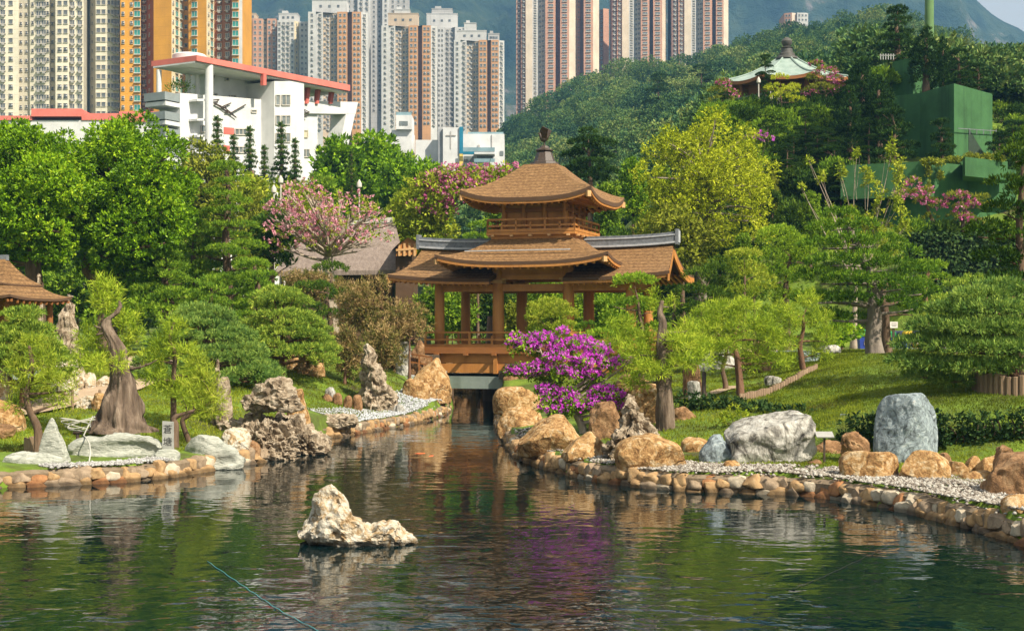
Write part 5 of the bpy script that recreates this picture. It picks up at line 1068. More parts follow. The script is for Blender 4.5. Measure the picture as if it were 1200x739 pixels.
# ---- orange koi just below the ripples
m_koi = MAT('orange_koi', (.75, .12, .02), 3, .4)
for i, (px, py, a) in enumerate(((492, 531, .3), (505, 534, 1.2))):
    x, y = W0(px, py); b = MB(); b.tube([(-.28, 0, 0), (-.2, .01, 0), (0, 0, 0), (.16, -.01, 0), (.24, 0, 0)], [.012, .03, .05, .04, .012], 8); o = b.build('koi_fish', m_koi, smooth=True); o.location = (x, y, -.03); o.rotation_euler = (0, 0, a)
    tag(o, ['orange koi nearest the bougainvillea corner of the pond', 'orange koi swimming just right of another koi', 'red orange koi in open water before the magenta reflection'][i], 'fish')

for lb, a, b_, c, d_, D in (('grey blue flat stepping stone on the lawn left of the grass mound', 934, 962, 412, 420, 64), ('flat pale stone step at the head of the log edging', 958, 986, 404, 411, 68), ('long low stone bench between the feathery pines', 800, 862, 402, 412, 66), ('brown boulder half hidden behind the forked pine', 884, 906, 398, 416, 62), ('low mossy stone on the lawn between two pine trunks', 896, 916, 440, 450, 53), ('small weathered stone beside the lawn path bollard', 806, 822, 446, 458, 51), ('orange brown stone behind the lawn path bollard', 800, 824, 424, 442, 54)):
    rock(lb, a, b_, c, d_, D, k_brown if 'brown' in lb else k_blue if 'blue' in lb else k_grey, 900 + a, sub=4, facets=5, sq=5)
# ================================================================== VEGETATION
SEED = [1000]
def nrm_(a): return a / (np.linalg.norm(a, axis=-1, keepdims=True) + 1e-9)
#          k   L    W   out  up  spread shell       under dens  shape
ST = dict(
 fig=     (9, .21, .10, .75, .15, .55, (.62, 1.04), .75, 9.5, 'd'),
 broad=   (8, .34, .17, .70, .20, .65, (.60, 1.05), .75, 3.6, 'd'),
 airy=    (8, .30, .13, .50, .15, .90, (.35, 1.10), .85, 2.6, 'd'),
 cloud=   (10, .14, .040, .70, .50, .36, (.86, 1.02), .14, 26., 'd'),
 pad=     (9, .22, .065, .65, .55, .40, (.82, 1.03), .20, 11., 'd'),
 needle=  (16, .23, .023, .60, .35, .75, (.30, 1.05), .80, 19., 'd'),
 spray=   (9, .145, .032, .95, .16, .36, (.72, 1.12), .25, 52., 'd'),
 dry=     (9, .20, .045, .45, .45, .70, (.30, 1.12), .80, 14., 'd'),
 hedge=   (8, .14, .075, .70, .25, .60, (.80, 1.03), .80, 17., 'd'),
 flower=  (8, .13, .10, .60, .30, .70, (.70, 1.08), .60, 18., 'd'),
 wood=    (7, 1.0, .60, .80, .20, .50, (.70, 1.04), .15, .42, 'd'),
)
def tufts(rg, C, Rr, st, nmul=1.0, tint=0.0, lmul=1.0):
    k, L, W, o_, up, sp, sh, und, dens, _ = ST[st]; L *= lmul; W *= lmul
    a, b, c = Rr; area = 4 * PI * (((a * b) ** 1.6 + (a * c) ** 1.6 + (b * c) ** 1.6) / 3) ** .625
    n = max(6, int(area * dens * nmul / lmul ** 2)); d = nrm_(rg.normal(size=(int(n * 1.6) + 8, 3))); d = d[(d[:, 2] > -und) | (rg.random(len(d)) < (.25 if und > .3 else .06))][:n]; n = len(d)
    d2 = d * (1 + .16 * fbm(d * 2.3 + C, 2, 3))[:, None]
    pos = C + d2 * Rr * rg.uniform(sh[0], sh[1], (n, 1)); outw = nrm_(d / Rr); tv = rg.random(n) * .62 + tint
    pos = np.repeat(pos, k, 0); outw = np.repeat(outw, k, 0); v = np.repeat(tv, k) + rg.random(n * k) * .32
    ax = nrm_(outw * o_ + np.array([0, 0, up]) + rg.normal(size=(n * k, 3)) * sp)
    sd = nrm_(np.cross(ax, nrm_(np.array([0, 0, .6]) + rg.normal(size=(n * k, 3)) * .7 + outw * .3)))
    l = L * rg.uniform(.6, 1.25, (n * k, 1)); w = W * rg.uniform(.7, 1.25, (n * k, 1)) * .5
    pos = pos + rg.normal(size=pos.shape) * L * .25
    return pos, ax * l, sd * w, v
def leaf_mesh(name, parts, mat):
    p = np.concatenate([q[0] for q in parts]); a = np.concatenate([q[1] for q in parts]); s = np.concatenate([q[2] for q in parts]); v = np.clip(np.concatenate([q[3] for q in parts]), 0, 1)
    V = np.stack([p, p + a * .45 + s, p + a, p + a * .45 - s], 1).reshape(-1, 3)
    return mesh_np(name, V, np.arange(len(V)).reshape(-1, 4), mat, attr=v)
# leaf materials
l_fig = LEAF('fig_leaf', [(0, (0.052, 0.117, 0.006)), (.4, (0.132, 0.261, 0.008)), (.75, (0.280, 0.454, 0.012)), (1, (0.490, 0.605, 0.030))], .28, .012)
l_mid = LEAF('mid_green_leaf', [(0, (0.057, 0.118, 0.013)), (.5, (0.164, 0.275, 0.021)), (1, (0.350, 0.458, 0.039))], .25)
l_light = LEAF('light_green_leaf', [(0, (0.112, 0.175, 0.013)), (.5, (0.277, 0.350, 0.026)), (1, (0.519, 0.523, 0.063))], .28)
l_olive = LEAF('yellow_green_leaf', [(0, (.10, .13, .012)), (.5, (.22, .25, .025)), (1, (.36, .36, .05))], .28)
l_dark = LEAF('dark_pine_needle', [(0, (0.020, 0.048, 0.009)), (.5, (0.056, 0.113, 0.016)), (1, (0.140, 0.209, 0.025))], .25)
l_pod = LEAF('podocarpus_leaf', [(0, (0.057, 0.129, 0.016)), (.5, (0.152, 0.266, 0.024)), (1, (0.350, 0.477, 0.039))], .3)
l_pine = LEAF('soft_pine_needle', [(0, (0.124, 0.208, 0.019)), (.5, (0.284, 0.389, 0.030)), (1, (0.531, 0.584, 0.061))], .28)
l_pine2 = LEAF('yellow_pine_needle', [(0, (.12, .18, .015)), (.5, (.27, .35, .03)), (1, (.45, .48, .06))], .28)
l_jun = LEAF('juniper_scale', [(0, (0.082, 0.152, 0.028)), (.5, (0.233, 0.340, 0.044)), (1, (0.559, 0.607, 0.087))], .25)
l_junb = LEAF('bluish_juniper_scale', [(0, (0.056, 0.128, 0.033)), (.5, (0.167, 0.273, 0.054)), (1, (0.380, 0.479, 0.089))], .25)
l_yel = LEAF('golden_leaf', [(0, (0.139, 0.182, 0.013)), (.4, (0.309, 0.369, 0.019)), (.8, (0.533, 0.562, 0.033)), (1, (0.640, 0.679, 0.091))], .30)
l_dry = LEAF('dry_shrub_leaf', [(0, (0.090, 0.083, 0.026)), (.35, (0.179, 0.179, 0.045)), (.65, (0.329, 0.224, 0.090)), (1, (0.508, 0.359, 0.179))], .3)
l_mag = LEAF('magenta_bract', [(0, (.52, .03, .48)), (.4, (.72, .08, .70)), (.75, (.84, .22, .82)), (1, (.85, .48, .82))], .40)
l_pink = LEAF('pink_petal', [(0, (.50, .16, .22)), (.5, (.68, .32, .38)), (1, (.80, .54, .56))], .28)
l_rose = LEAF('rose_bract', [(0, (.42, .06, .20)), (.5, (.60, .17, .34)), (1, (.70, .40, .50))], .28)
l_hedge = LEAF('hedge_leaf', [(0, (0.016, 0.036, 0.013)), (.5, (0.039, 0.078, 0.023)), (1, (0.098, 0.150, 0.046))], .2)
l_black = LEAF('black_pine_needle', [(0, (.010, .028, .008)), (.5, (.026, .060, .014)), (1, (.065, .12, .022))], .2)
l_wood = LEAF('hill_wood_leaf', [(0, (0.035, 0.084, 0.043)), (.3, (0.076, 0.148, 0.053)), (.55, (0.116, 0.197, 0.053)), (.8, (0.167, 0.241, 0.062)), (1, (0.243, 0.286, 0.085))], .15)
b_brown = MAT('brown_bark', [(.3, (.07, .042, .025)), (.7, (.19, .125, .08))], 3, .95, .05, stretch=(1, 1, .22), bscale=9)
b_grey = MAT('grey_bark', [(.3, (.13, .105, .085)), (.7, (.30, .25, .20))], 3, .95, .05, stretch=(1, 1, .22), bscale=9)
b_old = MAT('old_furrowed_bark', [(.3, (.05, .033, .022)), (.55, (.16, .115, .08)), (.75, (.31, .24, .175))], 5, .95, .10, stretch=(1, 1, .18), bscale=8)
b_red = MAT('reddish_bark', [(.3, (.10, .05, .028)), (.7, (.24, .13, .075))], 3, .95, .05, stretch=(1, 1, .22), bscale=9)
b_pale = MAT('pale_bark', [(.3, (.24, .19, .14)), (.7, (.42, .35, .27))], 3, .95, .03, stretch=(1, 1, .3), bscale=9)
def bez(a, m, c, n): return [a.lerp(m, t).lerp(m.lerp(c, t), t) for t in [i / n for i in range(n + 1)]]
def plant(label, px, D, trunk, r0, clumps, st, leaf, bark=b_brown, name='tree', cat='tree', group=None, zb=None, limbs=True, nmul=1.0, lmul=1.0, extra=None, r1=None, crown='crown', depth=1.0, tv=0.0, x=None, twigs=0, fluted=0.0, y=None):
    """trunk: photo pixels above the base; clumps: (px, py, rx px, ry px, dy m)"""
    SEED[0] += 1; rg = np.random.default_rng(SEED[0]); rr = random.Random(SEED[0])
    gx_ = X_(px, D); z0 = gz(gx_, D) if zb is None else zb
    T = empty(name, (gx_, D, z0), label, cat, group); o = Vector((gx_, D, z0))
    cl = []
    for c in clumps:
        dy = c[4] if len(c) > 4 else 0.0; p = P(c[0], c[1], D + dy) - o; s = (D + dy) / F; cl.append((p, np.array([c[2] * s, c[2] * s * depth, c[3] * s * (.74 if st == 'cloud' and 5 < c[3] < 13.5 else 1)]), c[5] if len(c) > 5 else rr.uniform(-.06, .1)))
    if trunk is not None:
        tp = [Vector((0, 0, -.25))] + [P(t[0], t[1], D + (t[2] if len(t) > 2 else 0)) - o for t in trunk]
        q = []
        for i in range(len(tp) - 1):
            for k in range(4): q.append(tp[i].lerp(tp[i + 1], k / 4))
        q.append(tp[-1]); n = len(q); sm = [q[0]] + [(q[i - 1] + q[i] * 2 + q[i + 1]) / 4 for i in range(1, n - 1)] + [q[-1]]
        r1_ = r1 if r1 is not None else r0 * .35; rad = [r0 * (1.35 if i == 0 else 1.15 if i == 1 else 1) * (1 - i / (n - 1)) + r1_ * i / (n - 1) for i in range(n)]
        b = MB(); b.bark(sm, rad, 18 if r0 > .2 else 12, seed=SEED[0] * 1.7, amp=.30 if D < 70 else .15)
        if limbs:
            for p, R_, _ in cl:
                best = min(range(1, n), key=lambda i: (sm[i] - p).length + max(0, sm[i].z - p.z + .1) * 2.0); a = sm[best]; d = (p - a).length
                if d < .15: continue
                m = a.lerp(p, .5) + Vector((rr.uniform(-.1, .1) * d, rr.uniform(-.1, .1) * d, rr.uniform(-.12, .10) * d)); e = p - Vector((0, 0, R_[2] * .35)); w0 = min(rad[best] * .62, .035 * d + .02)
                b.tube(bez(a, m, e, 6), [w0 * (1 - .72 * i / 6) for i in range(7)], 7, wob=.12, seed=rr.randrange(999), cap=False)
                for _ in range(twigs):
                    f = e + Vector((rr.uniform(-1, 1) * R_[0], rr.uniform(-1, 1) * R_[1], rr.uniform(-.3, 1) * R_[2])) * .9; s0 = a.lerp(e, rr.uniform(.55, .95)); b.tube(bez(s0, s0.lerp(f, .5) + Vector((0, 0, -.05 * d)), f, 4), [w0 * .35, w0 * .3, w0 * .22, w0 * .15, w0 * .08], 5, cap=False)
        me = b.mesh('trunk', bark, smooth=True)
        link('trunk', me, T)
    if leaf is not None and cl: link(crown, leaf_mesh(crown, [tufts(rg, np.array(p), R_, st, nmul, tv + t, lmul) for p, R_, t in cl], leaf), T)
    for e in extra or ():        # (part name, style, material, [clump index...], nmul, scale)
        nm, s2, m2, ids, nm2, k2 = e; link(nm, leaf_mesh(nm, [tufts(rg, np.array(cl[i][0]), cl[i][1] * k2, s2, nm2, 0.02, lmul) for i in ids], m2), T)
    return T
def ball(px0, px1, py0, py1, n, r, seed, D=80, flat=1.0, low=.25, vary=.3):
    """clumps spread through an egg shaped crown, pixels"""
    rg = random.Random(seed); cx, cy, hx, hy = (px0 + px1) / 2, (py0 + py1) / 2, (px1 - px0) / 2, (py1 - py0) / 2; out_ = []
    for i in range(n):
        z = 1 - 2 * (i + .5) / n; a = i * 2.39996 + rg.uniform(-.3, .3); q = math.sqrt(1 - z * z); k = rg.uniform(.62, 1.0) if i % 5 else rg.uniform(.1, .5); rr = r * rg.uniform(1 - vary, 1 + vary)
        z = max(z, -1 + low * rg.random()); out_.append((cx + (hx - rr * .75) * k * q * math.cos(a), cy - (hy - rr * .65) * k * z, rr, rr * .78 * flat, (hx - rr * .75) / F * D * k * q * math.sin(a), rg.uniform(-.14, .20)))
    return out_
def pads(px, pyt, pyb, hw, n, seed, D, ratio=.42, top=None, jit=.25, amp=1.0):
    """cloud pruned pads on all sides of a stem, bigger towards the foot"""
    rg = random.Random(seed); k = hw / F * D; out_ = [(px, pyt + hw * .28 * ratio, (top or hw * .42), (top or hw * .42) * ratio * 1.2, 0)]
    for i in range(n):
        t = (i + .8) / n; s_ = 1 if i % 2 else -1; y = pyt + (pyb - pyt) * t + rg.uniform(-1, 1) * jit * (pyb - pyt) / n; w = hw * (.30 + .22 * t) * rg.uniform(.8, 1.15); off = hw * (.18 + .5 * t) * rg.uniform(.8, 1.1) * amp
        out_.append((px + s_ * off, y, w, w * ratio, rg.uniform(-.5, .5) * k, rg.uniform(-.08, .16)))
        out_.append((px - s_ * off * rg.uniform(.1, .5), y + rg.uniform(-.3, .5) * (pyb - pyt) / n, w * .85, w * ratio * .9, (-.55 if i % 3 else .5) * k, rg.uniform(-.08, .16)))
    return out_
def dup(root, label, px, D, ptop, wscale=1.0, zb=None, rz=0.0, group=None, hpx=None):
    """another tree of the same kind: its own top-level Empty with copies of trunk and crown"""
    r = root.copy(); col.objects.link(r); x = X_(px, D); z0 = gz(x, D) if zb is None else zb; r.location = (x, D, z0); h = max(Z_(ptop, D) - z0, .5); k = h / root['h']
    r.scale = (k * wscale, k * wscale, k); r.rotation_euler = (0, 0, rz); r['label'] = label
    if group: r['group'] = group
    for ch in root.children: c = ch.copy(); col.objects.link(c); c.parent = r
    return r
def seth(T, ptop): T['h'] = Z_(ptop, T.location.y) - T.location.z; return T

# ---------------------------------------------------------------- far wood on the hill: one mass
rg = np.random.default_rng(77); parts = []
for i in range(1900):
    px = rg.uniform(560, 1290); t = rg.random() ** 1.15; D = (158 if px < 1000 else 136) + t * 380; x = X_(px, D); z = gz(x, D)
    if px < 640 and D < 240: continue
    r = rg.choice([1.8, 2.6, 3.4, 4.4, 5.6, 6.6]) * rg.uniform(.85, 1.1) * (.45 + .55 * D / 520); parts.append(tufts(rg, np.array([x, D, z + r * .75]), np.array([r, r, r * rg.uniform(.75, 1.15)]), 'wood', .8, rg.choice([-.35, -.2, -.1, 0, .1, .25, .45]), rg.uniform(.42, .6)))
for i in range(170):
    px = rg.uniform(1110, 1300); D = rg.uniform(129, 172); x = X_(px, D); z = gz(x, D); r = rg.uniform(1.8, 3.2); parts.append(tufts(rg, np.array([x, D, z + r * .7]), np.array([r, r, r]), 'wood', 1, rg.uniform(-.2, .3), .4))
tag(link('hill_wood', leaf_mesh('hill_wood', parts, l_wood)), kind='stuff')
parts = []
for i in range(420):
    px = rg.uniform(-60, 600); D = rg.uniform(150, 168) if px < 200 else rg.uniform(205, 290); x = X_(px, D); z = gz(x, D); r = rg.uniform(3.0, 5.0)
    top = 215 if px < 420 else 205; zt = Z_(top + rg.uniform(-8, 60), D)
    parts.append(tufts(rg, np.array([x, D, zt - r]), np.array([r, r, r]), 'wood', .8, rg.uniform(-.25, .3), .8))
tag(link('low_wood', leaf_mesh('low_wood', parts, l_wood)), kind='stuff')

# ---------------------------------------------------------------- left: fig trees and what stands behind them
plant('broad fig tree with bright yellow green tufts at the left edge', 44, 73, [(42, 345), (38, 310), (44, 270), (50, 220)], .55, ball(-62, 130, 130, 342, 78, 26, 1, 73, vary=.5), 'fig', l_fig, b_brown)
plant('broad fig tree with a dark leaning trunk beside the cloud pruned trees', 125, 75, [(124, 360), (116, 330), (100, 312), (120, 270), (140, 215)], .55, ball(66, 240, 124, 362, 78, 25, 2, 75, vary=.5), 'fig', l_fig, b_brown, tv=-.10)
GT = 'trees closing the garden behind the cloud pruned trees'
p_br = seth(plant('dull olive tree top showing between the fig crowns and the towers', 140, 112, [(140, 300), (141, 220), (140, 170)], .4, ball(104, 176, 122, 330, 40, 17, 3, 112), 'broad', l_mid, lmul=1.35), 122)
p_ol = seth(plant('tall yellow green tree right behind the fig crown', 243, 118, [(243, 300), (242, 230), (244, 190)], .35, ball(200, 286, 158, 330, 42, 17, 4, 118), 'airy', l_olive, lmul=1.45, nmul=1.5), 158)
p_li = seth(plant('light green feathery tree left of the two white lamps', 296, 113, [(296, 310), (297, 240), (296, 200)], .3, ball(262, 334, 176, 340, 38, 15, 5, 113), 'airy', l_light, lmul=1.4, nmul=1.5), 176)
p_rd = seth(plant('round bright green tree below the hook of the white school', 400, 138, [(400, 300), (400, 220)], .4, ball(362, 440, 146, 320, 40, 19, 6, 138), 'broad', l_fig, lmul=1.5), 146)
for i, (pr, lb, px, D, pt, ws, rz) in enumerate((
    (p_li, 'light green feathery tree directly behind the two white lamps', 345, 117, 188, 1.0, 1.3), (p_rd, 'round bright green tree right of the school hook', 436, 141, 141, 1.0, 2.1), (p_rd, 'rounded green tree in front of the white boxy annex', 466, 134, 164, .9, 4.0),
    (p_br, 'darker green tree between the fig crowns and the yellow green tree', 205, 108, 196, .9, 2.2), (p_br, 'dark tree behind the left edge of the fig crown', 20, 115, 140, 1.1, 1.0), (p_br, 'shaded tree at the back of the pink blossom crown', 378, 126, 188, 1.0, 3.0),
    (p_rd, 'green tree left of the blue stripe of the white hall', 500, 130, 174, .85, 5.2), (p_ol, 'yellow green tree just left of the pink blossom crown', 300, 105, 222, .8, 2.4), (p_br, 'mid green tree rising beside the roof finial of the bridge', 588, 122, 190, .8, .6),
    (p_li, 'light green tree under the pink bougainvillea on its left', 470, 108, 205, .9, 2.7), (p_br, 'deep green tree right of the bridge roof finial', 672, 112, 206, .9, 4.4), (p_br, 'dark green tree behind the right bridge roof ridge', 712, 108, 200, 1.0, 5.5), (p_rd, 'rounded tree between the bridge roof and the yellow tree', 742, 116, 178, .9, .3),
    (p_br, 'dark shaded tree low behind the yellow tree', 775, 112, 185, .9, 1.9), (p_br, 'tall dark tree on the slope below the hilltop pavilion', 880, 112, 190, .9, 2.9), (p_ol, 'yellowish green tree right of the golden tree', 905, 104, 200, .8, 1.2),
    (p_br, 'shaded green tree behind the sparse pale stemmed tree', 950, 97, 215, .8, 3.6), (p_br, 'dark tree behind the small pavilion', -10, 90, 215, 1.2, .2), (p_br, 'shaded tree behind the thatched hut', 345, 104, 240, .8, 1.7),
    (p_br, 'dim tree seen under the bridge roof on the left', 545, 96, 275, .8, 2.0), (p_br, 'dim tree seen under the bridge roof in the middle', 622, 98, 268, .8, 3.0), (p_br, 'dim tree seen under the bridge roof on the right', 700, 96, 272, .8, 4.2), (p_br, 'dim tree behind the right gable of the bridge', 790, 96, 262, .8, 5.2), (p_br, 'dark tree filling the gap right of the golden tree foot', 870, 92, 262, .8, 5.9))):
    dup(pr, lb, px, D, pt, ws, rz=rz, group=GT)
parts = []; rg = np.random.default_rng(12)
for i in range(210):
    px, D = (rg.uniform(1262, 1620), rg.uniform(58, 150)) if i % 3 else (rg.uniform(-420, -90), rg.uniform(60, 130)); x = X_(px, D); r = rg.uniform(1.2, 3.0); parts.append(tufts(rg, np.array([x, D, gz(x, D) + r * rg.uniform(.5, 1.6)]), np.array([r, r, r]), 'wood', 1, rg.uniform(-.25, .3), .34))
tag(link('edge_wood', leaf_mesh('edge_wood', parts, l_mid)), kind='stuff')
# slim araucaria like conifers in front of the school
def conifer(label, px, D, pt, pb, hw, group, leaf=l_dark, n=9, lm=1.2):
    cl = []; rg = random.Random(px); n += 3
    for i in range(n):
        t = (i + .6) / n; y = pt + (pb - pt) * t; w_ = hw * (.18 + .82 * t)
        for k in range(4): a = rg.uniform(0, 6.28); cl.append((px + w_ * .5 * math.cos(a), y, w_ * .55, max(2.0, (pb - pt) / n * .42), w_ * .5 / F * D * math.sin(a)))
    cl.append((px, pt + 3, hw * .14, 4, 0)); return plant(label, px, D, [(px, (pt + pb) / 2), (px, pt + 2)], .22, cl, 'pad', leaf, lmul=lm, group=group, name='conifer', cat='conifer')
c1 = seth(conifer('slim dark conifer centred before the long school wall', 293, 150, 150, 225, 14, 'slim conifers before the school'), 150)
for lb, px, pt, D in (('slim dark conifer at the corner of the school beside the round column', 255, 138, 152), ('slim conifer just left of the school stair tower', 310, 172, 149), ('tallest thin conifer before the school stair tower', 330, 145, 151), ('dark conifer right of the school stair tower', 346, 164, 150), ('small dark conifer at the left foot of the school', 216, 164, 153), ('short conifer between two taller ones before the school', 274, 160, 151), ('dark slender conifer behind the pink blossom crown', 412, 178, 128), ('dark slender conifer left of the round bright trees', 374, 172, 140)):
    dup(c1, lb, px, D, pt, .95 if pt > 160 else 1.05)
# podocarpus cloud trees
GP = 'cloud pruned trees on the left lawn'
plant('tall dark podocarpus with many rounded pads in the middle of the left group', 268, 78, [(268, 330), (264, 280), (268, 230), (266, 200)], .3, pads(266, 192, 350, 46, 13, 3, 78, .40), 'cloud', l_pod, group=GP, lmul=1.1)
plant('podocarpus with broad pads nearest the dark fig trunk', 195, 74, [(200, 350), (192, 330), (196, 305)], .3, pads(196, 296, 365, 44, 8, 4, 74, .40), 'cloud', l_pod, group=GP, lmul=1.1)
plant('podocarpus with tiered pads right of the tall one', 300, 74, [(297, 355), (303, 335), (298, 312)], .25, pads(298, 306, 372, 40, 8, 5, 74, .38), 'cloud', l_pod, group=GP, lmul=1.1)
plant('podocarpus in shade behind the broad padded one', 228, 80, [(228, 340), (226, 300), (230, 262)], .25, pads(229, 252, 350, 40, 9, 6, 80, .40), 'cloud', l_pod, group=GP, lmul=1.35)
plant('smaller podocarpus low between the broad one and the tiered one', 246, 72, [(246, 360), (248, 340)], .2, pads(247, 326, 374, 30, 6, 7, 72, .40), 'cloud', l_pod, group=GP, lmul=1.3)
plant('dark cloud pruned pine with three pads before the thatched hut', 385, 76, [(388, 380), (382, 350), (389, 326)], .2, [(388, 316, 20, 11, 0), (368, 340, 24, 13, -.5), (402, 348, 18, 10, .3), (360, 362, 22, 11, -.6), (386, 372, 26, 12, 0)], 'cloud', l_dark, group=GP, lmul=1.2, tv=.15)
# conifers behind, dark gap filler left of the hut
plant('dark spreading fir left of the thatched hut', 318, 88, [(318, 300), (318, 250)], .25, ball(292, 352, 232, 330, 26, 13, 8, 88), 'pad', l_dark, lmul=1.4, name='conifer', cat='conifer')
# pink blossom tree
tr = plant('pink blossoming tree with bare spreading grey branches before the thatched hut', 390, 84, [(386, 326), (383, 308), (386, 300)], .42, [(p[0], p[1], p[2], p[3] * .7, p[4]) for p in ball(292, 466, 206, 318, 46, 13, 9, 84, low=.6)], 'airy', None, b_pale, twigs=5, r1=.25)
SEED[0] += 1; rg_ = np.random.default_rng(5); pk = []; gl = []
for c in ball(292, 466, 204, 312, 60, 13, 9, 84, low=.6):
    p = P(c[0], c[1], 84 + c[4]) - tr.location; s = 84 / F; Rr = np.array([c[2] * s, c[2] * s, c[3] * s * .8]); pk.append(tufts(rg_, np.array(p), Rr, 'flower', .24 if c[0] < 410 else .13, 0, 1.05)); gl.append(tufts(rg_, np.array(p), Rr, 'airy', .10 if c[0] < 400 else .3, 0, .7))
link('blossom', leaf_mesh('blossom', pk, l_pink), tr); link('leaves', leaf_mesh('leaves', gl, l_light), tr)
# bougainvillea bank behind the bridge roof
cl = ball(452, 545, 196, 330, 26, 17, 10, 98) ; cl2 = [(505, 215, 18, 14, -.5), (530, 206, 20, 15, -.6), (555, 208, 20, 14, -.4), (578, 204, 18, 12, -.5), (598, 202, 14, 11, -.2), (540, 222, 22, 14, -1), (512, 232, 18, 12, -1), (565, 218, 18, 12, -.8), (486, 242, 10, 8, -1.2), (520, 246, 16, 10, -1)]
n1 = len(cl); plant('sprawling pink bougainvillea with green shoots behind the left bridge roof', 520, 98, [(520, 300), (525, 250)], .2, cl + cl2, 'airy', l_light, nmul=1.6, lmul=1.1, name='bougainvillea', cat='bougainvillea', extra=[('blossom', 'flower', l_rose, list(range(n1, n1 + len(cl2))), .42, 1.06)])
plant('small pads of clipped green behind the upper bridge balcony', 560, 90, [(560, 300)], .15, [(563, 266, 15, 7, 0), (557, 278, 14, 6, -.3), (545, 288, 14, 6, 0)], 'cloud', l_pod, name='shrub', cat='shrub', lmul=1.2)
# dry brown shrubs
GD = 'dry twiggy shrubs left of the bridge'
for lb, px, D, bb, n, sd in (('large dry brown twiggy shrub left of the bridge columns', 448, 70, (388, 468, 312, 412), 26, 11), ('lower dry shrub in front of the leftmost bridge column', 480, 69, (440, 510, 346, 412), 16, 15), ('dry pale shrub with a few magenta flowers on the lawn slope', 404, 63, (378, 432, 372, 450), 18, 12), ('dry reddish shrub between the podocarpus and the thatched hut', 345, 80, (322, 414, 308, 362), 24, 13), ('dry shrub hanging over the jagged tan rock', 446, 64, (424, 478, 372, 440), 16, 14)):
    tw = plant(lb, px, D, [(px, (bb[2] + bb[3]) / 2)], .08, ball(*bb, n, 12, sd, D), 'dry', l_dry, b_red, name='shrub', cat='shrub', group=GD, twigs=3)
parts = [tufts(rg_, np.array(P(px, py, 62.2) - tw.location), np.array([.22, .22, .18]), 'flower', 1, 0, .9) for px, py in ()]
# shrubs glimpsed under the bridge roof
for lb, px, D, bb, lf in (('dark leafy shrub seen between the left bridge columns', 530, 86, (506, 560, 338, 400), l_mid), ('olive shrub seen between the front bridge columns', 605, 86, (590, 636, 345, 402), l_olive), ('pale leafy shrub behind the right bridge columns', 690, 84, (668, 728, 330, 400), l_mid), ('shrub in the shade behind the boarded bridge side', 645, 88, (622, 676, 318, 400), l_mid)):
    plant(lb, px, D, [(px, 380)], .08, ball(*bb, 18, 12, px, D), 'airy', lf, name='shrub', cat='shrub', lmul=1.0, nmul=2)
g = G(578, 80); b = MB(); b.tube([g + Vector((0, 0, -.2)), g + Vector((.05, 0, 1)), g + Vector((0, 0, 3.2)), g + Vector((.1, 0, 6))], [.75, .62, .5, .42], 14, wob=.12, seed=3); tt = empty('tree', g, 'thick dark tree trunk seen between the bridge columns', 'tree'); o_t = b.build('trunk', b_brown, tt, smooth=True); o_t.location = -g

for i, (px, D, yb) in enumerate(((512, 90, 322), (548, 92, 326), (584, 91, 318), (622, 93, 326), (660, 91, 320), (698, 92, 324), (735, 90, 318))):
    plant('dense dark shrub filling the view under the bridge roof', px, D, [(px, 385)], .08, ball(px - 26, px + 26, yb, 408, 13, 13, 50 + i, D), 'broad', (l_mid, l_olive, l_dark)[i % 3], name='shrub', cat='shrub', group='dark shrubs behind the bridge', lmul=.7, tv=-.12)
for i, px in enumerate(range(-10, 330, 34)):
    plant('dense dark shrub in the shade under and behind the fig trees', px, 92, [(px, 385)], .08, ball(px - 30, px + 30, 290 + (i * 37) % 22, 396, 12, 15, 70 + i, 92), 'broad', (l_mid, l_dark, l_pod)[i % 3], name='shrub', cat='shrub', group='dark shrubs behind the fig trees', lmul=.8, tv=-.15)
# ---------------------------------------------------------------- left: junipers, old trunk, pines
def spread(label, px, D, bb, n, r, sd, leaf, hgt=.5, name='juniper'):
    cx, hx = (bb[0] + bb[1]) / 2, (bb[1] - bb[0]) / 2; rg = random.Random(sd); cl = []
    for i in range(n):
        t = (i + .5) / n; a = i * 2.39996; q = math.sqrt(t); rr = r * rg.uniform(.75, 1.3); x_ = cx + (hx - rr) * q * math.cos(a); dome = (1 - q ** 1.5); y_ = bb[3] - (bb[3] - bb[2] - rr * .3) * (dome * .95 + .05) + rg.uniform(-7, 6)
        cl.append((x_, y_, rr, rr * .30, (hx - rr) / F * D * q * math.sin(a) * .9, rg.uniform(-.12, .15)))
    return plant(label, px, D, [(px, bb[3] - 8), (px + 3, (bb[2] + bb[3]) / 2)], .16, cl, 'spray', leaf, b_red, name=name, cat='juniper', group='spreading junipers')
spread('broad layered juniper behind the old swollen trunk', 232, 56, (140, 338, 356, 452), 84, 15, 20, l_junb)
spread('rounded yellow green juniper above the bright lawn', 330, 60, (258, 402, 336, 428), 64, 14, 21, l_jun)
spread('juniper mound at the left edge below the small pavilion', 28, 47, (-40, 92, 364, 444), 56, 14, 22, l_jun)
plant('row of low dark shrubs on the slope behind the broad juniper', 190, 66, None, .1, [(140, 366, 16, 9, 0), (168, 360, 18, 9, 0), (200, 368, 18, 9, 1), (112, 372, 16, 9, 0), (232, 366, 14, 9, 2), (330, 378, 12, 8, 4)], 'hedge', l_mid, name='shrub', cat='shrub', lmul=1.3)
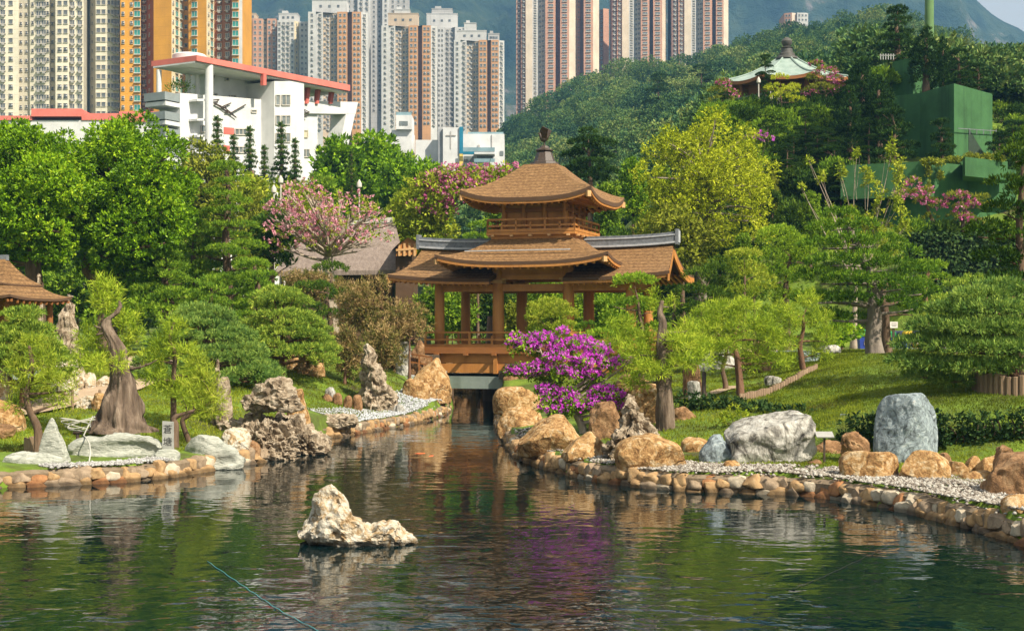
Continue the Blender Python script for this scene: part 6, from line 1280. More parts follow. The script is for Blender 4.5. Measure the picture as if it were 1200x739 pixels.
# old gnarled trunk with a hugely swollen base
D = 41.5; g0 = G(141, D); OT = empty('old_pine', g0, 'old gnarled pine with a hugely swollen ribbed trunk base on the left lawn', 'tree')
def rel(px, py, dy=0.0): return P(px, py, D + dy) - g0
sec = [(141, 506, .96), (141, 499, .76), (141, 487, .65), (142, 470, .50), (143, 452, .38), (142, 438, .31), (139, 424, .26), (138, 410, .25), (135, 401, .21), (129, 392, .19), (124, 382, .16), (126, 374, .12), (136, 367, .09), (141, 359, .06), (140, 352, .03)]
nr_, V, Fs = 56, [], []
cs = []
for (a, b_), i in zip(zip(sec, sec[1:]), range(99)):
    for k in range(5): t = k / 5; cs.append(tuple(lerp(a[j], b_[j], t) for j in range(3)))
cs.append(sec[-1]); rows = []
for i, (px, py, r) in enumerate(cs):
    c = rel(px, py); row = []
    for j in range(nr_):
        a = 2 * PI * j / nr_; f = min(1, r / .5); rib = 1 + f * (.17 * abs(math.sin(a * 5.5 + .8 * math.sin(i * .13))) - .10 + .10 * math.sin(a * 17 + 2.2 * math.sin(i * .09)) * f + .07 * math.sin(i * .55 + a * 3)) + .10 * float(mnoise.noise(Vector((math.cos(a) * 2.2, math.sin(a) * 2.2, i * .17)))) * (1 + f)
        row.append(c + Vector((r * rib * math.cos(a), r * rib * .85 * math.sin(a), 0)))
    rows.append(row + [row[0]])
b = MB(); b.grid(rows)
for x_, y_, x2, y2, w_ in ((124, 385, 110, 381, .05), (128, 387, 112, 392, .04), (152, 432, 170, 428, .06), (170, 428, 184, 421, .035), (118, 502, 104, 507, .16)): b.tube(bez(rel(x_, y_), rel((x_ + x2) / 2, (y_ + y2) / 2 + 2, -.1), rel(x2, y2, -.15), 5), [w_, w_ * .9, w_ * .8, w_ * .7, w_ * .5, w_ * .3], 7)
link('trunk', b.mesh('trunk', b_old, smooth=True), OT)
rg_ = np.random.default_rng(9); s = D / F
link('crown', leaf_mesh('crown', [tufts(rg_, np.array(rel(px, py, dy)), np.array([rx * s, rx * s, ry * s]), 'needle', 1.0, t) for px, py, rx, ry, dy, t in ((126, 340, 20, 20, .2, .1), (122, 356, 15, 12, 0, .1), (104, 392, 16, 14, .3, .0), (106, 412, 18, 15, .2, .0), (98, 428, 14, 11, .3, .05), (118, 424, 12, 10, -.4, .2), (140, 424, 10, 10, -.5, .25), (150, 376, 16, 13, .6, .05), (158, 392, 14, 10, .5, .1), (146, 402, 14, 10, .6, .1))], l_pine), OT)
GN = 'young soft needled pines round the pond'
plant('leaning young pine with sparse yellow green tufts behind the pointed slab', 46, 39, [(44, 500), (34, 480), (30, 462), (38, 440), (37, 420), (34, 405)], .13, [(38, 402, 16, 10, 0, .1), (20, 428, 15, 10, .2), (52, 420, 16, 11, 0), (60, 446, 18, 12, 0, .1), (22, 452, 16, 11, .1), (40, 438, 13, 10, -.3), (72, 470, 14, 8, 0, .1), (18, 474, 12, 9, 0), (48, 462, 12, 9, .3), (84, 455, 10, 7, .2)], 'needle', l_pine2, b_brown, name='pine', cat='pine', group=GN, nmul=.9, r1=.04)
plant('upright young pine with soft bright tufts right of the old swollen trunk', 204, 44.5, [(203, 465), (203, 440), (206, 415), (198, 398), (204, 378)], .10, [(204, 384, 17, 14, 0), (190, 402, 17, 11, .1), (216, 412, 17, 12, 0, .1), (180, 420, 17, 11, .2), (178, 440, 18, 12, 0), (222, 436, 14, 11, .1, .15), (196, 452, 18, 11, 0), (212, 456, 14, 10, -.3, .1)], 'needle', l_pine, b_brown, name='pine', cat='pine', group=GN, r1=.04)
plant('low yellow tinged pine in front of the slender rock spire', 226, 42.6, [(212, 492), (222, 486), (240, 476), (252, 468)], .09, [(232, 424, 14, 12, .3, .1), (240, 444, 17, 14, .1, .15), (250, 462, 16, 12, 0, .15), (228, 456, 14, 11, 0, .1), (244, 480, 18, 11, 0, .2), (226, 474, 12, 9, .1, .1)], 'needle', l_pine2, b_brown, name='pine', cat='pine', group=GN, r1=.03)

# ---------------------------------------------------------------- centre: bougainvillea bonsai and clipped pines at the bridge
cl = [(600, 401, 7, 5, -.2), (616, 402, 17, 9, 0), (634, 397, 18, 9, .2), (610, 410, 12, 6, -.2), (660, 405, 20, 9, .2), (680, 401, 16, 9, .4), (700, 410, 17, 9, .2), (652, 417, 15, 6, -.3), (690, 421, 20, 7, -.2), (712, 426, 14, 6, 0), (724, 462, 9, 6, -.2), (730, 476, 7, 5, -.2), (598, 434, 8, 5, 0), (604, 392, 6, 4, 0), (727, 421, 9, 4, 0), (742, 420, 6, 3, .1), (616, 434, 16, 8, 0), (634, 430, 14, 8, -.2), (672, 435, 20, 8, -.2), (692, 438, 15, 7, 0), (652, 439, 14, 6, -.3), (642, 457, 16, 8, -.2), (664, 462, 14, 8, -.3), (706, 460, 19, 10, -.2), (700, 472, 18, 9, -.4), (716, 474, 12, 9, -.1), (668, 476, 18, 8, -.4), (646, 474, 16, 9, -.3), (660, 388, 7, 6, 0), (656, 484, 16, 7, -.3), (630, 416, 10, 5, .3), (648, 448, 18, 6, .3), (690, 450, 16, 5, .4), (630, 442, 14, 5, .4)]
gi = [3, 20, 26, 27, 29, 30, 31, 32, 33]
plant('magenta bougainvillea bonsai in full bloom on the boulders by the bridge pier', 684, 46.6, [(682, 500), (676, 486), (668, 474), (652, 452), (640, 425), (632, 408)], .15, cl, 'airy', l_mid, b_pale, name='bougainvillea', cat='bougainvillea', nmul=1.9, lmul=.5, extra=[('blossom', 'flower', l_mag, [i for i in range(len(cl)) if i not in gi], .8, 1.02), ('lower_blossom', 'flower', l_mag, [26, 27], .5, 1.1)], r1=.03, twigs=1)
plant('bright yellow green clipped pine with two domes before the bridge columns', 650, 64, [(650, 420), (648, 395)], .14, [(644, 366, 25, 16, 0, .2), (632, 372, 16, 11, -.4, .15), (660, 370, 18, 12, .2, .2), (662, 386, 18, 12, -.5, .15), (636, 388, 18, 9, .2, -.1), (650, 394, 16, 9, -.2, 0)], 'cloud', l_pine2, name='pine', cat='pine', nmul=1.3)
plant('clipped pine with tall stacked pads beside the right bridge columns', 752, 61, [(752, 430), (755, 400), (750, 370), (746, 345)], .15, [(744, 331, 25, 13, 0, .15), (718, 356, 20, 11, -.3), (748, 356, 22, 9, .4), (762, 364, 18, 9, .3), (722, 374, 18, 8, .2, -.1), (706, 394, 22, 10, -.5, .15), (738, 392, 20, 9, .3), (690, 384, 14, 8, .4, -.1), (770, 385, 16, 9, .4)], 'cloud', l_pod, name='pine', cat='pine', nmul=1.2, tv=.12)
plant('grey green feathery pine pads between the bougainvillea and the twin trunk pine', 735, 53, [(735, 450), (733, 415), (734, 392)], .06, [(730, 380, 18, 10, 0), (742, 396, 18, 10, .2), (722, 402, 16, 9, -.2), (744, 418, 20, 11, 0), (728, 428, 16, 9, .1), (758, 432, 16, 10, 0)], 'needle', l_pine, name='pine', cat='pine', nmul=1.1)
D = 45.2
plant('twin trunk pine with dead tips and feathery light green boughs on the right bank', 781, D, [(780, 495), (779, 470), (777, 450), (778, 425), (775, 400), (777, 378), (773, 366), (776, 352)], .36, [(776, 436, 12, 7, -.7, .1), (790, 396, 14, 10, -.6, .1), (748, 412, 20, 12, .2), (800, 404, 22, 14, .2, .1), (812, 420, 22, 13, 0, .1), (796, 424, 18, 11, -.4), (764, 396, 16, 10, .5), (757, 430, 18, 10, -.3), (744, 446, 18, 9, 0), (824, 404, 16, 12, .5), (806, 384, 14, 10, .6), (766, 352, 10, 16, .3, .1), (786, 356, 8, 10, .5)], 'needle', l_pine, b_old, name='pine', cat='pine', r1=.05, nmul=1.0)
# ---------------------------------------------------------------- right: feathery pines, big pine, junipers
plant('feathery pine with a dark forked trunk right of the lawn path', 871, 51.5, [(868, 462), (866, 440), (864, 420), (860, 402), (862, 392)], .17, [(846, 366, 22, 15, .5, .05), (870, 360, 22, 15, .4), (896, 380, 20, 13, .3), (834, 388, 24, 16, .2, .1), (852, 404, 16, 10, -.5), (880, 428, 14, 8, .2), (842, 424, 12, 8, .1), (866, 382, 26, 16, 0), (902, 396, 24, 16, .2), (884, 414, 22, 13, .3), (830, 412, 22, 13, 0, .1), (910, 420, 18, 11, .4)], 'needle', l_pine, b_red, name='pine', cat='pine', group=GN, nmul=.9)
plant('slighter feathery pine with a twisted trunk behind the forked one', 850, 55, [(850, 450), (846, 432), (852, 412), (848, 398)], .13, [(828, 372, 20, 14, .4), (808, 394, 18, 12, .2), (836, 404, 20, 12, 0), (862, 404, 20, 12, .4)], 'needle', l_pine, b_brown, name='pine', cat='pine', group=GN, nmul=.9)
plant('feathery pine with a wavy reddish trunk left of the grass mound', 945, 57, [(944, 442), (940, 425), (937, 405), (942, 385), (941, 372)], .15, [(920, 366, 16, 11, .3, .1), (947, 352, 15, 12, .4, .1), (928, 378, 20, 13, 0), (958, 374, 18, 12, .2), (966, 396, 18, 12, .2), (918, 402, 18, 11, .1), (958, 414, 16, 10, .3), (930, 420, 14, 8, .4), (904, 385, 14, 10, .4)], 'needle', l_pine, b_red, name='pine', cat='pine', group=GN, nmul=.9)
plant('clipped conifer of rounded bright green domes behind the feathery pines', 922, 76, [(922, 380), (920, 340), (926, 300)], .25, [(912, 282, 24, 18, 0, .15), (932, 292, 20, 16, .3, .1), (900, 306, 22, 16, -.2), (942, 304, 18, 14, .2, .1), (906, 328, 22, 18, -.3), (932, 326, 20, 14, .2), (902, 350, 20, 18, 0), (926, 354, 18, 14, .3), (908, 372, 20, 14, 0)], 'cloud', l_pod, name='conifer', cat='conifer', tv=.22, lmul=1.2, nmul=1.3)
plant('round clipped bush of pale green domes left of the tall domed conifer', 884, 74, [(884, 380), (884, 350)], .12, [(880, 322, 17, 15, 0, .2), (896, 336, 14, 14, -.3, .15), (872, 342, 15, 14, -.4, .1)], 'cloud', l_pine2, name='shrub', cat='shrub', lmul=1.2, tv=.05)
plant('dark domed bush between the bridge gable and the feathery pines', 846, 72, [(846, 390), (846, 350)], .14, [(844, 316, 18, 15, 0, .2), (858, 334, 16, 14, -.4, .2), (834, 338, 17, 15, -.3, .15), (850, 352, 18, 14, -.6, .15)], 'cloud', l_dark, name='shrub', cat='shrub', lmul=1.2, tv=.1)
plant('rounded clipped dome standing left of the big pine trunk', 968, 70, [(968, 395), (968, 370)], .12, [(966, 378, 16, 14, 0, .1), (980, 390, 12, 14, -.3, .15)], 'cloud', l_pod, name='shrub', cat='shrub', lmul=1.2, tv=.1)
plant('small clipped tree with two bright flat pads at the golden tree foot', 872, 70, [(872, 360), (873, 320)], .13, [(872, 299, 20, 8, 0, .2), (866, 312, 14, 6, .3), (884, 322, 14, 8, 0, .2), (872, 342, 20, 9, .2)], 'cloud', l_pine2, name='tree', cat='tree', lmul=1.1)
plant('dark clipped pads beside the right gable of the bridge', 822, 66, [(822, 380), (824, 345)], .14, [(820, 322, 18, 9, 0), (838, 316, 16, 8, .3), (812, 342, 20, 10, 0), (836, 345, 20, 11, .2), (820, 362, 20, 10, 0), (806, 368, 14, 9, .2)], 'cloud', l_dark, name='pine', cat='pine', tv=.2, lmul=1.1)
# golden tree
plant('large golden yellow tree right of the bridge roof', 822, 97, [(822, 330), (818, 290), (826, 250), (822, 200)], .45, [(c[0], c[1], c[2], c[3], c[4], c[5] + .12 * (c[0] - 800) / 90) for c in ball(728, 926, 120, 318, 84, 19, 30, 97)], 'airy', l_yel, b_grey, lmul=.75, nmul=1.1, twigs=1, tv=-.02)
plant('green leafy lower boughs in the shade beneath the golden tree', 800, 93, [(800, 330), (798, 300)], .2, ball(742, 850, 225, 330, 30, 16, 31, 93), 'airy', l_olive, b_brown, lmul=1.2, nmul=1.5)
# sparse pale-stemmed tree
T = plant('sparse tree with bare pale leaning stems and upright leafy shoots before the green wall', 1000, 86, [(1002, 360), (1004, 330)], .2, [(962, 208, 5, 12, .2), (948, 186, 4, 6, .3), (986, 200, 6, 14, 0), (1004, 180, 5, 10, .2), (1018, 205, 7, 18, 0), (1030, 232, 8, 20, .3), (1044, 176, 6, 16, .3), (1052, 200, 8, 22, .2), (1050, 238, 9, 22, -.2), (1016, 262, 11, 18, .2), (996, 250, 9, 16, .3), (1034, 274, 12, 16, 0), (974, 250, 6, 14, .4), (1000, 290, 16, 14, .3), (1040, 296, 16, 14, .2), (1060, 262, 8, 14, .4), (940, 218, 3, 5, .4)], 'airy', l_light, b_pale, nmul=2.2, lmul=.8, twigs=2)
# the big pine on the mound
bp = plant('big spreading pine with a thick straight trunk on top of the grass mound', 1026, 60, [(1024, 400), (1025, 375), (1024, 345), (1018, 320), (1006, 290), (992, 262)], .40, [(984, 252, 22, 10, 0, .1), (974, 268, 26, 11, .3), (1004, 264, 24, 10, -.4, .1), (962, 288, 26, 12, 0), (996, 284, 28, 11, -.8, .1), (1030, 284, 28, 11, -.2), (1056, 296, 24, 11, .3), (976, 308, 32, 13, -.6), (1012, 304, 30, 12, -.9, .1), (1046, 312, 32, 13, -.6), (1074, 320, 24, 11, .3), (962, 328, 32, 14, .2), (996, 328, 32, 13, -1.0, .1), (1030, 330, 28, 11, -1.1), (1058, 336, 30, 12, -.8), (1080, 342, 22, 11, .5), (956, 352, 28, 13, -.3), (986, 352, 28, 12, .6), (1004, 350, 20, 9, -.9), (1050, 354, 20, 9, -.9), (970, 372, 26, 11, .2), (1000, 374, 22, 10, .9), (1070, 360, 18, 9, .4)], 'cloud', l_pod, b_grey, name='pine', cat='pine', nmul=.8, lmul=1.2, tv=-.20, r1=.10)
plant('dark second pine trunk with a few pads just behind the big pine', 1040, 62.5, [(1038, 400), (1037, 370), (1034, 345), (1040, 325)], .28, [(1060, 330, 18, 9, .4), (1020, 332, 20, 10, .8), (1080, 350, 16, 8, .4), (1070, 368, 14, 6, 0)], 'cloud', l_dark, b_brown, name='pine', cat='pine', lmul=1.25, tv=.2)
plant('small bright broad leaved shrub left of the big pine trunk', 987, 72, [(987, 400), (986, 388)], .08, [(972, 388, 12, 7, 0, .2), (988, 384, 12, 8, 0, .2), (1000, 390, 12, 7, .2, .2), (980, 398, 13, 6, -.2, .1)], 'broad', l_fig, name='shrub', cat='shrub', lmul=.6, nmul=1.6)
plant('leaning reddish trunked pine with flat pads right of the bins', 1086, 66, [(1084, 395), (1085, 365), (1083, 340), (1088, 318)], .2, [(1086, 312, 22, 8, 0, .1), (1074, 330, 16, 7, -.3), (1102, 326, 14, 6, .2), (1066, 352, 14, 6, .3), (1112, 370, 18, 8, 0, .15), (1098, 352, 16, 7, .4)], 'cloud', l_pod, b_red, name='pine', cat='pine', lmul=1.1, tv=.05)
plant('mounded clipped bluish pads behind the right hand juniper', 1120, 56, [(1120, 400), (1118, 370)], .12, [(1120, 336, 14, 8, 0), (1140, 330, 16, 10, .2), (1112, 352, 18, 9, -.2), (1135, 354, 18, 10, 0), (1098, 372, 18, 8, 0), (1122, 376, 20, 10, .2), (1106, 392, 20, 8, -.2)], 'cloud', l_jun, name='shrub', cat='shrub')
plant('dark tiered pine filling the right edge above the juniper', 1196, 46, [(1196, 400), (1198, 330), (1194, 260), (1200, 190)], .2, [(1204, 165, 18, 13, 0, .25), (1190, 185, 22, 15, -.3, .25), (1215, 195, 22, 14, 0), (1178, 216, 22, 12, 0, .15), (1204, 228, 26, 14, -.4), (1176, 246, 24, 12, .2), (1208, 258, 26, 14, 0), (1156, 268, 22, 11, 0, .05), (1190, 282, 26, 13, -.3), (1168, 302, 26, 12, .2), (1204, 310, 26, 14, 0), (1146, 275, 14, 9, .2), (1180, 328, 24, 12, -.2)], 'cloud', l_dark, name='pine', cat='pine', nmul=1, lmul=1.15, tv=-.1)
plant('large layered juniper spilling over the log planter', 1192, 43, [(1190, 420), (1180, 385), (1172, 350)], .16, [(1172, 335, 26, 7, 0), (1150, 346, 32, 8, -.3), (1194, 344, 36, 8, .3), (1122, 362, 34, 8, .1), (1166, 362, 42, 9, -.7), (1210, 360, 38, 9, .2), (1098, 382, 34, 8, .2), (1140, 384, 44, 9, -.6), (1192, 384, 46, 10, -.9), (1240, 380, 40, 10, 0), (1080, 403, 32, 8, .2), (1122, 407, 42, 9, -.5), (1170, 408, 46, 10, -1.1), (1220, 408, 44, 10, -.6), (1064, 422, 22, 6, .1), (1098, 427, 36, 8, -.3), (1140, 430, 40, 8, -.9), (1180, 428, 26, 7, -1.2), (1078, 440, 20, 5, 0), (1114, 446, 24, 5, -.3), (1150, 362, 40, 9, .9), (1180, 396, 50, 10, .9), (1120, 396, 44, 9, .9)], 'spray', l_junb, b_red, name='juniper', cat='juniper', group='spreading junipers', nmul=1.1)
# ---------------------------------------------------------------- hedges
def hedge(label, pts, D0, rx, ry, n, st='hedge', leaf=l_hedge, lm=1.0, stems=True):
    cl = []; rg = random.Random(len(label)); x0, y0, d0, x1, y1, d1 = pts
    for i in range(n):
        t = (i + .5) / n; D = lerp(d0, d1, t)
        for k in range(2): cl.append((lerp(x0, x1, t) + rg.uniform(-2, 2), lerp(y0, y1, t) + (ry * .55 if k else -ry * .2) + rg.uniform(-1.5, 1.5), rx * rg.uniform(.85, 1.15), ry * .75, D - D0 + rg.uniform(-.06, .06)))
    T = plant(label, (x0 + x1) / 2, D0, None, .1, cl, st, leaf, name='hedge', cat='hedge', lmul=lm, depth=.75, crown='foliage')
    if stems:
        b = MB()
        for i in range(n): t = (i + .5) / n; D = lerp(d0, d1, t); p = G(lerp(x0, x1, t), D) - T.location; b.tube([p, p + Vector((.08 * math.sin(i * 3), -.02, .2)), p + Vector((.14 * math.sin(i * 5), 0, .45))], [.035, .03, .02], 6)
        b.build('stems', b_brown, T)
    return T
hedge('long dark clipped hedge below the grass mound behind the boulders', (990, 509, 39.0, 1226, 507, 37.6), 38.6, 13, 25, 21)
hedge('low dark hedge curving behind the great white block', (800, 470, 49.5, 992, 497, 42.5), 46, 11, 13, 22, lm=1.1, stems=False)
b = MB(); q = [G(px, D) for px, D in ((985, 40.9), (1060, 40.4), (1140, 39.9), (1230, 39.2))]
for a, c in zip(q, q[1:]): b.bar(Vector((a.x, a.y, 1.0)), Vector((c.x, c.y, 1.0)), .14, 1.15)
tag(b.build('retaining_wall', m_conc), 'low dark retaining wall between the hedge and the grass mound', 'wall')
# ivy wall under the bougainvillea bonsais
D = 88; IV = empty('ivy_wall', G(1122, D), 'dark ivy covered wall below the potted bougainvillea bonsais', 'wall'); z0 = IV.location.z
b = MB(); x0, x1 = X_(1064, D) - IV.location.x, X_(1230, D) - IV.location.x; zt = Z_(278, D) - z0; b.box(((x0 + x1) / 2, .5, zt / 2 - .5), (x1 - x0, 1.0, zt + 1)); b.build('masonry', m_green, IV)
n = 16000; rg_ = np.random.default_rng(33); pos = np.c_[rg_.uniform(x0, x1, n), -.05 - .22 * np.abs(rg_.normal(size=n)), rg_.uniform(0, zt + .25, n)]; pos[:, 1] -= .2 * (fbm(pos * np.array([.8, 0, .8]) + 3, 3, 2) + .3); ax = nrm_(np.array([0, -.5, -.4]) + rg_.normal(size=(n, 3)) * .6); sd = nrm_(np.cross(ax, np.array([0, -1, .2]) + rg_.normal(size=(n, 3)) * .4))
link('ivy', leaf_mesh('ivy', [(pos, ax * .26, sd * .10, rg_.random(n))], l_hedge), IV)
# ---------------------------------------------------------------- right hillside: bonsai pines, conifers, bougainvilleas
GB_ = 'cloud pruned pines on the hill terraces'
pA = seth(plant('tall tiered black pine above the green building', 1052, 124, [(1052, 50), (1050, 25)], .3, pads(1052, 10, 68, 25, 8, 41, 124, .31, amp=.95), 'pad', l_black, group=GB_, name='pine', cat='pine', zb=Z_(71, 124), tv=.1, nmul=1.6), 8)
def onslope(px, pt, hpx): return min(range(96, 330, 2), key=lambda D: abs(Z_(pt, D) - gz(X_(px, D), D) - hpx * D / F) + (D - 96) * .002)
d_ = onslope(772, 88, 60)
pB = seth(plant('dark tiered pine standing left of the white lamp above the golden tree', 772, d_, [(772, 120), (771, 100)], .3, pads(772, 88, 142, 22, 8, 42, d_, .31, amp=.9), 'pad', l_black, group=GB_, name='pine', cat='pine', tv=.1, nmul=1.6), 86)
pC = seth(plant('layered pine with long flat boughs between the bridge roof and the golden tree', 692, 108, [(692, 215), (690, 180)], .3, [(690, 155, 10, 4, 0, .2), (690, 164, 14, 4, 0), (678, 168, 12, 4, .5), (706, 168, 15, 4, -.4), (688, 176, 18, 5, 0), (672, 182, 14, 4, .3), (706, 184, 14, 5, .3), (690, 192, 22, 5, -.5), (676, 200, 20, 5, .5), (706, 202, 18, 5, 0), (690, 210, 24, 6, .3)], 'pad', l_black, group=GB_, name='pine', cat='pine', tv=.15, nmul=1.6), 151)
zt1 = Z_(103, 114.5); zt2 = Z_(189, 100.5)
for i, (pr, lb, px, D, pt, ws, zb, rz) in enumerate((
    (pA, 'black pine on the flat roof of the green block, left of a smaller pine', 1124, 117, 58, 1.0, zt1, 1.0), (pA, 'small flat topped pine at the right end of the green block roof', 1146, 118, 75, 1.1, zt1, 2.0), (pB, 'dark pine on the ridge left of the hilltop pavilion', 822, 124, 76, 1.1, None, 1.4), (pB, 'small pine in front of the left eave of the hilltop pavilion', 868, 126, 98, 1.1, None, 2.2),
    (pA, 'slim tiered pine on the terrace against the green block', 1104, 104, 140, .9, zt2, .5), (pA, 'dark pine on the terrace below the cone shaped conifer', 1046, 106, 128, 1.1, zt2, 2.5), (pB, 'shaded pine at the left end of the green terrace', 1018, 106, 138, 1.1, zt2, 3.2),
    (pB, 'padded pine on the slope right under the hilltop pavilion', 944, 112, 128, 1.2, None, .7), (pB, 'padded pine on the slope above the sparse pale tree', 970, 108, 150, 1.2, None, 1.9), (pB, 'dark padded pine low on the slope beside the golden tree', 922, 106, 168, 1.2, None, 2.9), (pA, 'shaded pine halfway between the hilltop pavilion and the green terrace', 988, 114, 110, 1.0, None, 3.8), (pB, 'dark pine under the golden tree crown on the slope', 900, 118, 140, 1.1, None, 5.0),
    (pA, 'dark pine beyond the right end of the green block', 1186, 116, 142, 1.1, None, 4.1), (pA, 'small dark pine just beyond the right edge of the green block', 1172, 118, 155, .9, None, 5.1), (pB, 'dark pine just right of the big layered pine by the golden tree', 722, 112, 168, 1.3, None, 1.1), (pB, 'pine peeping over the left slope of the hilltop pavilion roof', 897, 146, 64, .9, None, .4), (pB, 'shaded low pine filling the slope behind the sparse stems', 985, 100, 190, 1.2, None, 5.5), (pB, 'padded pine tucked behind the golden tree top', 850, 116, 108, 1.2, None, 3.3), (pB, 'pine in the middle of the slope, straight below the yellow hilltop shrub', 930, 115, 158, 1.3, None, 4.4), (pB, 'pine on the slope left of the big dark cone conifer', 958, 115, 148, 1.3, None, .9), (pA, 'pine on the slope just above the leaning pale stems', 978, 112, 172, 1.3, None, 1.7), (pB, 'pine on the slope touching the upper right edge of the golden tree', 908, 112, 186, 1.2, None, 5.7))):
    D = D if zb is not None else onslope(px, pt, 56)
    dup(pr, lb, px, D, pt, ws, zb=zb, rz=rz)
GC_ = 'cone shaped conifers by the green building'
cA = seth(plant('broad cone shaped conifer standing before the light green pole', 1085, 119, [(1085, 70), (1085, 45)], .3, [(1085, 41, 7, 8, 0), (1084, 52, 11, 10, 0), (1090, 60, 13, 10, -.4), (1079, 66, 13, 11, .3), (1086, 74, 17, 12, -.5), (1078, 84, 14, 12, .2), (1094, 84, 14, 12, .4), (1086, 94, 18, 11, -.3)], 'pad', l_black, name='conifer', cat='conifer', group=GC_, zb=zt1, nmul=1.4, tv=.05), 34)
for lb, px, D, pt, ws, zb in (('narrow cone conifer right behind the broad one', 1105, 122, 46, .7, zt1), ('big dark cone conifer left of the green block', 1010, 116, 72, 1.0, None), ('second dark cone conifer beside the big one on the slope', 1030, 113, 92, 1.0, None), ('low dark cone conifer at the foot of the big one', 996, 112, 104, .9, None)): dup(cA, lb, px, D, pt, ws, zb=zb, rz=px * .1)
def bonsai(label, px, D, trunk, cl, leafs, zb=None, green=l_olive):
    n = len(cl); fl = [i for i in range(n) if leafs[i % len(leafs)]]; return plant(label, px, D, trunk, .16, cl, 'cloud', green, b_brown, name='bougainvillea', cat='bougainvillea', zb=zb, group='bougainvillea bonsais on the hill', lmul=1.4, nmul=.7, extra=[('blossom', 'flower', l_rose, fl, .45, 1.05)])
bonsai('bougainvillea bonsai with pink topped pads left of another on the ivy wall', 1096, 92, [(1094, 262), (1088, 246), (1084, 236)], [(1060, 228, 10, 8, 0), (1070, 214, 9, 7, .3), (1082, 226, 13, 7, -.2), (1084, 236, 11, 7, -.4), (1100, 240, 11, 6, 0), (1090, 256, 9, 5, -.2)], [1, 1, 1, 1, 1, 0], zb=9.3)
bonsai('bougainvillea bonsai with pink and yellowish pads on the right of the ivy wall', 1130, 91, [(1128, 262), (1130, 250), (1132, 240)], [(1124, 230, 14, 6, 0), (1126, 244, 9, 6, -.3), (1150, 234, 10, 5, .2), (1140, 240, 10, 5, -.2), (1158, 243, 12, 5, 0), (1130, 256, 10, 7, -.4), (1142, 260, 9, 5, -.2), (1118, 254, 8, 5, .2)], [1, 1, 0, 1, 0, 1, 1, 0], zb=9.3)
bonsai('tall bougainvillea with a magenta crown right of the hilltop pavilion', 968, 127, [(968, 110), (962, 100)], [(957, 76, 8, 6, 0), (968, 84, 12, 7, -.3), (955, 92, 11, 7, .3), (976, 94, 12, 7, 0), (962, 104, 14, 8, -.4), (984, 106, 12, 7, .2), (950, 108, 10, 7, .2)], [1, 1, 0, 1, 0])
bonsai('pinkish shrub at the left foot of the hilltop pavilion', 846, 126, [(846, 118)], [(848, 98, 9, 7, 0), (840, 108, 11, 8, .2), (856, 110, 10, 7, -.2), (846, 118, 14, 7, 0)], [1, 0])
plant('yellow clipped shrub with stacked domes before the hilltop pavilion', 916, 125, [(916, 120), (914, 108)], .12, [(914, 92, 9, 6, 0, .2), (908, 104, 11, 7, -.2, .1), (924, 108, 11, 6, 0, .2), (914, 114, 12, 6, -.4, .1), (936, 118, 9, 5, 0, .1), (930, 104, 8, 5, .2, .2)], 'cloud', l_yel, name='shrub', cat='shrub', lmul=1.5, nmul=.8)
plant('magenta flowering clump at the right edge of the golden tree', 890, 106, [(890, 200)], .1, [(886, 158, 12, 6, 0), (898, 163, 8, 4, 0), (880, 170, 10, 6, .2)], 'cloud', l_mid, name='bougainvillea', cat='bougainvillea', lmul=1.3, extra=[('blossom', 'flower', l_mag, [0, 1], .5, 1.08)])
plant('clipped green hedge along the slope under the hilltop pavilion', 920, 121, None, .1, [(x_, 136 + (i % 3) * 3, 12, 9, (i % 2) * .5) for i, x_ in enumerate(range(852, 1000, 9))] + [(x_, 150 + (i % 3) * 5, 14, 10, -2 - (i % 2)) for i, x_ in enumerate(range(860, 1010, 12))] + [(x_, 172 + (i % 3) * 6, 15, 12, -6 - (i % 2)) for i, x_ in enumerate(range(880, 1030, 13))], 'pad', l_mid, name='hedge', cat='hedge', lmul=1.3, crown='foliage')
SL = 'clipped shrubs covering the hill slope'
for i, (px, D, pt, pb) in enumerate(((852, 122, 118, 150), (874, 120, 122, 160), (858, 112, 148, 190), (884, 112, 165, 205), (905, 110, 178, 222), (930, 108, 190, 235), (955, 106, 196, 245), (980, 105, 178, 230), (835, 118, 120, 155), (900, 104, 215, 262), (930, 100, 232, 280), (965, 98, 248, 300), (1000, 96, 262, 310), (840, 104, 200, 280), (1170, 122, 150, 190), (1195, 122, 130, 190), (1020, 118, 108, 150), (985, 120, 130, 165), (955, 122, 122, 150), (1035, 122, 76, 110), (943, 117, 168, 205), (925, 115, 172, 210), (962, 116, 170, 205), (1172, 129, 118, 145), (1196, 131, 118, 150), (905, 128, 122, 142), (935, 129, 124, 140), (880, 127, 122, 140), (1070, 91.5, 258, 282), (1108, 91.5, 262, 282), (1146, 91.5, 262, 282), (1182, 91.5, 260, 284), (760, 100, 240, 320), (730, 95, 262, 330), (850, 98, 255, 320))):
    plant('mounded green shrub on the planted slope behind the garden', px, D, None, .1, ball(px - 22, px + 22, pt, pb, 12, 11, i, D), 'pad', (l_pod, l_dark, l_dark, l_mid)[i % 4], name='shrub', cat='shrub', group=SL, lmul=1.3, nmul=.8, tv=(i % 3) * .08 - .1)
rg = np.random.default_rng(91); parts = []
for px0, px1, d0, d1, n_ in ((860, 1040, 100, 131, 420), (690, 870, 96, 124, 200), (1165, 1290, 108, 140, 130), (1050, 1200, 128, 140, 60)):
    for i in range(n_):
        px = rg.uniform(px0, px1); D = rg.uniform(d0, d1); x = X_(px, D); r = rg.uniform(.6, 1.3); parts.append(tufts(rg, np.array([x, D, gz(x, D) + r * .2]), np.array([r, r, r * .7]), 'pad', .5, rg.uniform(-.35, .0), 1.3))
tag(link('slope_ground_cover', leaf_mesh('slope_ground_cover', parts, l_dark)), kind='stuff')
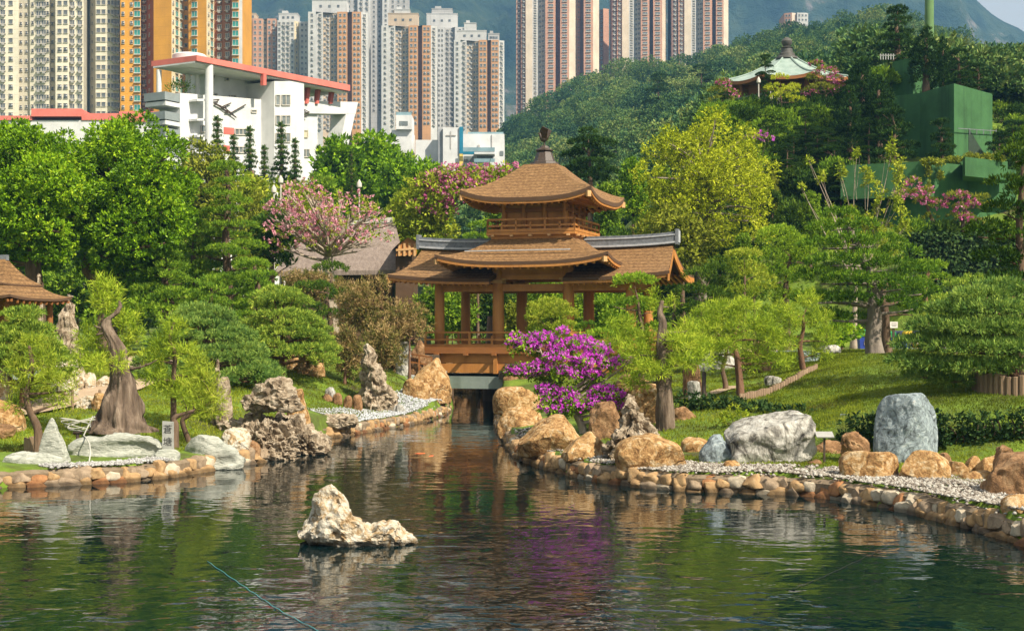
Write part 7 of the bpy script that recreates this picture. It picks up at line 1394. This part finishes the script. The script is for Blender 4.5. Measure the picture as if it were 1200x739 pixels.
pn = P(1138, 187, 100.6); VN = plant('yellow green creeper hanging over the edge of the green terrace', 1095, 100.2, None, .1, [(1084, 190, 5, 4, 0), (1092, 189, 6, 3, 0), (1100, 190, 6, 4, 0), (1088, 200, 3, 10, 0), (1089, 218, 2, 10, 0), (1102, 204, 3, 10, .2), (1112, 187, 6, 3, .2), (1122, 187, 6, 3, .3), (1138, 184, 9, 3, .6), (1154, 184, 9, 3, 1.0), (1170, 185, 8, 3, 1.4)], 'airy', l_olive, name='creeper', cat='creeper', lmul=.7, nmul=4, zb=Z_(189, 100.5))
# ---------------------------------------------------------------- small bank plants
plant('small light leafy sapling on the grass left of the great white block', 862, 44, [(861, 502), (858, 490)], .025, [(852, 488, 8, 5, 0), (866, 486, 7, 4, 0), (860, 478, 5, 4, 0), (846, 494, 5, 3, 0)], 'broad', l_light, name='sapling', cat='sapling', lmul=.35, nmul=1.2)
plant('crooked leafless pine stub with a few needles beside the name stone', 203, 41.2, [(206, 500), (203, 490), (212, 486), (228, 480)], .14, [(226, 470, 10, 6, 0), (212, 462, 9, 6, .2)], 'needle', l_pine2, b_brown, name='pine', cat='pine', r1=.03)
# ---------------------------------------------------------------- grass
def grass(name, n, region, h, stops, seed):
    rg = np.random.default_rng(seed); px = rg.uniform(region[0], region[1], n * 2); D = region[2] + (region[3] - region[2]) * rg.random(n * 2); xy = np.c_[(px - 600) / F * D, D]
    ok = ~inside(xy, POND) & (seg_dist(xy, POND) > region[4]); xy = xy[ok][:n]; n = len(xy); z = ground(xy); k = 3; p = np.repeat(np.c_[xy, z - .01], k, 0) + rg.normal(size=(n * k, 3)) * np.array([.05, .05, 0]); ax = nrm_(np.array([0, 0, 1.0]) + rg.normal(size=(n * k, 3)) * .45) * h * rg.uniform(.5, 1.3, (n * k, 1)); sd = nrm_(rg.normal(size=(n * k, 3)) * np.array([1, 1, .1])) * h * .13
    tone = np.clip(.5 + .5 * fbm(np.c_[p[:, :2] * .5, p[:, 2] * 0], 3, 4), 0, 1); return tag(link(name, leaf_mesh(name, [(p, ax, sd, 1.15 * (tone - .5) + .5 + .35 * (rg.random(n * k) - .5))], LEAF(name + '_blade', stops, .35))), kind='stuff')
gstop = [(0, (.11, .085, .03)), (.3, (.13, .15, .014)), (.6, (.21, .26, .018)), (1, (.38, .39, .045))]
grass('lawn_grass', 42000, (-40, 470, 39.5, 72, .9), .10, gstop, 1)
grass('bank_grass', 26000, (610, 1010, 40, 74, 2.4), .10, gstop, 2)
grass('shore_grass', 9000, (800, 1260, 31, 39, 2.2), .08, gstop, 5)
grass('mound_grass', 66000, (900, 1260, 39.0, 76, 3), .085, [(0, (.10, .08, .03)), (.3, (.09, .12, .014)), (.6, (.15, .20, .02)), (1, (.28, .31, .06))], 3)

pt_ = plant('potted palms on the shaded roof terrace of the white school', 206, 171.5, None, .1, [(199, 104, 5, 5, 0), (206, 101, 6, 6, 0), (214, 100, 6, 6, .5), (221, 102, 5, 5, 1)], 'dry', l_mid, name='potted_palm', cat='potted plants', lmul=2.5, zb=Z_(110, 171))
